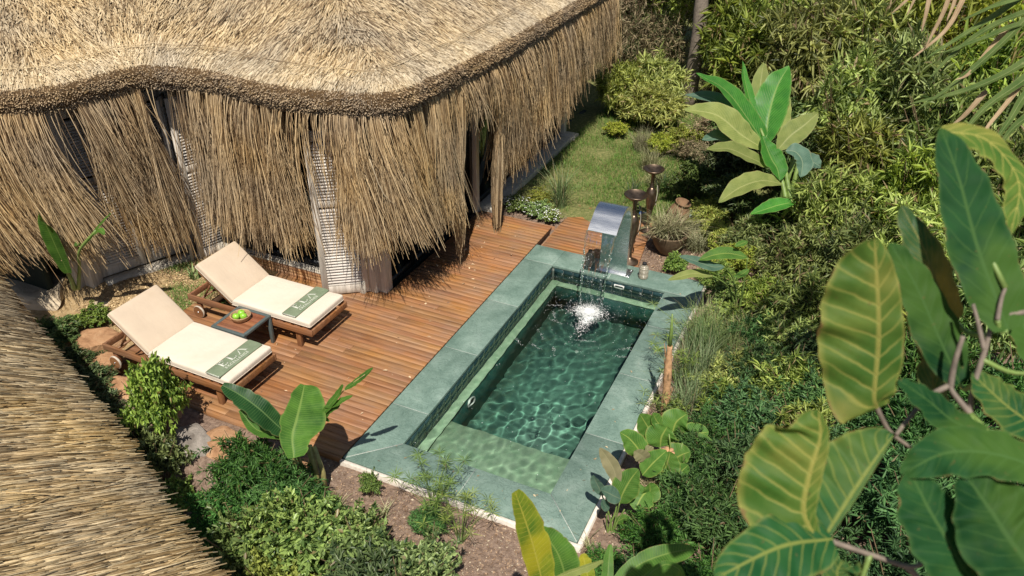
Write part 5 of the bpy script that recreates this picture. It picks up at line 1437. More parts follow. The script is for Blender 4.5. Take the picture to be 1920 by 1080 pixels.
# points measured for the broad leaves: midrib points, half widths, facing, kind
LEAVES = {'banana1':[([(-0.214,-0.502,0.654),(-0.31,-0.543,0.799),(-0.416,-0.584,0.953),(-0.581,-0.61,1.072),(-0.752,-0.652,1.171)],0.118,0.079,(0.38,-0.27,0.88),0),([(0.12,-0.809,0.739),(0.019,-0.678,0.857),(-0.023,-0.546,0.938),(-0.093,-0.369,1.007),(-0.167,-0.209,1.055)],0.122,0.238,(0.43,-0.54,0.72),0),([(-0.139,-0.535,0.65),(-0.337,-0.544,0.641),(-0.543,-0.557,0.633),(-0.768,-0.497,0.744)],0.069,0.069,(0.17,-0.38,0.91),0),([(0.102,-0.422,0.858),(0.155,-0.387,0.937),(0.229,-0.346,1.012),(0.321,-0.316,1.058)],0.044,0.078,(0.17,-0.38,0.91),0),([(0.146,-0.424,0.92),(0.228,-0.374,1.054),(0.307,-0.332,1.178),(0.368,-0.296,1.305)],0.033,0.049,(0.17,-0.38,0.91),0),([(0.193,-0.381,1.047),(0.3,-0.356,1.095),(0.382,-0.33,1.161),(0.471,-0.308,1.218)],0.027,0.038,(0.17,-0.38,0.91),0),([(0.393,-0.309,1.268),(0.487,-0.264,1.349),(0.569,-0.22,1.434),(0.64,-0.189,1.51)],0.03,0.043,(0.17,-0.38,0.91),0),([(0.122,-0.4,0.877),(0.169,-0.393,0.904),(0.238,-0.398,0.897)],0.024,0.024,(0.17,-0.38,0.91),0)],'banana1_stem':[([(-0.231,-0.428,-0.083),(-0.178,-0.481,0.184),(-0.127,-0.553,0.425),(-0.094,-0.584,0.737)],0.0256),([(-0.182,-0.392,-0.062),(-0.16,-0.419,0.137),(-0.172,-0.465,0.394),(-0.098,-0.556,0.592)],0.0187),([(-0.093,-0.593,0.534),(0.012,-0.475,0.719),(0.111,-0.387,0.863),(0.229,-0.345,1.012),(0.377,-0.289,1.248),(0.579,-0.233,1.447)],0.0066)],'banana2':[([(-4.396,0.603,0.786),(-4.376,0.548,1.136),(-4.352,0.498,1.49),(-4.295,0.41,1.766)],0.109,0.109,(0.17,-0.38,0.91),0),([(-4.243,0.738,1.073),(-4.028,0.757,1.277),(-3.811,0.79,1.498),(-3.59,0.807,1.693)],0.038,0.07,(0.17,-0.38,0.91),0),([(-4.33,0.801,1.035),(-4.319,0.807,1.132),(-4.308,0.738,1.117)],0.039,0.039,(0.17,-0.38,0.91),0),([(-4.138,0.899,1.242),(-4.032,0.929,1.311),(-3.931,0.897,1.291)],0.039,0.039,(0.17,-0.38,0.91),0)],'banana2_stem':[([(-4.792,0.928,0.273),(-4.418,0.785,0.777),(-4.161,0.686,1.133),(-3.87,0.759,1.428)],0.0233),([(-4.837,0.907,0.272),(-4.641,0.771,0.569),(-4.463,0.618,0.853)],0.0308)],'canna':[([(3.016,6.998,1.295),(2.574,7.08,1.775),(2.156,7.115,2.167),(1.707,7.017,2.385)],0.138,0.138,(0.33,-0.28,0.9),1),([(2.942,6.978,1.316),(2.653,7.222,1.742),(2.372,7.503,2.216),(2.255,7.706,2.468)],0.081,0.081,(0.66,-0.37,0.65),1),([(2.816,7.141,1.45),(2.67,7.38,1.773),(2.58,7.677,2.144),(2.539,7.932,2.421)],0.115,0.115,(0.12,-0.71,0.7),2),([(2.884,7.04,1.445),(2.82,7.343,1.809),(2.83,7.669,2.156),(2.913,7.964,2.41)],0.178,0.178,(0.01,-0.67,0.74),1),([(2.884,6.906,1.439),(2.556,6.767,1.642),(2.167,6.655,1.925),(1.732,6.399,2.027)],0.153,0.153,(-0.02,-0.57,0.82),2),([(2.782,7.23,1.413),(2.235,7.245,1.8),(1.955,7.236,1.972),(1.571,7.089,2.011)],0.103,0.103,(0.2,-0.44,0.87),0),([(3.046,6.72,1.245),(2.735,6.526,1.42),(2.459,6.332,1.571),(2.188,6.062,1.607)],0.102,0.102,(0.02,-0.44,0.9),2),([(3.08,6.879,1.457),(3.193,7.045,1.628),(3.356,7.22,1.778),(3.505,7.396,1.939)],0.119,0.119,(0.41,-0.33,0.85),2),([(3.062,7.136,1.468),(3.021,7.391,1.746),(3.009,7.589,1.919),(2.974,7.777,2.093)],0.081,0.081,(0.6,-0.42,0.68),2),([(3.268,6.577,1.078),(3.002,6.348,1.171),(2.753,6.043,1.14),(2.537,5.686,1.01)],0.116,0.116,(0.15,-0.34,0.93),2),([(3.201,6.83,1.496),(3.343,6.847,1.49),(3.467,6.785,1.379),(3.497,6.637,1.205)],0.118,0.118,(0.53,-0.37,0.76),0),([(3.505,6.537,0.86),(3.298,6.347,0.844),(3.14,6.173,0.82),(2.964,5.984,0.785)],0.085,0.085,(0.15,-0.34,0.93),1),([(3.223,6.585,1.119),(3.148,6.684,1.252),(3.016,6.757,1.385),(2.826,6.891,1.645)],0.128,0.128,(0.5,-0.45,0.74),1),([(3.491,6.85,1.332),(3.597,6.913,1.354),(3.726,6.929,1.293)],0.103,0.103,(0.44,-0.31,0.84),0),([(2.759,7.027,1.319),(2.415,6.853,1.482),(2.207,6.697,1.58),(2.032,6.484,1.572)],0.105,0.105,(0.15,-0.34,0.93),0),([(2.937,7.086,1.383),(2.651,7.026,1.516),(2.389,7.034,1.734),(2.122,7.054,1.974)],0.152,0.152,(0.29,-0.44,0.85),0)],'canna_stem':[([(3.353,6.638,0.826),(3.249,6.76,1.027),(3.099,6.861,1.228),(2.912,7.0,1.463),(2.758,7.127,1.658)],0.035),([(3.421,6.669,0.826),(3.285,6.808,1.122),(3.217,6.921,1.334)],0.0398)],'bird':[([(2.882,0.358,0.285),(2.896,0.394,0.393),(2.936,0.458,0.523),(2.988,0.511,0.632)],0.107,0.107,(0.1,-0.41,0.91),1),([(2.827,0.429,0.426),(2.774,0.458,0.568),(2.69,0.464,0.696),(2.616,0.455,0.796)],0.063,0.063,(-0.16,-0.75,0.64),2),([(2.893,0.348,0.358),(2.836,0.311,0.406),(2.773,0.276,0.459),(2.725,0.239,0.5)],0.066,0.066,(-0.08,-0.43,0.9),3),([(2.721,0.324,0.343),(2.687,0.322,0.426),(2.647,0.317,0.508),(2.621,0.31,0.579)],0.055,0.055,(-0.28,-0.74,0.61),3),([(2.803,0.282,0.225),(2.768,0.259,0.31),(2.746,0.241,0.394)],0.034,0.034,(0.23,-0.52,0.82),3),([(2.92,0.941,0.359),(2.863,0.946,0.468),(2.766,0.933,0.577),(2.678,0.898,0.647)],0.072,0.072,(-0.13,-0.53,0.84),0),([(2.977,0.918,0.383),(2.929,0.88,0.454),(2.854,0.834,0.531)],0.049,0.049,(-0.05,-0.83,0.55),2),([(3.0,0.977,0.36),(2.974,0.958,0.444),(2.939,0.943,0.54)],0.043,0.043,(0.62,-0.48,0.62),2),([(2.943,1.276,0.363),(2.87,1.276,0.475),(2.817,1.267,0.56),(2.77,1.256,0.638)],0.072,0.072,(-0.05,-0.5,0.86),1),([(2.984,1.365,0.466),(2.93,1.332,0.55),(2.887,1.314,0.646)],0.045,0.045,(0.52,-0.51,0.69),1),([(3.09,0.644,0.284),(3.046,0.552,0.272),(3.02,0.424,0.196)],0.087,0.087,(0.14,-0.31,0.94),1),([(3.112,0.968,0.176),(3.149,1.004,0.3),(3.161,1.053,0.459)],0.087,0.087,(0.24,-0.34,0.91),1),([(2.964,0.828,0.259),(3.037,0.888,0.394),(3.139,0.967,0.538)],0.075,0.075,(0.1,-0.41,0.91),1),([(3.018,1.259,0.287),(3.015,1.276,0.411),(3.052,1.312,0.534)],0.112,0.112,(0.24,-0.34,0.91),1),([(3.147,1.173,0.17),(3.227,1.221,0.283),(3.324,1.25,0.357)],0.092,0.092,(0.24,-0.34,0.91),1),([(3.186,1.536,0.204),(3.286,1.584,0.304),(3.425,1.617,0.355)],0.08,0.08,(0.14,-0.31,0.94),0),([(3.065,1.566,0.234),(3.085,1.605,0.373),(3.169,1.65,0.479)],0.095,0.095,(0.17,-0.38,0.91),1),([(3.27,1.413,0.156),(3.365,1.468,0.27),(3.499,1.506,0.331)],0.083,0.083,(0.21,-0.28,0.94),0),([(3.169,0.985,0.164),(3.261,1.005,0.226),(3.349,1.063,0.35)],0.073,0.073,(0.38,-0.22,0.9),0),([(3.264,1.809,0.176),(3.358,1.838,0.25),(3.481,1.839,0.265)],0.075,0.075,(0.21,-0.28,0.94),0),([(3.064,0.622,0.174),(3.097,0.631,0.26),(3.081,0.641,0.38)],0.063,0.063,(0.31,-0.31,0.9),0),([(2.975,0.33,-0.103),(2.944,0.327,0.008),(2.927,0.313,0.094)],0.031,0.031,(0.31,-0.31,0.9),0),([(2.866,0.362,0.016),(2.941,0.382,0.092),(3.006,0.357,0.107)],0.034,0.034,(0.27,-0.19,0.94),0)],'bird_stem':[([(2.846,0.322,-0.22),(2.857,0.354,-0.021),(2.87,0.369,0.151),(2.883,0.358,0.285)],0.0112),([(2.84,0.319,-0.22),(2.8,0.296,0.011),(2.797,0.263,0.202)],0.0112),([(2.833,0.316,-0.22),(2.818,0.336,-0.021),(2.852,0.369,0.163),(2.831,0.422,0.415)],0.0112),([(2.866,0.331,-0.219),(2.877,0.331,0.012),(2.938,0.352,0.239)],0.0112),([(2.853,0.325,-0.219),(2.819,0.337,0.059),(2.721,0.324,0.343)],0.0112)],'bird2_stem':[([(3.248,0.977,-0.377),(3.236,1.0,-0.192),(3.103,1.035,0.091)],0.0135),([(3.248,0.977,-0.377),(3.222,1.029,-0.141),(3.153,1.135,0.206)],0.0135),([(3.248,0.977,-0.377),(3.141,0.991,-0.142),(3.035,0.935,-0.011)],0.0135),([(3.262,0.983,-0.377),(3.243,1.09,-0.064),(3.224,1.297,0.397)],0.0135),([(3.248,0.977,-0.377),(3.059,1.023,-0.04),(2.897,1.052,0.253)],0.0135),([(3.255,0.98,-0.377),(3.113,1.117,0.063),(3.032,1.183,0.356)],0.0135),([(3.262,0.983,-0.377),(3.25,1.11,-0.038),(3.082,1.283,0.471)],0.0135)],'bottom':[([(3.123,-2.151,1.993),(3.08,-2.136,2.185),(3.024,-2.123,2.385),(2.968,-2.121,2.569),(2.902,-2.118,2.759)],0.088,0.101,(0.44,-0.36,0.82),4),([(3.21,-2.023,1.933),(3.164,-1.982,2.087),(3.096,-1.961,2.228),(2.986,-1.964,2.36)],0.063,0.099,(0.2,-0.44,0.87),1),([(3.175,-2.272,2.35),(3.266,-2.228,2.418),(3.347,-2.197,2.474),(3.429,-2.163,2.532)],0.014,0.031,(0.31,-0.68,0.66),2),([(3.452,-2.126,2.191),(3.435,-2.041,2.265),(3.415,-1.974,2.313),(3.398,-1.904,2.364)],0.04,0.03,(0.26,-0.58,0.77),1),([(3.473,-2.078,2.248),(3.575,-1.937,2.324),(3.698,-1.821,2.351),(3.822,-1.723,2.349)],0.057,0.081,(0.17,-0.38,0.91),0),([(3.646,-2.121,2.45),(3.683,-2.056,2.473),(3.733,-1.998,2.478),(3.803,-1.968,2.428),(3.832,-1.986,2.336)],0.019,0.071,(0.17,-0.38,0.91),0),([(3.293,-1.872,1.911),(3.237,-1.822,2.022),(3.209,-1.797,2.078)],0.051,0.051,(0.17,-0.38,0.91),4)],'side':[([(2.862,4.048,0.766),(2.64,3.933,0.807),(2.48,3.802,0.784),(2.375,3.701,0.768)],0.058,0.058,(0.15,-0.34,0.93),2),([(2.966,4.167,0.873),(2.84,4.073,0.881),(2.655,3.993,0.95),(2.433,3.901,1.026)],0.077,0.077,(0.15,-0.34,0.93),3),([(3.205,4.342,0.972),(2.977,4.234,1.027),(2.812,4.112,1.021),(2.668,3.977,0.981)],0.084,0.084,(0.15,-0.34,0.93),1),([(3.159,4.438,1.144),(3.098,4.343,1.139),(3.038,4.248,1.135)],0.04,0.04,(0.15,-0.34,0.93),0),([(3.254,4.276,0.842),(3.186,4.16,0.811),(3.111,4.06,0.809)],0.04,0.04,(0.15,-0.34,0.93),0)],'side_stem':[([(3.19,4.49,0.058),(3.077,4.403,0.576),(2.952,4.161,0.873)],0.0133),([(3.206,4.497,0.059),(3.213,4.427,0.521),(3.207,4.338,0.965)],0.0133),([(3.182,4.486,0.058),(3.039,4.328,0.49),(2.862,4.049,0.768)],0.0133)],'fore':[([(4.357,-2.979,4.517),(4.341,-2.982,4.56),(4.323,-2.942,4.67),(4.304,-2.919,4.754),(4.272,-2.887,4.861),(4.24,-2.861,4.96)],0.164,0.064,(0.04,-0.73,0.68),0),([(4.276,-3.336,4.329),(4.234,-3.324,4.399),(4.226,-3.285,4.486),(4.228,-3.24,4.574),(4.207,-3.222,4.639)],0.163,0.029,(0.04,-0.69,0.73),0),([(4.298,-3.288,4.29),(4.342,-3.186,4.379),(4.376,-3.109,4.44),(4.408,-3.039,4.489)],0.134,0.014,(0.11,-0.66,0.74),1),([(4.313,-3.319,4.33),(4.197,-3.421,4.351),(4.069,-3.562,4.323)],0.093,0.079,(0.17,-0.38,0.91),1),([(4.633,-2.73,4.7),(4.516,-2.626,4.869),(4.429,-2.521,5.018),(4.351,-2.435,5.134)],0.092,0.112,(0.13,-0.75,0.65),2),([(4.354,-2.417,5.12),(4.475,-2.401,5.108),(4.581,-2.445,5.017),(4.59,-2.55,4.9)],0.045,0.068,(0.44,-0.36,0.82),0),([(4.518,-2.629,4.64),(4.456,-2.588,4.711),(4.397,-2.536,4.795),(4.304,-2.485,4.901)],0.075,0.057,(0.16,-0.58,0.8),3),([(4.565,-2.759,4.513),(4.471,-2.699,4.632),(4.385,-2.643,4.74),(4.294,-2.602,4.83)],0.085,0.085,(0.18,-0.62,0.77),2),([(4.622,-2.983,4.525),(4.541,-2.986,4.543),(4.467,-2.973,4.579),(4.386,-2.964,4.614)],0.065,0.053,(0.14,-0.31,0.94),2),([(4.788,-2.819,4.466),(4.7,-2.812,4.504),(4.638,-2.796,4.536),(4.579,-2.779,4.57)],0.077,0.071,(0.17,-0.38,0.91),1),([(4.751,-3.056,4.521),(4.626,-3.077,4.542),(4.52,-3.112,4.529),(4.436,-3.168,4.47)],0.087,0.087,(0.14,-0.31,0.94),2),([(4.648,-3.308,4.313),(4.555,-3.251,4.396),(4.51,-3.207,4.427),(4.452,-3.153,4.482)],0.112,0.093,(0.24,-0.54,0.8),2),([(4.812,-3.283,4.336),(4.702,-3.236,4.415),(4.646,-3.191,4.455),(4.574,-3.145,4.508)],0.155,0.155,(0.22,-0.48,0.85),2),([(4.276,-3.386,4.16),(4.227,-3.381,4.201),(4.181,-3.381,4.23)],0.069,0.069,(0.17,-0.38,0.91),1),([(4.406,-3.335,4.149),(4.352,-3.319,4.208),(4.355,-3.294,4.244)],0.056,0.083,(0.17,-0.38,0.91),1),([(4.766,-2.693,4.572),(4.677,-2.625,4.684),(4.62,-2.558,4.773)],0.075,0.105,(0.47,-0.42,0.78),2),([(4.551,-2.743,4.355),(4.511,-2.697,4.45),(4.482,-2.655,4.531),(4.392,-2.632,4.625)],0.056,0.056,(0.44,-0.36,0.82),3)],'fore_branch':[([(4.952,-3.091,3.764),(4.719,-2.863,4.295),(4.604,-2.823,4.468),(4.596,-2.739,4.637),(4.599,-2.708,4.717),(4.667,-2.685,4.744)],0.0149),([(4.534,-2.825,4.531),(4.525,-2.809,4.609),(4.525,-2.788,4.686)],0.0132),([(4.585,-2.782,4.656),(4.557,-2.757,4.712),(4.53,-2.735,4.761)],0.0102),([(4.6,-2.729,4.725),(4.597,-2.696,4.774),(4.6,-2.678,4.799)],0.0102),([(4.278,-3.312,4.306),(4.303,-3.293,4.295),(4.429,-3.251,4.251),(4.526,-3.214,4.219),(4.565,-3.169,4.237),(4.577,-3.114,4.288),(4.559,-3.085,4.321)],0.0112),([(4.514,-3.216,4.215),(4.628,-3.146,4.071),(4.814,-3.067,3.892)],0.0132),([(4.348,-2.975,4.529),(4.378,-2.972,4.481),(4.417,-2.966,4.433),(4.522,-2.942,4.366)],0.0103),([(4.53,-2.82,4.541),(4.481,-2.877,4.522),(4.44,-2.948,4.476),(4.42,-2.992,4.455)],0.0118),([(4.591,-2.88,4.507),(4.545,-2.85,4.534),(4.53,-2.82,4.541)],0.0132)],'palm':[([(5.149,2.042,4.93),(4.834,1.612,4.696),(4.602,1.289,4.564),(4.419,1.012,4.468)],0.032,0.032,(0.17,-0.38,0.91),0),([(5.166,2.007,4.867),(4.933,1.574,4.573),(4.667,1.154,4.321),(4.447,0.832,4.184)],0.032,0.032,(0.17,-0.38,0.91),0),([(5.284,1.847,4.552),(4.991,1.453,4.357),(4.716,1.135,4.26),(4.391,0.827,4.213)],0.036,0.036,(0.17,-0.38,0.91),0),([(5.234,1.952,4.742),(4.851,1.578,4.634),(4.619,1.255,4.503),(4.466,0.953,4.349)],0.029,0.029,(0.17,-0.38,0.91),0),([(5.335,1.827,4.49),(5.074,1.449,4.295),(4.87,1.144,4.171),(4.741,0.866,4.038)],0.043,0.043,(0.17,-0.38,0.91),0),([(5.352,1.792,4.427),(5.123,1.43,4.234),(5.024,1.152,4.081),(4.945,0.929,3.995)],0.04,0.04,(0.17,-0.38,0.91),0),([(5.225,1.884,4.647),(4.925,1.591,4.604),(4.765,1.364,4.566),(4.506,1.073,4.499)],0.029,0.029,(0.17,-0.38,0.91),0),([(5.183,1.972,4.804),(4.974,1.74,4.791),(4.781,1.495,4.749),(4.57,1.224,4.679)],0.032,0.032,(0.17,-0.38,0.91),0),([(4.51,1.748,4.923),(4.47,1.445,4.692),(4.432,1.232,4.592),(4.403,1.045,4.527)],0.022,0.022,(0.17,-0.38,0.91),1),([(4.611,1.795,4.924),(4.561,1.508,4.724),(4.497,1.261,4.593),(4.339,0.976,4.467)],0.022,0.022,(0.17,-0.38,0.91),1),([(4.409,1.702,4.922),(4.363,1.459,4.784),(4.359,1.26,4.683),(4.356,1.085,4.617)],0.022,0.022,(0.17,-0.38,0.91),1),([(4.308,1.656,4.92),(4.272,1.438,4.814),(4.196,1.227,4.742),(4.15,1.061,4.719)],0.018,0.018,(0.17,-0.38,0.91),1),([(4.931,1.727,4.611),(4.801,1.429,4.448),(4.708,1.193,4.352),(4.626,1.026,4.35)],0.022,0.022,(0.17,-0.38,0.91),1),([(5.124,1.623,4.329),(5.008,1.334,4.17),(4.903,1.076,4.049),(4.865,0.893,3.994)],0.022,0.022,(0.17,-0.38,0.91),1),([(4.872,1.422,4.2),(4.758,1.114,4.107),(4.678,0.878,4.097)],0.022,0.022,(0.17,-0.38,0.91),1),([(4.51,1.748,4.923),(4.516,1.451,4.766),(4.49,1.187,4.678)],0.018,0.018,(0.17,-0.38,0.91),1),([(4.375,1.686,4.921),(4.295,1.412,4.855),(4.243,1.094,4.705)],0.018,0.018,(0.17,-0.38,0.91),1),([(5.385,1.722,4.301),(5.214,1.408,4.142),(5.065,1.15,4.051),(4.984,0.927,3.966)],0.04,0.04,(0.17,-0.38,0.91),0),([(5.141,2.059,4.962),(5.032,1.787,4.823),(4.886,1.564,4.781),(4.681,1.315,4.74)],0.032,0.032,(0.17,-0.38,0.91),0)],'palm_stem':[([(5.733,1.772,3.953),(5.272,1.981,4.632),(4.673,1.884,4.95),(4.131,1.682,5.076)],0.0299)]}

# ------------------------------------------------------------------ broad leaved plants
def prof_banana(v): return np.clip(np.sin(np.pi * np.clip(v * 0.93 + 0.05, 0, 1)), 0, 1) ** 0.5
def prof_lance(v): return 1.2 * np.clip(np.sin(np.pi * np.clip(v, 0, 1) ** 0.85), 0, 1) ** 0.75
def prof_paddle(v): return 1.1 * np.clip(np.sin(np.pi * np.clip(v, 0, 1) ** 0.78), 0, 1) ** 0.7
def prof_ovate(v): return np.clip(np.sin(np.pi * np.clip(v * 0.97 + 0.03, 0, 1) ** 0.72), 0, 1) ** 0.55
def prof_strap(v): return np.minimum(1, v * 8 + 0.3) * np.sqrt(np.clip(1 - v, 0, 1))

def leaf_mesh(pts, hl, hr, nrm, mat, profile, fold=0.22, ripple=0.03, curl=0.0, rib=0.0, seed=0, tear=0.0, k=30, m=6, ridge=None):
    r = np.random.default_rng(seed)
    C = catmull(pts, k)
    T = np.gradient(C, axis=0); T /= np.linalg.norm(T, axis=1, keepdims=True)
    N = np.array(nrm, float)[None] - T * (T @ np.array(nrm, float))[:, None]; N /= np.linalg.norm(N, axis=1, keepdims=True)
    S = np.cross(T, N)
    v = np.linspace(0, 1, k); w = profile(v)
    wob = 1 + 0.09 * vnoise(np.c_[v * 5, v * 0, v * 0], 1.0, seed) + 0.05 * vnoise(np.c_[v * 17, v * 0, v * 0], 1.0, seed + 2)
    u = np.linspace(-1, 1, 2 * m + 1)
    V = np.empty((k, 2 * m + 1, 3)); UV = np.empty((k, 2 * m + 1, 2))
    ph = r.uniform(0, 6.28, 2)
    for j, uu in enumerate(u):
        h = hl if uu < 0 else hr
        wid = h * w * wob
        if tear > 0:
            wid = wid * (1 - tear * (abs(uu) > 0.6) * (vnoise(np.c_[v * 14, v * 0 + (uu > 0) * 9, v * 0], 1.0, seed + 5) > 0.25))
        au = abs(uu)
        lift = fold * au * wid - curl * au ** 2.5 * wid + ripple * h * au * np.sin(v * (26 + 8 * (uu > 0)) + ph[int(uu > 0)]) + 0.012 * h * np.sin(v * 90 - au * 8) * au * (1 - au)
        if ridge:
            ph_ = (v - au * ridge[1] / 2.0) * ridge[0] + 0.35
            lift = lift + 0.045 * h * np.minimum(1, au * 4) * (0.4 + 0.6 * (1 - au)) * (np.abs(ph_ - np.floor(ph_) - 0.5) * 2 - 0.5)
        lat = (uu / max(au, 1e-6)) * wid * au * (1 - 0.12 * fold * au)
        sweep = rib * au * wid
        V[:, j] = C + S * lat[:, None] + N * lift[:, None] + T * sweep[:, None]
        UV[:, j, 0] = (uu + 1) / 2; UV[:, j, 1] = v
    i = np.arange(k * (2 * m + 1)).reshape(k, -1)
    F = np.stack([i[:-1, :-1], i[:-1, 1:], i[1:, 1:], i[1:, :-1]], -1).reshape(-1, 4)
    # raised midrib
    rr = max(hl, hr) * 0.05 * np.linspace(1, 0.25, k)
    q = np.stack([C - S * rr[:, None] - N * rr[:, None] * 0.6, C + N * rr[:, None] * 0.55, C + S * rr[:, None] - N * rr[:, None] * 0.6, C - N * rr[:, None] * 1.3], 1)
    b = i.size; qi = b + np.arange(k * 4).reshape(k, 4)
    QF = np.concatenate([np.stack([qi[:-1, a], qi[:-1, (a + 1) % 4], qi[1:, (a + 1) % 4], qi[1:, a]], -1) for a in range(4)])
    VV = np.concatenate([V.reshape(-1, 3), q.reshape(-1, 3)])
    UU = np.concatenate([UV.reshape(-1, 2), np.stack([np.full((k, 4), 0.5), np.repeat(v[:, None], 4, 1)], -1).reshape(-1, 2)])
    return mesh_np('leaf', VV, np.concatenate([F, QF]), mat, True, UU)

M_BAN = mat_bigleaf('banana_leaf', (0.035, 0.10, 0.018), (0.085, 0.20, 0.030), (0.20, 0.30, 0.07), 34, 0.10, 0.32, 0.30, 0.05, None, 0.35)
M_BAN_DK = mat_bigleaf('banana_leaf_old', (0.010, 0.045, 0.014), (0.022, 0.075, 0.020), (0.12, 0.20, 0.07), 34, 0.10, 0.34, 0.22, 0.05, None, 0.35)
M_CANNA = mat_bigleaf('canna_leaf', (0.04, 0.19, 0.03), (0.075, 0.29, 0.04), (0.28, 0.42, 0.12), 22, 0.10, 0.30, 0.38, 0.5, None, 0.3)
M_CANNA_Y = mat_bigleaf('canna_leaf_pale', (0.16, 0.21, 0.055), (0.25, 0.29, 0.085), (0.36, 0.38, 0.15), 22, 0.10, 0.45, 0.25, 0.5, None, 0.3)
M_CANNA_G = mat_bigleaf('leaf_blue_green', (0.055, 0.12, 0.085), (0.10, 0.18, 0.13), (0.22, 0.28, 0.18), 22, 0.10, 0.4, 0.2, 0.5, None, 0.3)
M_BIRD = mat_bigleaf('paddle_leaf', (0.05, 0.14, 0.025), (0.10, 0.22, 0.04), (0.33, 0.40, 0.10), 20, 0.10, 0.36, 0.28, 0.4, None, 0.35)
M_BIRD_T = mat_bigleaf('paddle_leaf_tan', (0.22, 0.21, 0.11), (0.31, 0.28, 0.16), (0.34, 0.32, 0.18), 20, 0.10, 0.5, 0.2, 0.4, None, 0.3)
M_YEL = mat_bigleaf('yellowing_leaf', (0.10, 0.20, 0.025), (0.30, 0.34, 0.03), (0.50, 0.48, 0.08), 26, 0.10, 0.35, 0.35, 0.1, (0.42, 0.40, 0.03), 0.35)
M_FORE = mat_bigleaf('veined_leaf', (0.05, 0.13, 0.022), (0.13, 0.20, 0.038), (0.40, 0.38, 0.10), 10, 0.12, 0.45, 0.32, 0.25, (0.22, 0.23, 0.05), 0.3, 0.15)
M_FORE_G = mat_bigleaf('veined_leaf_green', (0.010, 0.062, 0.020), (0.030, 0.105, 0.028), (0.22, 0.25, 0.06), 9, 0.11, 0.45, 0.20, 0.35, (0.085, 0.14, 0.03), 0.3, 0.12)
M_FORE_SHADE = mat_bigleaf('veined_leaf_shaded', (0.007, 0.038, 0.012), (0.017, 0.068, 0.020), (0.06, 0.13, 0.035), 9, 0.06, 0.5, 0.16, 0.35, (0.05, 0.11, 0.020), 0.15, 0.08)  # darker copy of the veined leaf, with shade put into the blade colour
M_FORE_Y = mat_bigleaf('veined_leaf_tipped', (0.02, 0.07, 0.025), (0.05, 0.10, 0.03), (0.22, 0.22, 0.07), 11, 0.10, 0.42, 0.25, 0.55, (0.30, 0.24, 0.06), 0.5)
M_PALM = mat_bigleaf('palm_leaflet', (0.06, 0.11, 0.028), (0.12, 0.17, 0.05), (0.25, 0.28, 0.12), 1, 0.05, 0.4, 0.2, 0.1, None, 0.1)
M_PALM_DRY = mat_bigleaf('palm_leaflet_dry', (0.27, 0.19, 0.11), (0.40, 0.30, 0.19), (0.45, 0.36, 0.24), 1, 0.05, 0.6, 0.15, 0.1, None, 0.1)
MAT_STALK = mat_plain('green_stalk', (0.16, 0.24, 0.06), 0.5, 0, 0.25, 18, 0.2)
MAT_PSEUDO = mat_plain('banana_stem', (0.34, 0.30, 0.12), 0.6, 0, 0.35, 14, 0.4)
MAT_BARK = mat_plain('grey_bark', (0.19, 0.155, 0.125), 0.85, 0, 0.35, 24, 0.7)
MAT_TANSTALK = mat_plain('dry_stalk', (0.50, 0.29, 0.15), 0.8, 0, 0.35, 22, 0.6)

def big_plant(name, label, cat, base, leaves, stems, mats, profs, stem_mat, group=None, fold=0.22, curl=0.0, ripple=0.03, rib=0.0, tear=0.0, seed=0, ridge=None, k=30):
    t = thing(name, label, cat, base, 0, group)
    b = np.array(base, float)
    for i, (pts, hl, hr, nrm, kd) in enumerate(leaves):
        me = leaf_mesh(np.array(pts) - b, hl, hr, nrm, mats[kd], profs, fold, ripple, curl, rib, seed * 50 + i, tear, k, 6 if ridge is None else 9, ridge)
        obj('leaf', me, t)
    for pts, rad in stems:
        mb = MB(); P_ = catmull(np.array(pts) - b, max(6, 5 * len(pts)))
        mb.tube(P_, rad * np.linspace(1.1, 0.6, len(P_)), 8)
        obj('stem', mb.mesh('stem', stem_mat, True), t)
    return t
G = LEAVES
def gz(x, y): return float(ground_z(x, y))
BAN = [M_BAN_DK, M_BAN]
fixed = []
for i, (pts, hl, hr, nrm, kd) in enumerate(G['banana1']):
    q_ = 1.3 if i == 0 else (1.12 if i == 1 else 1.0)
    fixed.append((pts, hl * q_, hr * q_, nrm, 0 if i in (0,) else 1))
ban1 = big_plant('banana_plant', 'young banana plant with one dark and one bright leaf at the deck corner', 'banana plant', (0.0, -0.42, gz(0, -.42)), fixed, G['banana1_stem'], BAN, prof_banana, MAT_PSEUDO, None, 0.34, 0.0, 0.05, 0, 0.12, 1)
mb = MB(); b0 = np.array([0.0, -0.42, gz(0, -.42)])
for dx, dy in ((0, 0), (0.05, 0.03), (-0.04, 0.03)):
    mb.tube([(dx, dy, -0.05), (dx * 1.2, dy, 0.25), (-0.02 + dx, 0.0, 0.6)], np.array([0.03, 0.026, 0.018]), 10)
obj('stem', mb.mesh('stem', MAT_PSEUDO, True), ban1)
big_plant('banana_plant', 'small banana plant with two upright leaves on the pale boulder by the house', 'banana plant', (-5.18, 1.20, -0.04), [(a, b, c, d, 1) for a, b, c, d, e_ in G['banana2']], G['banana2_stem'], BAN, prof_banana, MAT_STALK, None, 0.2, 0, 0.03, 0, 0, 2)
G['canna'] = [(a_, b_ * 1.25, c_ * 1.25, d_, e_) for a_, b_, c_, d_, e_ in G['canna']]
can = big_plant('canna_plant', 'tall bright green broad leaved canna rising from the hedge', 'canna plant', (3.2, 7.75, gz(3.2, 7.75)), G['canna'], G['canna_stem'], [M_CANNA_G, M_CANNA, M_CANNA_Y], prof_lance, MAT_STALK, None, 0.32, 0.05, 0.06, 0.1, 0, 3)
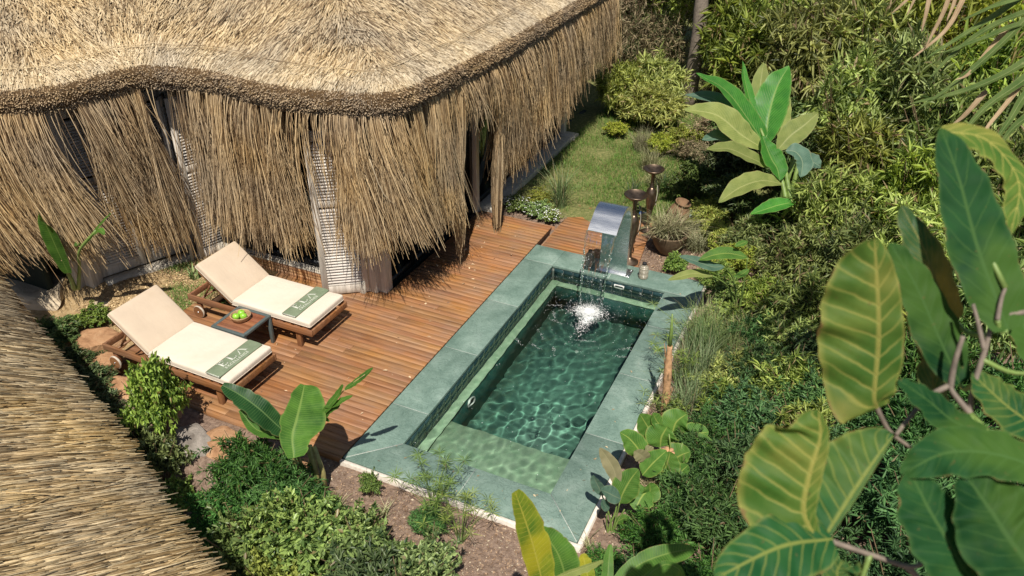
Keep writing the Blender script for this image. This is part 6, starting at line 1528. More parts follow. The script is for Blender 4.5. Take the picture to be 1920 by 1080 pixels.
mb = MB(); mb.tube([(0, 0, -0.05), (0.02, 0, 0.5), (0.08, -0.02, 1.1)], np.array([0.05, 0.045, 0.035]), 10); mb.tube([(0.1, 0.05, -0.05), (0.14, 0, 0.5), (0.16, -0.02, 1.0)], np.array([0.04, 0.035, 0.03]), 10)
obj('stem', mb.mesh('stem', MAT_STALK, True), can)
bd = [(a_, b_ * 1.18, c_ * 1.18, d_, e_) for a_, b_, c_, d_, e_ in G['bird']]
big_plant('paddle_plant', 'low paddle leaved plant with one pale tan leaf at the near right pool corner', 'paddle plant', (2.80, 0.42, gz(2.8, .42)), bd[:5] + bd[21:], G['bird_stem'], [M_BIRD, M_BIRD, M_BIRD_T, M_CANNA_G], prof_paddle, MAT_STALK, 'paddle leaved plants', 0.18, 0.05, 0.03, 0.15, 0, 4)
bp2 = big_plant('paddle_plant', 'wide clump of broad paddle leaves beside the right pool edge', 'paddle plant', (3.12, 1.15, gz(3.1, 1.15)), [(a_, b_ * 1.25, c_ * 1.25, d_, e_) for a_, b_, c_, d_, e_ in bd[5:21]], G['bird2_stem'], [M_BIRD, M_BIRD, M_BIRD_T, M_CANNA_G], prof_paddle, MAT_STALK, 'paddle leaved plants', 0.18, 0.05, 0.03, 0.15, 0, 5)
mb = MB()
for k in range(6): mb.tube([(0.03 * math.cos(k), 0.03 * math.sin(k), -0.05), (0.05 * math.cos(k), 0.05 * math.sin(k), 0.45)], np.array([0.03, 0.02]), 8)
obj('stem', mb.mesh('stem', MAT_TANSTALK, True), bp2)
bo = G['bottom']
bt = big_plant('banana_plant', 'large yellow edged banana leaves rising in front of the pool corner', 'banana plant', (3.05, -2.2, gz(3.05, -2.2)), bo, [], [M_BAN, M_BAN, M_CANNA_Y, M_BAN, M_YEL], prof_banana, MAT_PSEUDO, None, 0.2, 0, 0.04, 0.05, 0.1, 6)
mb = MB(); bz = gz(3.05, -2.2)
for pts, *_ in bo:
    p0 = np.array(pts[0]) - np.array([3.05, -2.2, bz])
    mb.tube(catmull([(0, 0, -0.05), (0, 0, 0.9), tuple(p0 * 0.5 + np.array([0, 0, p0[2] * 0.12])), tuple(p0)], 14), np.linspace(0.07, 0.02, 14), 8)
obj('stem', mb.mesh('stem', MAT_PSEUDO, True), bt)
big_plant('paddle_plant', 'drooping green and grey paddle leaves over the far right pool corner', 'paddle plant', (3.3, 4.5, gz(3.3, 4.5)), G['side'], G['side_stem'], [M_BIRD, M_BIRD, M_CANNA_Y, M_CANNA_G], prof_lance, MAT_STALK, 'paddle leaved plants', 0.25, 0.1, 0.04, 0.1, 0, 7)
# foreground tree with big veined leaves
FB = (5.15, -2.1, gz(5.15, -2.1))
ft = big_plant('broadleaf_tree', 'foreground tree with huge pale veined leaves close to the camera', 'tree', FB, [(a_, b_ * (0.86 if e_ == 2 else 1.0), c_ * (0.86 if e_ == 2 else 1.0), d_, e_) for a_, b_, c_, d_, e_ in G['fore']], [], [M_FORE, M_FORE_G, M_FORE_SHADE, M_FORE_Y], prof_ovate, MAT_BARK, None, 0.12, 0.10, 0.075, 0.12, 0, 8, (10, 0.3), 110)
mb = MB(); fb = np.array(FB); bpts = []
for pts, rad in G['fore_branch']:
    P_ = catmull(np.array(pts) - fb, 6 * len(pts)); bpts.append(P_); mb.tube(P_, rad * 0.62 * np.linspace(1.1, 0.75, len(P_)), 8)
a0 = np.array(G['fore_branch'][0][0][0]) - fb; a1 = np.array(G['fore_branch'][5][0][-1]) - fb
mb.tube(catmull([(0, 0, -0.1), (0.05, -0.1, 1.5), (0.0, -0.2, 2.9), tuple(a0)], 20), np.linspace(0.10, 0.02, 20), 10)
mb.tube(catmull([(0.0, -0.15, 2.3), tuple(a1 * 0.6 + np.array([0, 0, 1.1])), tuple(a1)], 14), np.linspace(0.05, 0.012, 14), 8)
obj('trunk', mb.mesh('trunk', MAT_BARK, True), ft)
bpts = np.concatenate(bpts); pm_ = MB()
for lf in G['fore']:
    p0 = np.array(lf[0][0]) - fb; k_ = np.argmin(((bpts - p0) ** 2).sum(1)); q0 = bpts[k_]
    if 0.03 < np.linalg.norm(q0 - p0) < 0.7: pm_.tube(catmull([tuple(q0), tuple((q0 + p0) / 2 - np.array([0, 0, 0.02])), tuple(p0)], 8), np.linspace(0.008, 0.005, 8), 7)
obj('petiole', pm_.mesh('petiole', MAT_STALK, True), ft, kind='stuff')
# palm whose fronds hang into the top right
PB = (7.6, 0.9, gz(7.6, 0.9))
pm = big_plant('palm_tree', 'palm with green and dried fronds drooping into the top right corner', 'palm tree', PB, G['palm'], [], [M_PALM, M_PALM_DRY], prof_strap, MAT_STALK, None, 0.5, 0, 0.0, 0, 0, 9)
mb = MB(); pb = np.array(PB)
for pts, rad in G['palm_stem']:
    P_ = catmull(np.array(pts) - pb, 24); mb.tube(P_, np.linspace(0.03, 0.010, 24), 7)
    crownp = P_[0]
obj('frond_rib', mb.mesh('frond_rib', MAT_STALK, True), pm)
mb = MB(); mb.tube(catmull([(0, 0, -0.1), (0.05, 0.05, 2.0), tuple(crownp + np.array([0.25, -0.1, -0.35])), tuple(crownp)], 20), np.linspace(0.14, 0.04, 20), 12)
obj('trunk', mb.mesh('trunk', MAT_BARK, True), pm)
# dry stalk by the pool edge
ds = thing('dry_stalk', 'tall dry papery banana stalk with green tip at the right pool edge', 'dry stalk', (2.87, 2.1, gz(2.87, 2.1)))
mb = MB(); zz = np.linspace(-0.05, 1.02, 26); zz0 = zz
rad = np.interp(zz, [0, 0.3, 0.8, 1.02], [0.050, 0.048, 0.040, 0.030]) * (1 + 0.18 * vnoise(np.c_[zz * 9, zz * 0, zz * 0], 1.0, 4))
mb.tube(np.c_[-0.055 * zz, 0 * zz, zz], rad, 12)
for k in range(14):
    r_ = random.Random(k); z_ = 0.25 + 0.055 * k; a_ = r_.uniform(0, 6.28); L_ = r_.uniform(0.05, 0.16)
    p0 = np.array([-0.055 * z_ + 0.04 * math.cos(a_), 0.04 * math.sin(a_), z_]); d_ = np.array([math.cos(a_) * 0.25, math.sin(a_) * 0.25, 1.0])
    s_ = np.array([-math.sin(a_), math.cos(a_), 0]) * 0.014
    mb.add([p0 - s_, p0 + s_, p0 + d_ * L_ + s_ * 0.4, p0 + d_ * L_ - s_ * 0.3], [(0, 1, 2, 3)])
obj('stem', mb.mesh('stem', MAT_TANSTALK, False), ds)
mb = MB(); mb.tube([(-0.055, 0, 0.98), (-0.06, 0, 1.2), (-0.075, 0, 1.42)], np.array([0.022, 0.019, 0.008]), 8)
obj('tip', mb.mesh('tip', MAT_STALK, True), ds)

# ------------------------------------------------------------------ shrubs
def leaves_np(P, D, N, L, W, droop=0.0, fold=0.35):
    """folded rhomb leaves: base, left, tip, right"""
    D = D / (np.linalg.norm(D, axis=1, keepdims=True) + 1e-9)
    S = np.cross(D, N); S /= np.linalg.norm(S, axis=1, keepdims=True) + 1e-9
    U = np.cross(S, D)
    M_ = P + D * (L * 0.42)[:, None]
    l = M_ - S * W[:, None] / 2 + U * (W * fold)[:, None]; r = M_ + S * W[:, None] / 2 + U * (W * fold)[:, None]
    tip = P + D * L[:, None] - U * (L * droop)[:, None]
    V = np.stack([P, l, tip, r], 1).reshape(-1, 3)
    b = np.arange(len(P))[:, None] * 4
    return V, np.concatenate([b + np.array([[0, 2, 1]]), b + np.array([[0, 3, 2]])])
def crown_mesh(name, mat, seed, R, H, ntw, nlf, L, W, spread=0.55, droop=0.15, up=0.35, zlow=0.0, tw_len=0.5, ragged=0.30):
    r = np.random.default_rng(seed)
    # twig ends over an uneven dome
    a = r.uniform(0, 2 * np.pi, ntw); cz = r.uniform(-0.25, 1.0, ntw) ** 1
    cr = np.sqrt(np.clip(1 - cz ** 2, 0, 1))
    dirs = np.stack([cr * np.cos(a), cr * np.sin(a), cz], -1)
    rad = 0.72 + ragged * 1.6 * vnoise(dirs, 2.1, seed) + r.normal(0, ragged * 0.5, ntw)
    rad = np.where(r.uniform(0, 1, ntw) < 0.3, rad * r.uniform(0.4, 0.9, ntw), rad)
    end = dirs * rad[:, None] * np.array([R, R, H * 0.5]) + np.array([0, 0, H * 0.5])
    end[:, 2] = np.maximum(end[:, 2], zlow * H + 0.03)
    td = dirs * np.array([1, 1, 0.7]) + np.array([0, 0, up]) + r.normal(0, 0.35, (ntw, 3)); td /= np.linalg.norm(td, axis=1, keepdims=True)
    tl = tw_len * R * r.uniform(0.6, 1.3, ntw)
    n = ntw * nlf
    ti = np.repeat(np.arange(ntw), nlf); u = r.uniform(0, 1, n)
    bend = np.array([0, 0, -1.0]) * (u ** 2 * 0.25)[:, None] * tl[ti][:, None]
    P = end[ti] - td[ti] * ((1 - u) * tl[ti])[:, None] + bend + r.normal(0, 0.012 * R, (n, 3))
    D = td[ti] * 0.55 + r.normal(0, spread, (n, 3)) + np.array([0, 0, -droop])
    N = np.array([0, 0, 1.0]) + r.normal(0, 0.5, (n, 3)) + dirs[ti] * 0.5
    LL = L * r.uniform(0.55, 1.25, n); WW = W * r.uniform(0.7, 1.2, n) * (LL / L) ** 0.5
    V, F = leaves_np(P, D, N, LL, WW, 0.12)
    return mesh_np(name, V, F, mat)
def stems_mesh(mat, seed, R, H, n, rad=0.006):
    r = np.random.default_rng(seed); mb = MB()
    for k in range(n):
        a = r.uniform(0, 6.28); q = R * math.sqrt(r.uniform(0.02, 0.8)); hh = H * r.uniform(0.55, 0.9)
        mb.tube(catmull([(q * 0.15 * math.cos(a), q * 0.15 * math.sin(a), -0.05), (q * 0.5 * math.cos(a), q * 0.5 * math.sin(a), hh * 0.55), (q * math.cos(a), q * math.sin(a), hh)], 6), np.linspace(rad * 1.4, rad * 0.5, 6), 5, False)
    return mb.mesh('stem', mat)
MAT_TWIG = mat_plain('twig', (0.16, 0.11, 0.06), 0.85, 0, 0.3, 30)
L_OLIVE = mat_leaf('olive_leaf', (0.055, 0.092, 0.022), (0.42, 0.50, 0.12), 0.4, 0.36, (0.34, 0.26, 0.13), 0.07)
L_BANK = mat_leaf('bank_leaf', (0.035, 0.085, 0.018), (0.31, 0.42, 0.095), 0.36, 0.38, (0.32, 0.26, 0.12), 0.06)
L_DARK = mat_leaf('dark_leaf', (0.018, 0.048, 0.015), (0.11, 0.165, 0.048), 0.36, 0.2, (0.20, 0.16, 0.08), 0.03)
L_GREEN = mat_leaf('green_leaf', (0.024, 0.070, 0.015), (0.25, 0.36, 0.08), 0.33, 0.25, (0.22, 0.18, 0.07), 0.02)
L_FERN = mat_leaf('fern_leaf_shaded', (0.010, 0.052, 0.012), (0.085, 0.21, 0.045), 0.5, 0.28, (0.20, 0.16, 0.07), 0.03)  # green lowered so the shade among the ferns sits in the leaf colour
L_LIME = mat_leaf('lime_leaf', (0.11, 0.16, 0.025), (0.36, 0.42, 0.08), 0.36, 0.3, (0.36, 0.30, 0.10), 0.05)
L_DRY = mat_leaf('dry_leaf', (0.15, 0.11, 0.055), (0.44, 0.35, 0.20), 0.6, 0.15, (0.10, 0.13, 0.035), 0.3)
L_BLUE = mat_leaf('reed_blade', (0.07, 0.14, 0.045), (0.25, 0.35, 0.14), 0.45, 0.2, (0.38, 0.32, 0.17), 0.10)
L_PALEGRASS = mat_leaf('variegated_blade', (0.20, 0.23, 0.09), (0.42, 0.43, 0.22), 0.5, 0.2, (0.45, 0.38, 0.22), 0.15)
L_TURF = mat_leaf('turf_blade', (0.045, 0.12, 0.02), (0.155, 0.29, 0.06), 0.5, 0.2, (0.32, 0.27, 0.12), 0.14)
CROWNS = {}
def crown(kind):
    if kind not in CROWNS:
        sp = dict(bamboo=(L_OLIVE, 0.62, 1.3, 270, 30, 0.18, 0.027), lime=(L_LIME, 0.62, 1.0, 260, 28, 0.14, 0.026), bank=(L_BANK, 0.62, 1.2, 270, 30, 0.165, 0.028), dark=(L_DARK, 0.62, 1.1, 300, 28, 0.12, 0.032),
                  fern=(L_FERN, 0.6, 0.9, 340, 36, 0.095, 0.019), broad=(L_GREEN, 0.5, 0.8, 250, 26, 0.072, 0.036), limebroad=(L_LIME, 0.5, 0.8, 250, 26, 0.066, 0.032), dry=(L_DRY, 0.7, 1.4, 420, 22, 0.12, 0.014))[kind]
        mat, R, H, nt, nl, L, W = sp
        vs = []
        for k in range(3):
            sd = sum(map(ord, kind)) * 7 + k
            kw = dict(bank=dict(spread=0.6, droop=0.25, up=0.5, tw_len=0.65), bamboo=dict(spread=0.6, droop=0.25, up=0.5, tw_len=0.65), dry=dict(spread=0.8, droop=0.5, tw_len=0.9, ragged=0.35), fern=dict(spread=0.5, tw_len=0.55, up=0.3)).get(kind, {})
            vs.append((crown_mesh('crown', mat, sd, R, H, nt, nl, L, W, **kw), stems_mesh(MAT_TWIG, sd, R, H, 16 if kind != 'dry' else 40, 0.007), R, H))
        CROWNS[kind] = vs
    return CROWNS[kind]
srnd = random.Random(11)
def shrub(kind, x, y, w, h, label, group=None, name='shrub', cat='shrub', z=None):
    """w: width, h: height of the shrub in metres"""
    var = crown(kind); c, s, R, H = var[srnd.randrange(3)]
    t = thing(name, label, cat, (x, y, gz(x, y) if z is None else z), srnd.uniform(0, 6.28), group)
    sc = (w / (2 * R), w / (2 * R) * srnd.uniform(0.9, 1.1), h / H)
    a = obj('crown', c, t); a.scale = sc
    b = obj('stem', s, t); b.scale = sc
    return t
HEDGE = 'olive leaved shrubs of the hedge behind the pool'
ORD = ['first', 'second', 'third', 'fourth', 'fifth', 'sixth']
for rowname, row in (('front far hedge row', [(1.5, 12.6, 1.9, 2.6), (2.7, 12.1, 1.9, 2.9), (3.9, 12.4, 2.0, 3.1), (5.2, 12.6, 2.0, 3.2), (6.6, 12.7, 2.1, 3.3)]),
                     ('middle far hedge row', [(0.6, 15.4, 2.2, 3.2), (2.2, 14.6, 2.2, 3.2), (4.2, 14.9, 2.3, 3.4), (6.3, 15.0, 2.4, 3.5), (8.4, 14.0, 2.4, 3.6)]),
                     ('rearmost hedge row', [(1.4, 17.5, 2.6, 3.6), (4.0, 17.8, 2.8, 3.9), (6.8, 18.0, 2.8, 4.0), (9.5, 17.0, 2.8, 4.0)])):
    for k, (x, y, w, h) in enumerate(row):
        shrub('bamboo', x, y, w, h, 'feathery olive shrub, %s from the left of the %s' % (ORD[k], rowname), HEDGE + ', far rows')
for rowname, row in (('row right behind the canna', [(3.7, 10.2, 1.7, 2.3), (4.9, 10.3, 1.8, 2.6), (6.2, 10.4, 1.9, 2.9), (7.5, 10.6, 2.0, 3.0)]), ('row level with the canna', [(4.3, 8.5, 1.5, 1.75), (5.4, 8.7, 1.7, 2.2), (6.6, 8.8, 1.8, 2.5)]),
                     ('row just nearer than the canna', [(4.0, 6.9, 1.35, 1.45), (5.0, 7.1, 1.5, 1.7), (6.1, 7.2, 1.6, 2.0)]), ('row level with the clay planter', [(3.65, 5.6, 1.15, 1.05), (4.45, 5.6, 1.3, 1.35), (5.4, 5.7, 1.4, 1.6), (6.4, 5.8, 1.5, 1.8)]),
                     ('nearest olive row on the right bank', [(4.05, 4.4, 1.1, 0.95), (4.9, 4.4, 1.3, 1.2), (5.9, 4.4, 1.4, 1.5)])):
    for k, (x, y, w, h) in enumerate(row):
        shrub('bank' if (k + len(rowname)) % 3 else 'bamboo', x, y, w, h, 'feathery green shrub, %s from the left in the %s' % (ORD[k], rowname), HEDGE + ', bank rows')
DK = 'low dark green shrubs on the right bank'
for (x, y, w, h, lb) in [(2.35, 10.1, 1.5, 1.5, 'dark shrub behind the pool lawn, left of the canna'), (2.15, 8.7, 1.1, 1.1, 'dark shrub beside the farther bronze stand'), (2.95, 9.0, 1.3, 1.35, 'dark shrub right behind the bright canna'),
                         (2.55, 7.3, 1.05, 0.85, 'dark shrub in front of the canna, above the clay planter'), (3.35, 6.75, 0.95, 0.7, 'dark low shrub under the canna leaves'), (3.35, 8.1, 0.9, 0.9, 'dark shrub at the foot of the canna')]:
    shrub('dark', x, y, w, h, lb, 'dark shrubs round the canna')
for rowname, row in (('farthest feathery row on the right bank', [(3.55, 3.75, 0.95, 0.6), (4.5, 3.4, 1.1, 0.9), (5.4, 3.3, 1.3, 1.1)]), ('row behind the dry stalk', [(3.75, 3.0, 1.0, 0.7), (4.5, 2.4, 1.1, 0.85), (5.4, 2.2, 1.3, 1.0), (6.3, 2.6, 1.4, 1.3)]),
                     ('row beside the paddle leaf clump', [(3.75, 2.2, 1.0, 0.7), (4.55, 1.4, 1.1, 0.85), (5.4, 1.1, 1.3, 1.0), (6.2, 1.0, 1.4, 1.2)]), ('row below the paddle clump', [(3.8, 1.4, 1.0, 0.7), (4.5, 0.4, 1.1, 0.8), (5.3, 0.1, 1.2, 1.0)]),
                     ('lowest row at the bottom right', [(3.55, -0.6, 0.8, 0.5), (3.75, 0.55, 1.0, 0.7), (3.9, -0.3, 1.0, 0.7), (4.7, -0.6, 1.1, 0.8)])):
    for k, (x, y, w, h) in enumerate(row):
        shrub('fern', x, y, w, h, 'feathery dark shrub, %s from the left in the %s' % (ORD[k], rowname), DK)
shrub('fern', 3.45, 1.9, 0.7, 0.5, 'feathery green shrub just behind the paddle leaf clump', DK)
shrub('lime', 3.35, 2.75, 0.75, 0.5, 'yellow green shrub right of the reed clump by the pool')
shrub('dry', 3.45, 3.35, 0.6, 0.45, 'small tan dried shrub among the ferns right of the reeds', None, 'dry_shrub')
shrub('dry', 3.5, 2.55, 0.5, 0.35, 'small tan dried shrub behind the dry stalk', None, 'dry_shrub')
shrub('lime', 0.75, 9.55, 0.7, 0.5, 'bright shrub at the right edge of the lawn, between the pale grass clumps')
shrub('limebroad', -0.35, 10.1, 0.6, 0.35, 'low pale shrub at the back of the lawn before the bright shrubs')
shrub('limebroad', 1.0, 9.75, 0.9, 0.6, 'pale shrub at the far right of the lawn')
shrub('dark', 1.75, 7.9, 0.8, 0.65, 'dark shrub right of the farther bronze stand')
shrub('dry', 1.75, 9.1, 0.8, 0.6, 'dry brown shrub between the dark shrub and the lawn', None, 'dry_shrub')
shrub('broad', 3.15, 4.15, 0.75, 0.42, 'low glossy shrub under the drooping paddle leaves')
shrub('limebroad', 2.85, 5.75, 0.85, 0.50, 'pale green shrub right of the clay planter')
shrub('lime', 2.55, 6.35, 0.7, 0.45, 'pale green shrub behind the clay planter')
shrub('broad', 2.12, 5.35, 0.38, 0.34, 'small leafy shrub between the lantern and the clay planter')
for kind, x, y, w, h, lb in [
    ('broad', 3.0, 4.75, 0.6, 0.45, 'glossy shrub at the far right pool corner, nearest the coping'), ('bank', 3.45, 4.85, 0.7, 0.6, 'green shrub behind the glossy shrub at the far right pool corner'),
    ('bank', 3.3, 3.75, 0.7, 0.55, 'green shrub behind the farthest reedy clump'), ('bank', 3.95, 3.75, 0.8, 0.7, 'green shrub in the second rank behind the farthest reedy clump'),
    ('lime', 3.45, 3.0, 0.6, 0.55, 'bright shrub right behind the middle reedy clumps'), ('bank', 3.6, 2.35, 0.75, 0.6, 'green shrub right of the dry stalk'), ('bank', 4.1, 2.8, 0.9, 0.8, 'green shrub farther right of the dry stalk'),
    ('broad', 3.0, 2.0, 0.42, 0.4, 'small glossy shrub at the foot of the dry stalk'), ('fern', 3.35, 1.55, 0.7, 0.55, 'feathery shrub right of the paddle leaf clump'), ('fern', 3.4, 0.85, 0.75, 0.55, 'feathery shrub below the paddle leaf clump on the right'),
    ('fern', 3.3, 0.25, 0.7, 0.5, 'feathery shrub right of the pale tan paddle leaf'), ('dry', 3.0, 0.85, 0.45, 0.3, 'dead leaf litter tuft under the paddle leaves'), ('fern', 3.3, -0.35, 0.7, 0.5, 'feathery shrub at the bottom, right of the yellow edged leaves'),
    ('bank', 4.3, 2.0, 0.9, 0.8, 'green shrub standing among the dark ferns, upper one'), ('bank', 4.2, 0.9, 0.9, 0.8, 'green shrub standing among the dark ferns, lower one'),
    ('lime', 2.2, 6.9, 0.7, 0.5, 'bright shrub behind the clay jar'), ('bank', 2.95, 6.3, 0.8, 0.7, 'green shrub between the clay planter and the canna'), ('bank', 2.75, 5.2, 0.6, 0.42, 'green shrub just right of the lantern soil patch')]:
    shrub(kind, x, y, w, h, lb, 'shrubs filling the right bank')
# behind the house end
shrub('lime', -0.75, 11.4, 1.2, 1.15, 'bright yellow green shrub nearest the far end of the house')
shrub('lime', 0.2, 10.8, 1.4, 0.95, 'bright yellow green shrub at the back of the lawn, right of its twin')
shrub('lime', -0.1, 12.0, 1.4, 1.25, 'taller bright yellow green shrub at the back, in front of the dry thicket')
for (x, y, w, h, lb) in [(-1.6, 13.4, 1.7, 2.3, 'dry tangled thicket against the far end of the house'), (-0.6, 13.6, 1.9, 2.0, 'dry tangled thicket left of the grey tree trunk'), (1.15, 13.0, 1.2, 1.3, 'dry tangled thicket right of the grey tree trunk'),
                         (-2.4, 15.6, 2.2, 3.0, 'dry tangled thicket farthest behind the house'), (1.45, 10.6, 0.9, 0.75, 'low dry brown shrub between the lawn and the hedge'), (1.3, 9.5, 0.8, 0.5, 'low dry brown shrub at the lawn edge')]:
    shrub('dry', x, y, w, h, lb, 'dry brown thickets', 'dry_thicket', 'thicket')
shrub('bamboo', -3.6, 17.5, 2.4, 3.4, 'olive shrub rising behind the far end of the roof')
shrub('bamboo', -1.2, 17.6, 2.4, 3.4, 'olive shrub behind the dry thickets')
# grey trunked tree at the top
tr_ = thing('tree', 'grey trunked tree at the top between the dry thickets', 'tree', (0.45, 12.75, gz(0.45, 12.75)))
mb = MB(); mb.tube(catmull([(0, 0, -0.1), (0.04, 0, 1.5), (-0.03, 0.1, 3.2), (0.1, 0.2, 5.5)], 24), np.linspace(0.17, 0.10, 24) * (1 + 0.1 * vnoise(np.c_[np.arange(24) * 0.7, np.zeros(24), np.zeros(24)], 1.0, 3)), 14)
for a_, z_ in ((0.4, 3.9), (2.4, 4.3), (4.2, 4.8)): mb.tube([(0, 0.1, z_), (0.9 * math.cos(a_), 0.9 * math.sin(a_), z_ + 1.2)], np.array([0.07, 0.03]), 8)
obj('trunk', mb.mesh('trunk', MAT_BARK, True), tr_)
c, s, R, H = crown('bamboo')[0]
cr_ = obj('crown', c, tr_, (0.1, 0.2, 4.4)); cr_.scale = (2.2, 2.2, 1.6)
# hedge in front: over the trench
FR = 'shrubs planted along the trench in front of the deck'
for kind, x, y, w, h, lb in [
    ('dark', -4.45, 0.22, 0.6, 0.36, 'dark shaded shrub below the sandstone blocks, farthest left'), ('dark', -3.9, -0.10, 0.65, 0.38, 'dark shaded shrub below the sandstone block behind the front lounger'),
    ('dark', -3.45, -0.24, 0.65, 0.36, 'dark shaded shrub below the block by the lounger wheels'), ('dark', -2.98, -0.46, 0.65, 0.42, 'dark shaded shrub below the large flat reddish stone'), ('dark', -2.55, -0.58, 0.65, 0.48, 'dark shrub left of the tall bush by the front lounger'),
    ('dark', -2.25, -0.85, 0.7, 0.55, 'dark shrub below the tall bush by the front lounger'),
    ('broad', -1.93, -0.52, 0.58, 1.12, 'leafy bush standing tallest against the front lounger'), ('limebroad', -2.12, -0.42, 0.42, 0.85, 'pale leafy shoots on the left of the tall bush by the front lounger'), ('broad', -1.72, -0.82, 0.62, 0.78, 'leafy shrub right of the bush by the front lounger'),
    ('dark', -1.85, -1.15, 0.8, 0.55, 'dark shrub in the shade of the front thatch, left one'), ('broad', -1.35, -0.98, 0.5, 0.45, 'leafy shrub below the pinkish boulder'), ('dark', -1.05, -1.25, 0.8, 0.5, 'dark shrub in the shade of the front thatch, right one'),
    ('fern', -0.55, -0.72, 0.75, 0.75, 'feathery shrub left of the big banana leaves'), ('fern', -0.1, -0.85, 0.7, 0.62, 'feathery shrub at the foot of the big banana leaves'),
    ('broad', -0.05, -1.35, 0.8, 0.95, 'bright leafy shrub by the front thatch edge'), ('limebroad', 0.42, -1.55, 0.7, 0.85, 'yellow tipped shrub at the bottom of the picture by the front thatch'),
    ('broad', 0.55, -1.15, 0.8, 0.72, 'leafy shrub in the middle of the bottom hedge'), ('broad', 1.05, -1.15, 0.8, 0.62, 'leafy shrub in the bottom hedge, right of its middle'), ('limebroad', 1.0, -1.65, 0.8, 0.9, 'yellow green shrub lowest in the bottom hedge'),
    ('broad', 1.6, -1.05, 0.75, 0.62, 'leafy shrub at the right end of the bottom hedge'), ('fern', 1.25, -0.42, 0.42, 0.24, 'fine leaved shrub under the umbrella sedges'), ('broad', 0.52, -0.27, 0.26, 0.36, 'single young shrub in the bare soil in front of the pool'),
    ('broad', 1.75, -1.6, 0.9, 0.9, 'leafy shrub behind the yellow edged banana leaves'), ('broad', -4.35, 0.72, 0.5, 0.26, 'trailing green shoots over the stones behind the front lounger'), ('broad', -4.95, 0.30, 0.4, 0.4, 'green shoots under the pale flat boulder'),
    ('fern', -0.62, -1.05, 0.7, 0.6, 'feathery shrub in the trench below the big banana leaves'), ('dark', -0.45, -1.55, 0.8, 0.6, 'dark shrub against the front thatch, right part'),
    ('fern', -0.28, -0.58, 0.42, 0.42, 'feathery shrub left of the banana stem'), ('fern', 0.22, -0.72, 0.45, 0.36, 'feathery shrub right of the banana stem'),
    ('broad', 0.25, -1.2, 0.7, 0.72, 'leafy shrub left of the middle of the bottom hedge'), ('broad', 0.85, -1.0, 0.6, 0.5, 'leafy shrub at the soil edge of the bottom hedge'),
    ('dark', 1.35, -1.45, 0.8, 0.75, 'dark shrub in the second rank of the bottom hedge'),
    ('dark', -6.3, 2.0, 0.9, 0.7, 'dark shaded shrub under the hanging reeds behind the pale flat boulder'), ('dark', -5.6, 1.75, 0.6, 0.4, 'low dark shrub by the foot of the weathered post'),
    ('fern', 2.95, -0.25, 0.5, 0.35, 'low green shrub in the soil at the near right pool corner')]:
    big = 1.0 if w < 0.55 else 1.1
    shrub(kind, x, y, w * big, h, lb, FR)

# ------------------------------------------------------------------ grasses
def blades(n, seed, mat, name, fx, L, W, lean, k=5, spread=0.0):
    r = np.random.default_rng(seed)
    P0 = fx(r, n)
    a = r.uniform(0, 2 * np.pi, n); LL = r.uniform(*L, n); le = np.abs(r.normal(*lean, n))
    pts = np.empty((n, k, 3))
    for i in range(k):
        u = i / (k - 1)
        out = LL * le * u ** 1.8; hh = LL * (u - 0.42 * le * u ** 2.4)
        pts[:, i, 0] = P0[:, 0] + np.cos(a) * out; pts[:, i, 1] = P0[:, 1] + np.sin(a) * out; pts[:, i, 2] = P0[:, 2] + hh
    w = r.uniform(*W, n)[:, None] / 2 * np.array([1 - 0.93 * (i / (k - 1)) ** 1.6 for i in range(k)])[None]
    V, F = tents(pts, w, np.stack([np.cos(a), np.sin(a), 0.4 + 0 * a], -1), 0.25)
    return mesh_np(name, V, F, mat)
def clump(x, y, n, L, W, lean, rad, mat, label, group=None, seed=0, z=None, name='grass_clump', cat='grass clump', parent=None, stuff=True):
    f = lambda r, m: (lambda q, a: np.stack([rad * np.sqrt(q) * np.cos(a), rad * np.sqrt(q) * np.sin(a), 0 * a - 0.01], -1))(r.uniform(0, 1, m), r.uniform(0, 6.28, m))
    me = blades(n, seed, mat, name, f, L, W, lean)
    o = obj(name, me, None, (x, y, gz(x, y) if z is None else z))
    return tag(o, label, cat, group)
clump(-0.18, 6.58, 130, (0.5, 1.0), (0.008, 0.016), (0.45, 0.3), 0.09, L_BLUE, 'tall arching grass clump by the lawn corner behind the deck', None, 1)
RC = 'reedy grass clumps along the right pool edge'
for i, (x, y, n, l, lb) in enumerate([(2.92, 3.75, 260, 0.55, 'reedy grass clump at the far end of the right pool edge'), (2.96, 3.30, 300, 0.62, 'reedy grass clump at the middle of the right pool edge'), (3.02, 2.85, 300, 0.62, 'reedy grass clump just beyond the dry stalk'),
                                      (3.25, 3.35, 260, 0.6, 'reedy grass clump set back from the pool edge'), (3.06, 2.35, 220, 0.5, 'reedy grass clump right behind the dry stalk')]):
    clump(x, y, int(n * 1.4), (l * 0.6, l * 1.4), (0.006, 0.012), (0.45, 0.28), 0.18, L_BLUE, lb, RC, 10 + i)
PC = 'variegated grass clumps at the lawn edge'
for i, (x, y, l, lb) in enumerate([(0.75, 8.75, 0.5, 'pale grass clump at the lawn edge, middle of three'), (0.35, 9.6, 0.5, 'pale grass clump at the lawn edge, farthest back'), (1.05, 8.1, 0.45, 'pale grass clump at the lawn edge, nearest the bronze stands'), ]):
    clump(x, y, 340, (l * 0.5, l * 1.15), (0.006, 0.011), (0.5, 0.3), 0.17, L_PALEGRASS, lb, PC, 30 + i)
for i, (x, y, lb) in enumerate([(0.85, 7.35, 'dark strap leaved plant left of the farther bronze stand'), (1.25, 7.9, 'dark strap leaved plant behind the farther bronze stand')]):
    clump(x, y, 60, (0.25, 0.55), (0.016, 0.028), (0.6, 0.3), 0.07, L_DARK, lb, 'dark strap leaved plants', 40 + i, None, 'strap_plant', 'strap plant')
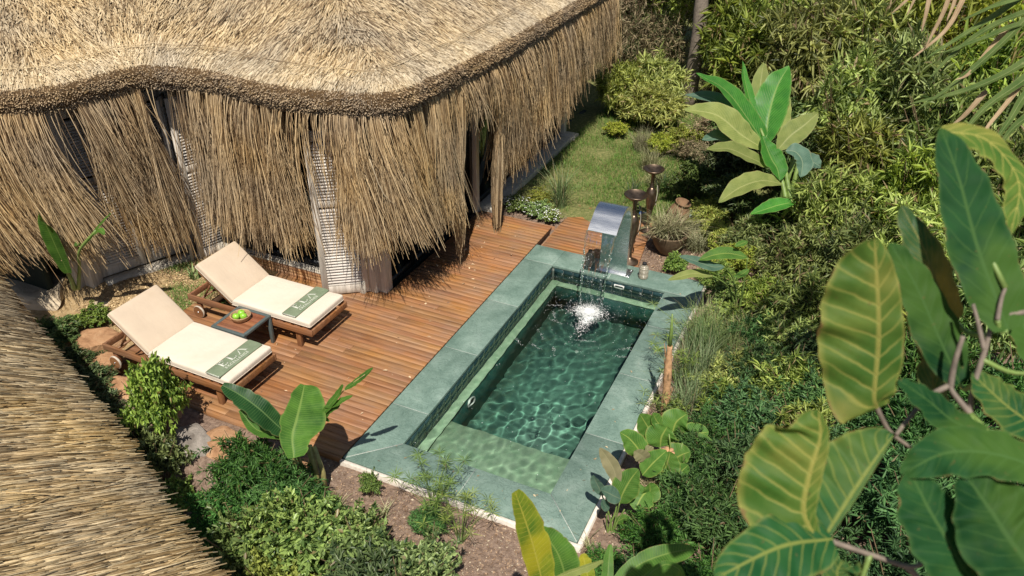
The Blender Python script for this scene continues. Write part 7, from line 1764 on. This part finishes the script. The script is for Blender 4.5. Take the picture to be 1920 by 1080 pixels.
# blades that fill the clay planter are part of it
f = lambda r, m: (lambda q, a: np.stack([0.2 * np.sqrt(q) * np.cos(a), 0.2 * np.sqrt(q) * np.sin(a), 0 * a + 0.29], -1))(r.uniform(0, 1, m), r.uniform(0, 6.28, m))
obj('leaves', blades(620, 50, L_PALEGRASS, 'leaves', f, (0.25, 0.50), (0.010, 0.018), (0.9, 0.35)), pl, kind='stuff')
clump(2.25, 6.15, 300, (0.25, 0.5), (0.008, 0.014), (0.7, 0.3), 0.16, L_PALEGRASS, 'pale grassy clump spilling beside the clay planter', PC, 52)
clump(-3.95, 2.10, 24, (0.14, 0.30), (0.02, 0.04), (0.5, 0.2), 0.06, L_BLUE, 'small striped leaf tuft in the mulch between the loungers and the house', None, 53)
for i, (x, y, lb) in enumerate([(2.72, 0.05, 'wispy weed in the soil at the near right pool corner'), (0.78, -0.42, 'small pale weed in the bare soil before the pool'), (0.30, -0.50, 'small weed beside the grey stone in the soil')]):
    clump(x, y, 26, (0.10, 0.24), (0.006, 0.012), (0.6, 0.3), 0.04, L_PALEGRASS, lb, 'small weeds in the soil', 56 + i, None, 'weed', 'weed')
# umbrella sedge: thin stems with rayed heads
def sedge(x, y, n, h, rad, label, seed, lean=(0, 0)):
    r = np.random.default_rng(seed); t = thing('umbrella_sedge', label, 'sedge', (x, y, gz(x, y)), 0, 'umbrella sedges by the pool')
    mb = MB(); Ps, Ds, Ns, Ls = [], [], [], []
    for k in range(n):
        a = r.uniform(0, 6.28); hh = h * r.uniform(0.55, 1.0); q = rad * r.uniform(0.2, 1.0)
        e_ = np.array([q * math.cos(a) + lean[0] * hh, q * math.sin(a) + lean[1] * hh, hh])
        mb.tube(catmull([(0.02 * math.cos(a), 0.02 * math.sin(a), -0.02), tuple(e_ * np.array([0.45, 0.45, 0.6])), tuple(e_)], 7), 0.0028, 4, False)
        m_ = r.integers(12, 18)
        for j in range(m_):
            b = 6.28 * j / m_ + r.uniform(-0.2, 0.2); Ps.append(e_); Ds.append((math.cos(b), math.sin(b), r.uniform(-0.1, 0.45))); Ls.append(r.uniform(0.06, 0.13))
    obj('stem', mb.mesh('stem', MAT_STALK), t)
    n_ = len(Ps); V, F = leaves_np(np.array(Ps), np.array(Ds), np.tile([0, 0, 1.0], (n_, 1)), np.array(Ls), np.full(n_, 0.0075), 0.1)
    obj('rays', mesh_np('rays', V, F, L_GREEN), t, kind='stuff')
sedge(1.22, -0.24, 26, 0.62, 0.40, 'umbrella sedge in front of the pool near the coping', 1, (0, 0.1))
sedge(1.60, -0.40, 22, 0.5, 0.36, 'umbrella sedge in front of the pool, nearest the banana leaves', 2)
sedge(2.86, 2.75, 16, 0.60, 0.40, 'umbrella sedge leaning over the right coping by the dry stalk', 3, (-0.45, 0.0))
sedge(2.84, 3.6, 12, 0.60, 0.36, 'umbrella sedge leaning over the right coping farther back', 4, (-0.4, 0.0))
sedge(2.86, 2.05, 8, 0.45, 0.30, 'umbrella sedge just left of the dry stalk', 5, (-0.3, 0.0))
# low white flowered plants behind the deck
for i, (x, y, w, lb) in enumerate([(-0.82, 6.22, 0.55, 'low white flowered cushion plant by the house sill'), (-0.40, 6.12, 0.55, 'low white flowered cushion plant behind the deck end, middle one'), (-0.10, 6.00, 0.36, 'low white flowered cushion plant nearest the small platform'), (-0.55, 6.55, 0.5, 'low leafy cushion plant behind the white flowered ones')]):
    s_ = shrub('broad' if i < 3 else 'limebroad', x, y, w, 0.24, lb, 'low cushion plants behind the deck', 'cushion_plant', 'cushion plant')
    if i < 3:
        r = np.random.default_rng(60 + i); m_ = 70; a = r.uniform(0, 6.28, m_); q = w * 0.46 * np.sqrt(r.uniform(0, 1, m_))
        P_ = np.stack([q * np.cos(a), q * np.sin(a), 0.20 - 0.3 * (q / w) ** 2 + r.normal(0, 0.02, m_)], -1)
        V, F = leaves_np(np.repeat(P_, 4, 0), np.tile(np.array([(1, 0, .3), (0, 1, .3), (-1, 0, .3), (0, -1, .3)]), (m_, 1)), np.tile([0, 0, 1.0], (4 * m_, 1)), np.full(4 * m_, 0.012), np.full(4 * m_, 0.010))
        obj('flowers', mesh_np('flowers', V, F, MAT_FOAM), s_, kind='stuff')

# turf, mulch chips and fallen leaves
def turf_pts(r, n):
    out = np.empty((0, 3))
    while len(out) < n:
        m_ = n * 2; x = r.uniform(-1.25, 2.2, m_); y = r.uniform(6.3, 12.6, m_)
        nz = vnoise(np.stack([x, y, 0 * x], -1), 1.4, 21) + 0.5 * vnoise(np.stack([x, y, 0 * x], -1), 4.0, 22)
        ok = (x > -1.12) & ((x < 0.0) | (y > 6.85)) & (nz > -0.12 + r.uniform(-0.4, 0.4, m_)) & ~((x < -0.05) & (y < 6.75) & (r.uniform(0, 1, m_) < 0.8))
        q = np.stack([x, y, ground_z(x, y)], -1)[ok]; out = np.concatenate([out, q])
    return out[:n]
tf = obj('grass', blades(30000, 70, L_TURF, 'grass', turf_pts, (0.035, 0.12), (0.004, 0.008), (0.6, 0.4), 3))
tag(tf, 'short patchy lawn grass behind the deck beside the house', None, None, 'stuff')
def patch_pts(r, n):
    c = np.array([(-3.35, 1.85), (-3.6, 2.0), (-3.45, 2.25), (-3.3, 1.72), (-3.7, 1.55), (-4.35, 2.2), (-3.15, 2.2), (-3.9, 1.75)])
    k = r.integers(0, len(c), n); x = c[k, 0] + r.normal(0, 0.11, n); y = c[k, 1] + r.normal(0, 0.10, n)
    return np.stack([x, y, ground_z(x, y)], -1)
tf = obj('grass', blades(4200, 71, L_TURF, 'grass', patch_pts, (0.03, 0.085), (0.004, 0.008), (0.7, 0.4), 3))
tag(tf, 'grass tufts in the dry mulch behind the loungers', None, None, 'stuff')
def chips(n, seed, fx, L, mat, label):
    r = np.random.default_rng(seed); P0 = fx(r, n); a = r.uniform(0, 6.28, n)
    D = np.stack([np.cos(a), np.sin(a), r.normal(0, 0.25, n)], -1); N = np.array([0, 0, 1.0]) + r.normal(0, 0.35, (n, 3)); LL = r.uniform(*L, n)
    V, F = leaves_np(P0, D, N, LL, LL * r.uniform(0.25, 0.6, n), 0.05, 0.15)
    o = obj('mulch', mesh_np('mulch', V, F, mat)); tag(o, label, None, None, 'stuff')
M_CHIP = mat_leaf('bark_chip', (0.12, 0.07, 0.045), (0.34, 0.23, 0.16), 0.9, 0.0, (0.48, 0.40, 0.30), 0.12)
M_STRAWCHIP = mat_leaf('straw_chip', (0.24, 0.16, 0.075), (0.55, 0.43, 0.25), 0.9, 0.0, (0.14, 0.09, 0.05), 0.15)
def soil_pts(r, n):
    m_ = n // 3
    x = np.concatenate([r.uniform(-0.2, 2.9, n - 2 * m_), r.uniform(2.67, 3.4, m_), r.uniform(1.55, 2.9, m_)])
    y = np.concatenate([r.uniform(-1.1, -0.06, n - 2 * m_), r.uniform(-1.0, 5.6, m_), r.uniform(5.2, 6.8, m_)])
    return np.stack([x, y, ground_z(x, y) + 0.006], -1)
chips(16000, 80, soil_pts, (0.010, 0.035), M_CHIP, 'bark chips scattered over the soil round the pool')
def mulch_pts(r, n):
    x = r.uniform(-4.9, -3.0, n); y = r.uniform(0.7, 2.8, n)
    return np.stack([x, y, ground_z(x, y) + 0.006], -1)
chips(9000, 81, mulch_pts, (0.012, 0.045), M_STRAWCHIP, 'straw mulch over the ground behind the loungers')

def litter_pts(r, n):
    x = np.concatenate([r.uniform(-1.2, -0.2, n // 2), r.uniform(-3.0, -0.05, n - n // 2)]); y = np.concatenate([r.uniform(2.6, 5.7, n // 2), r.uniform(0.05, 5.0, n - n // 2)])
    return np.stack([x, y, np.full(n, 0.004)], -1)
chips(110, 82, litter_pts, (0.015, 0.07), M_STRAWCHIP, 'bits of fallen straw and dry leaf on the deck')
def litter2(r, n):
    x = np.concatenate([r.uniform(2.2, 2.58, n // 2), r.uniform(0.1, 2.4, n - n // 2)]); y = np.concatenate([r.uniform(0.1, 5.0, n // 2), r.uniform(0.03, 0.40, n - n // 2)])
    return np.stack([x, y, np.full(n, 0.004)], -1)
chips(60, 83, litter2, (0.012, 0.045), M_STRAWCHIP, 'dry leaf bits fallen on the pool coping')
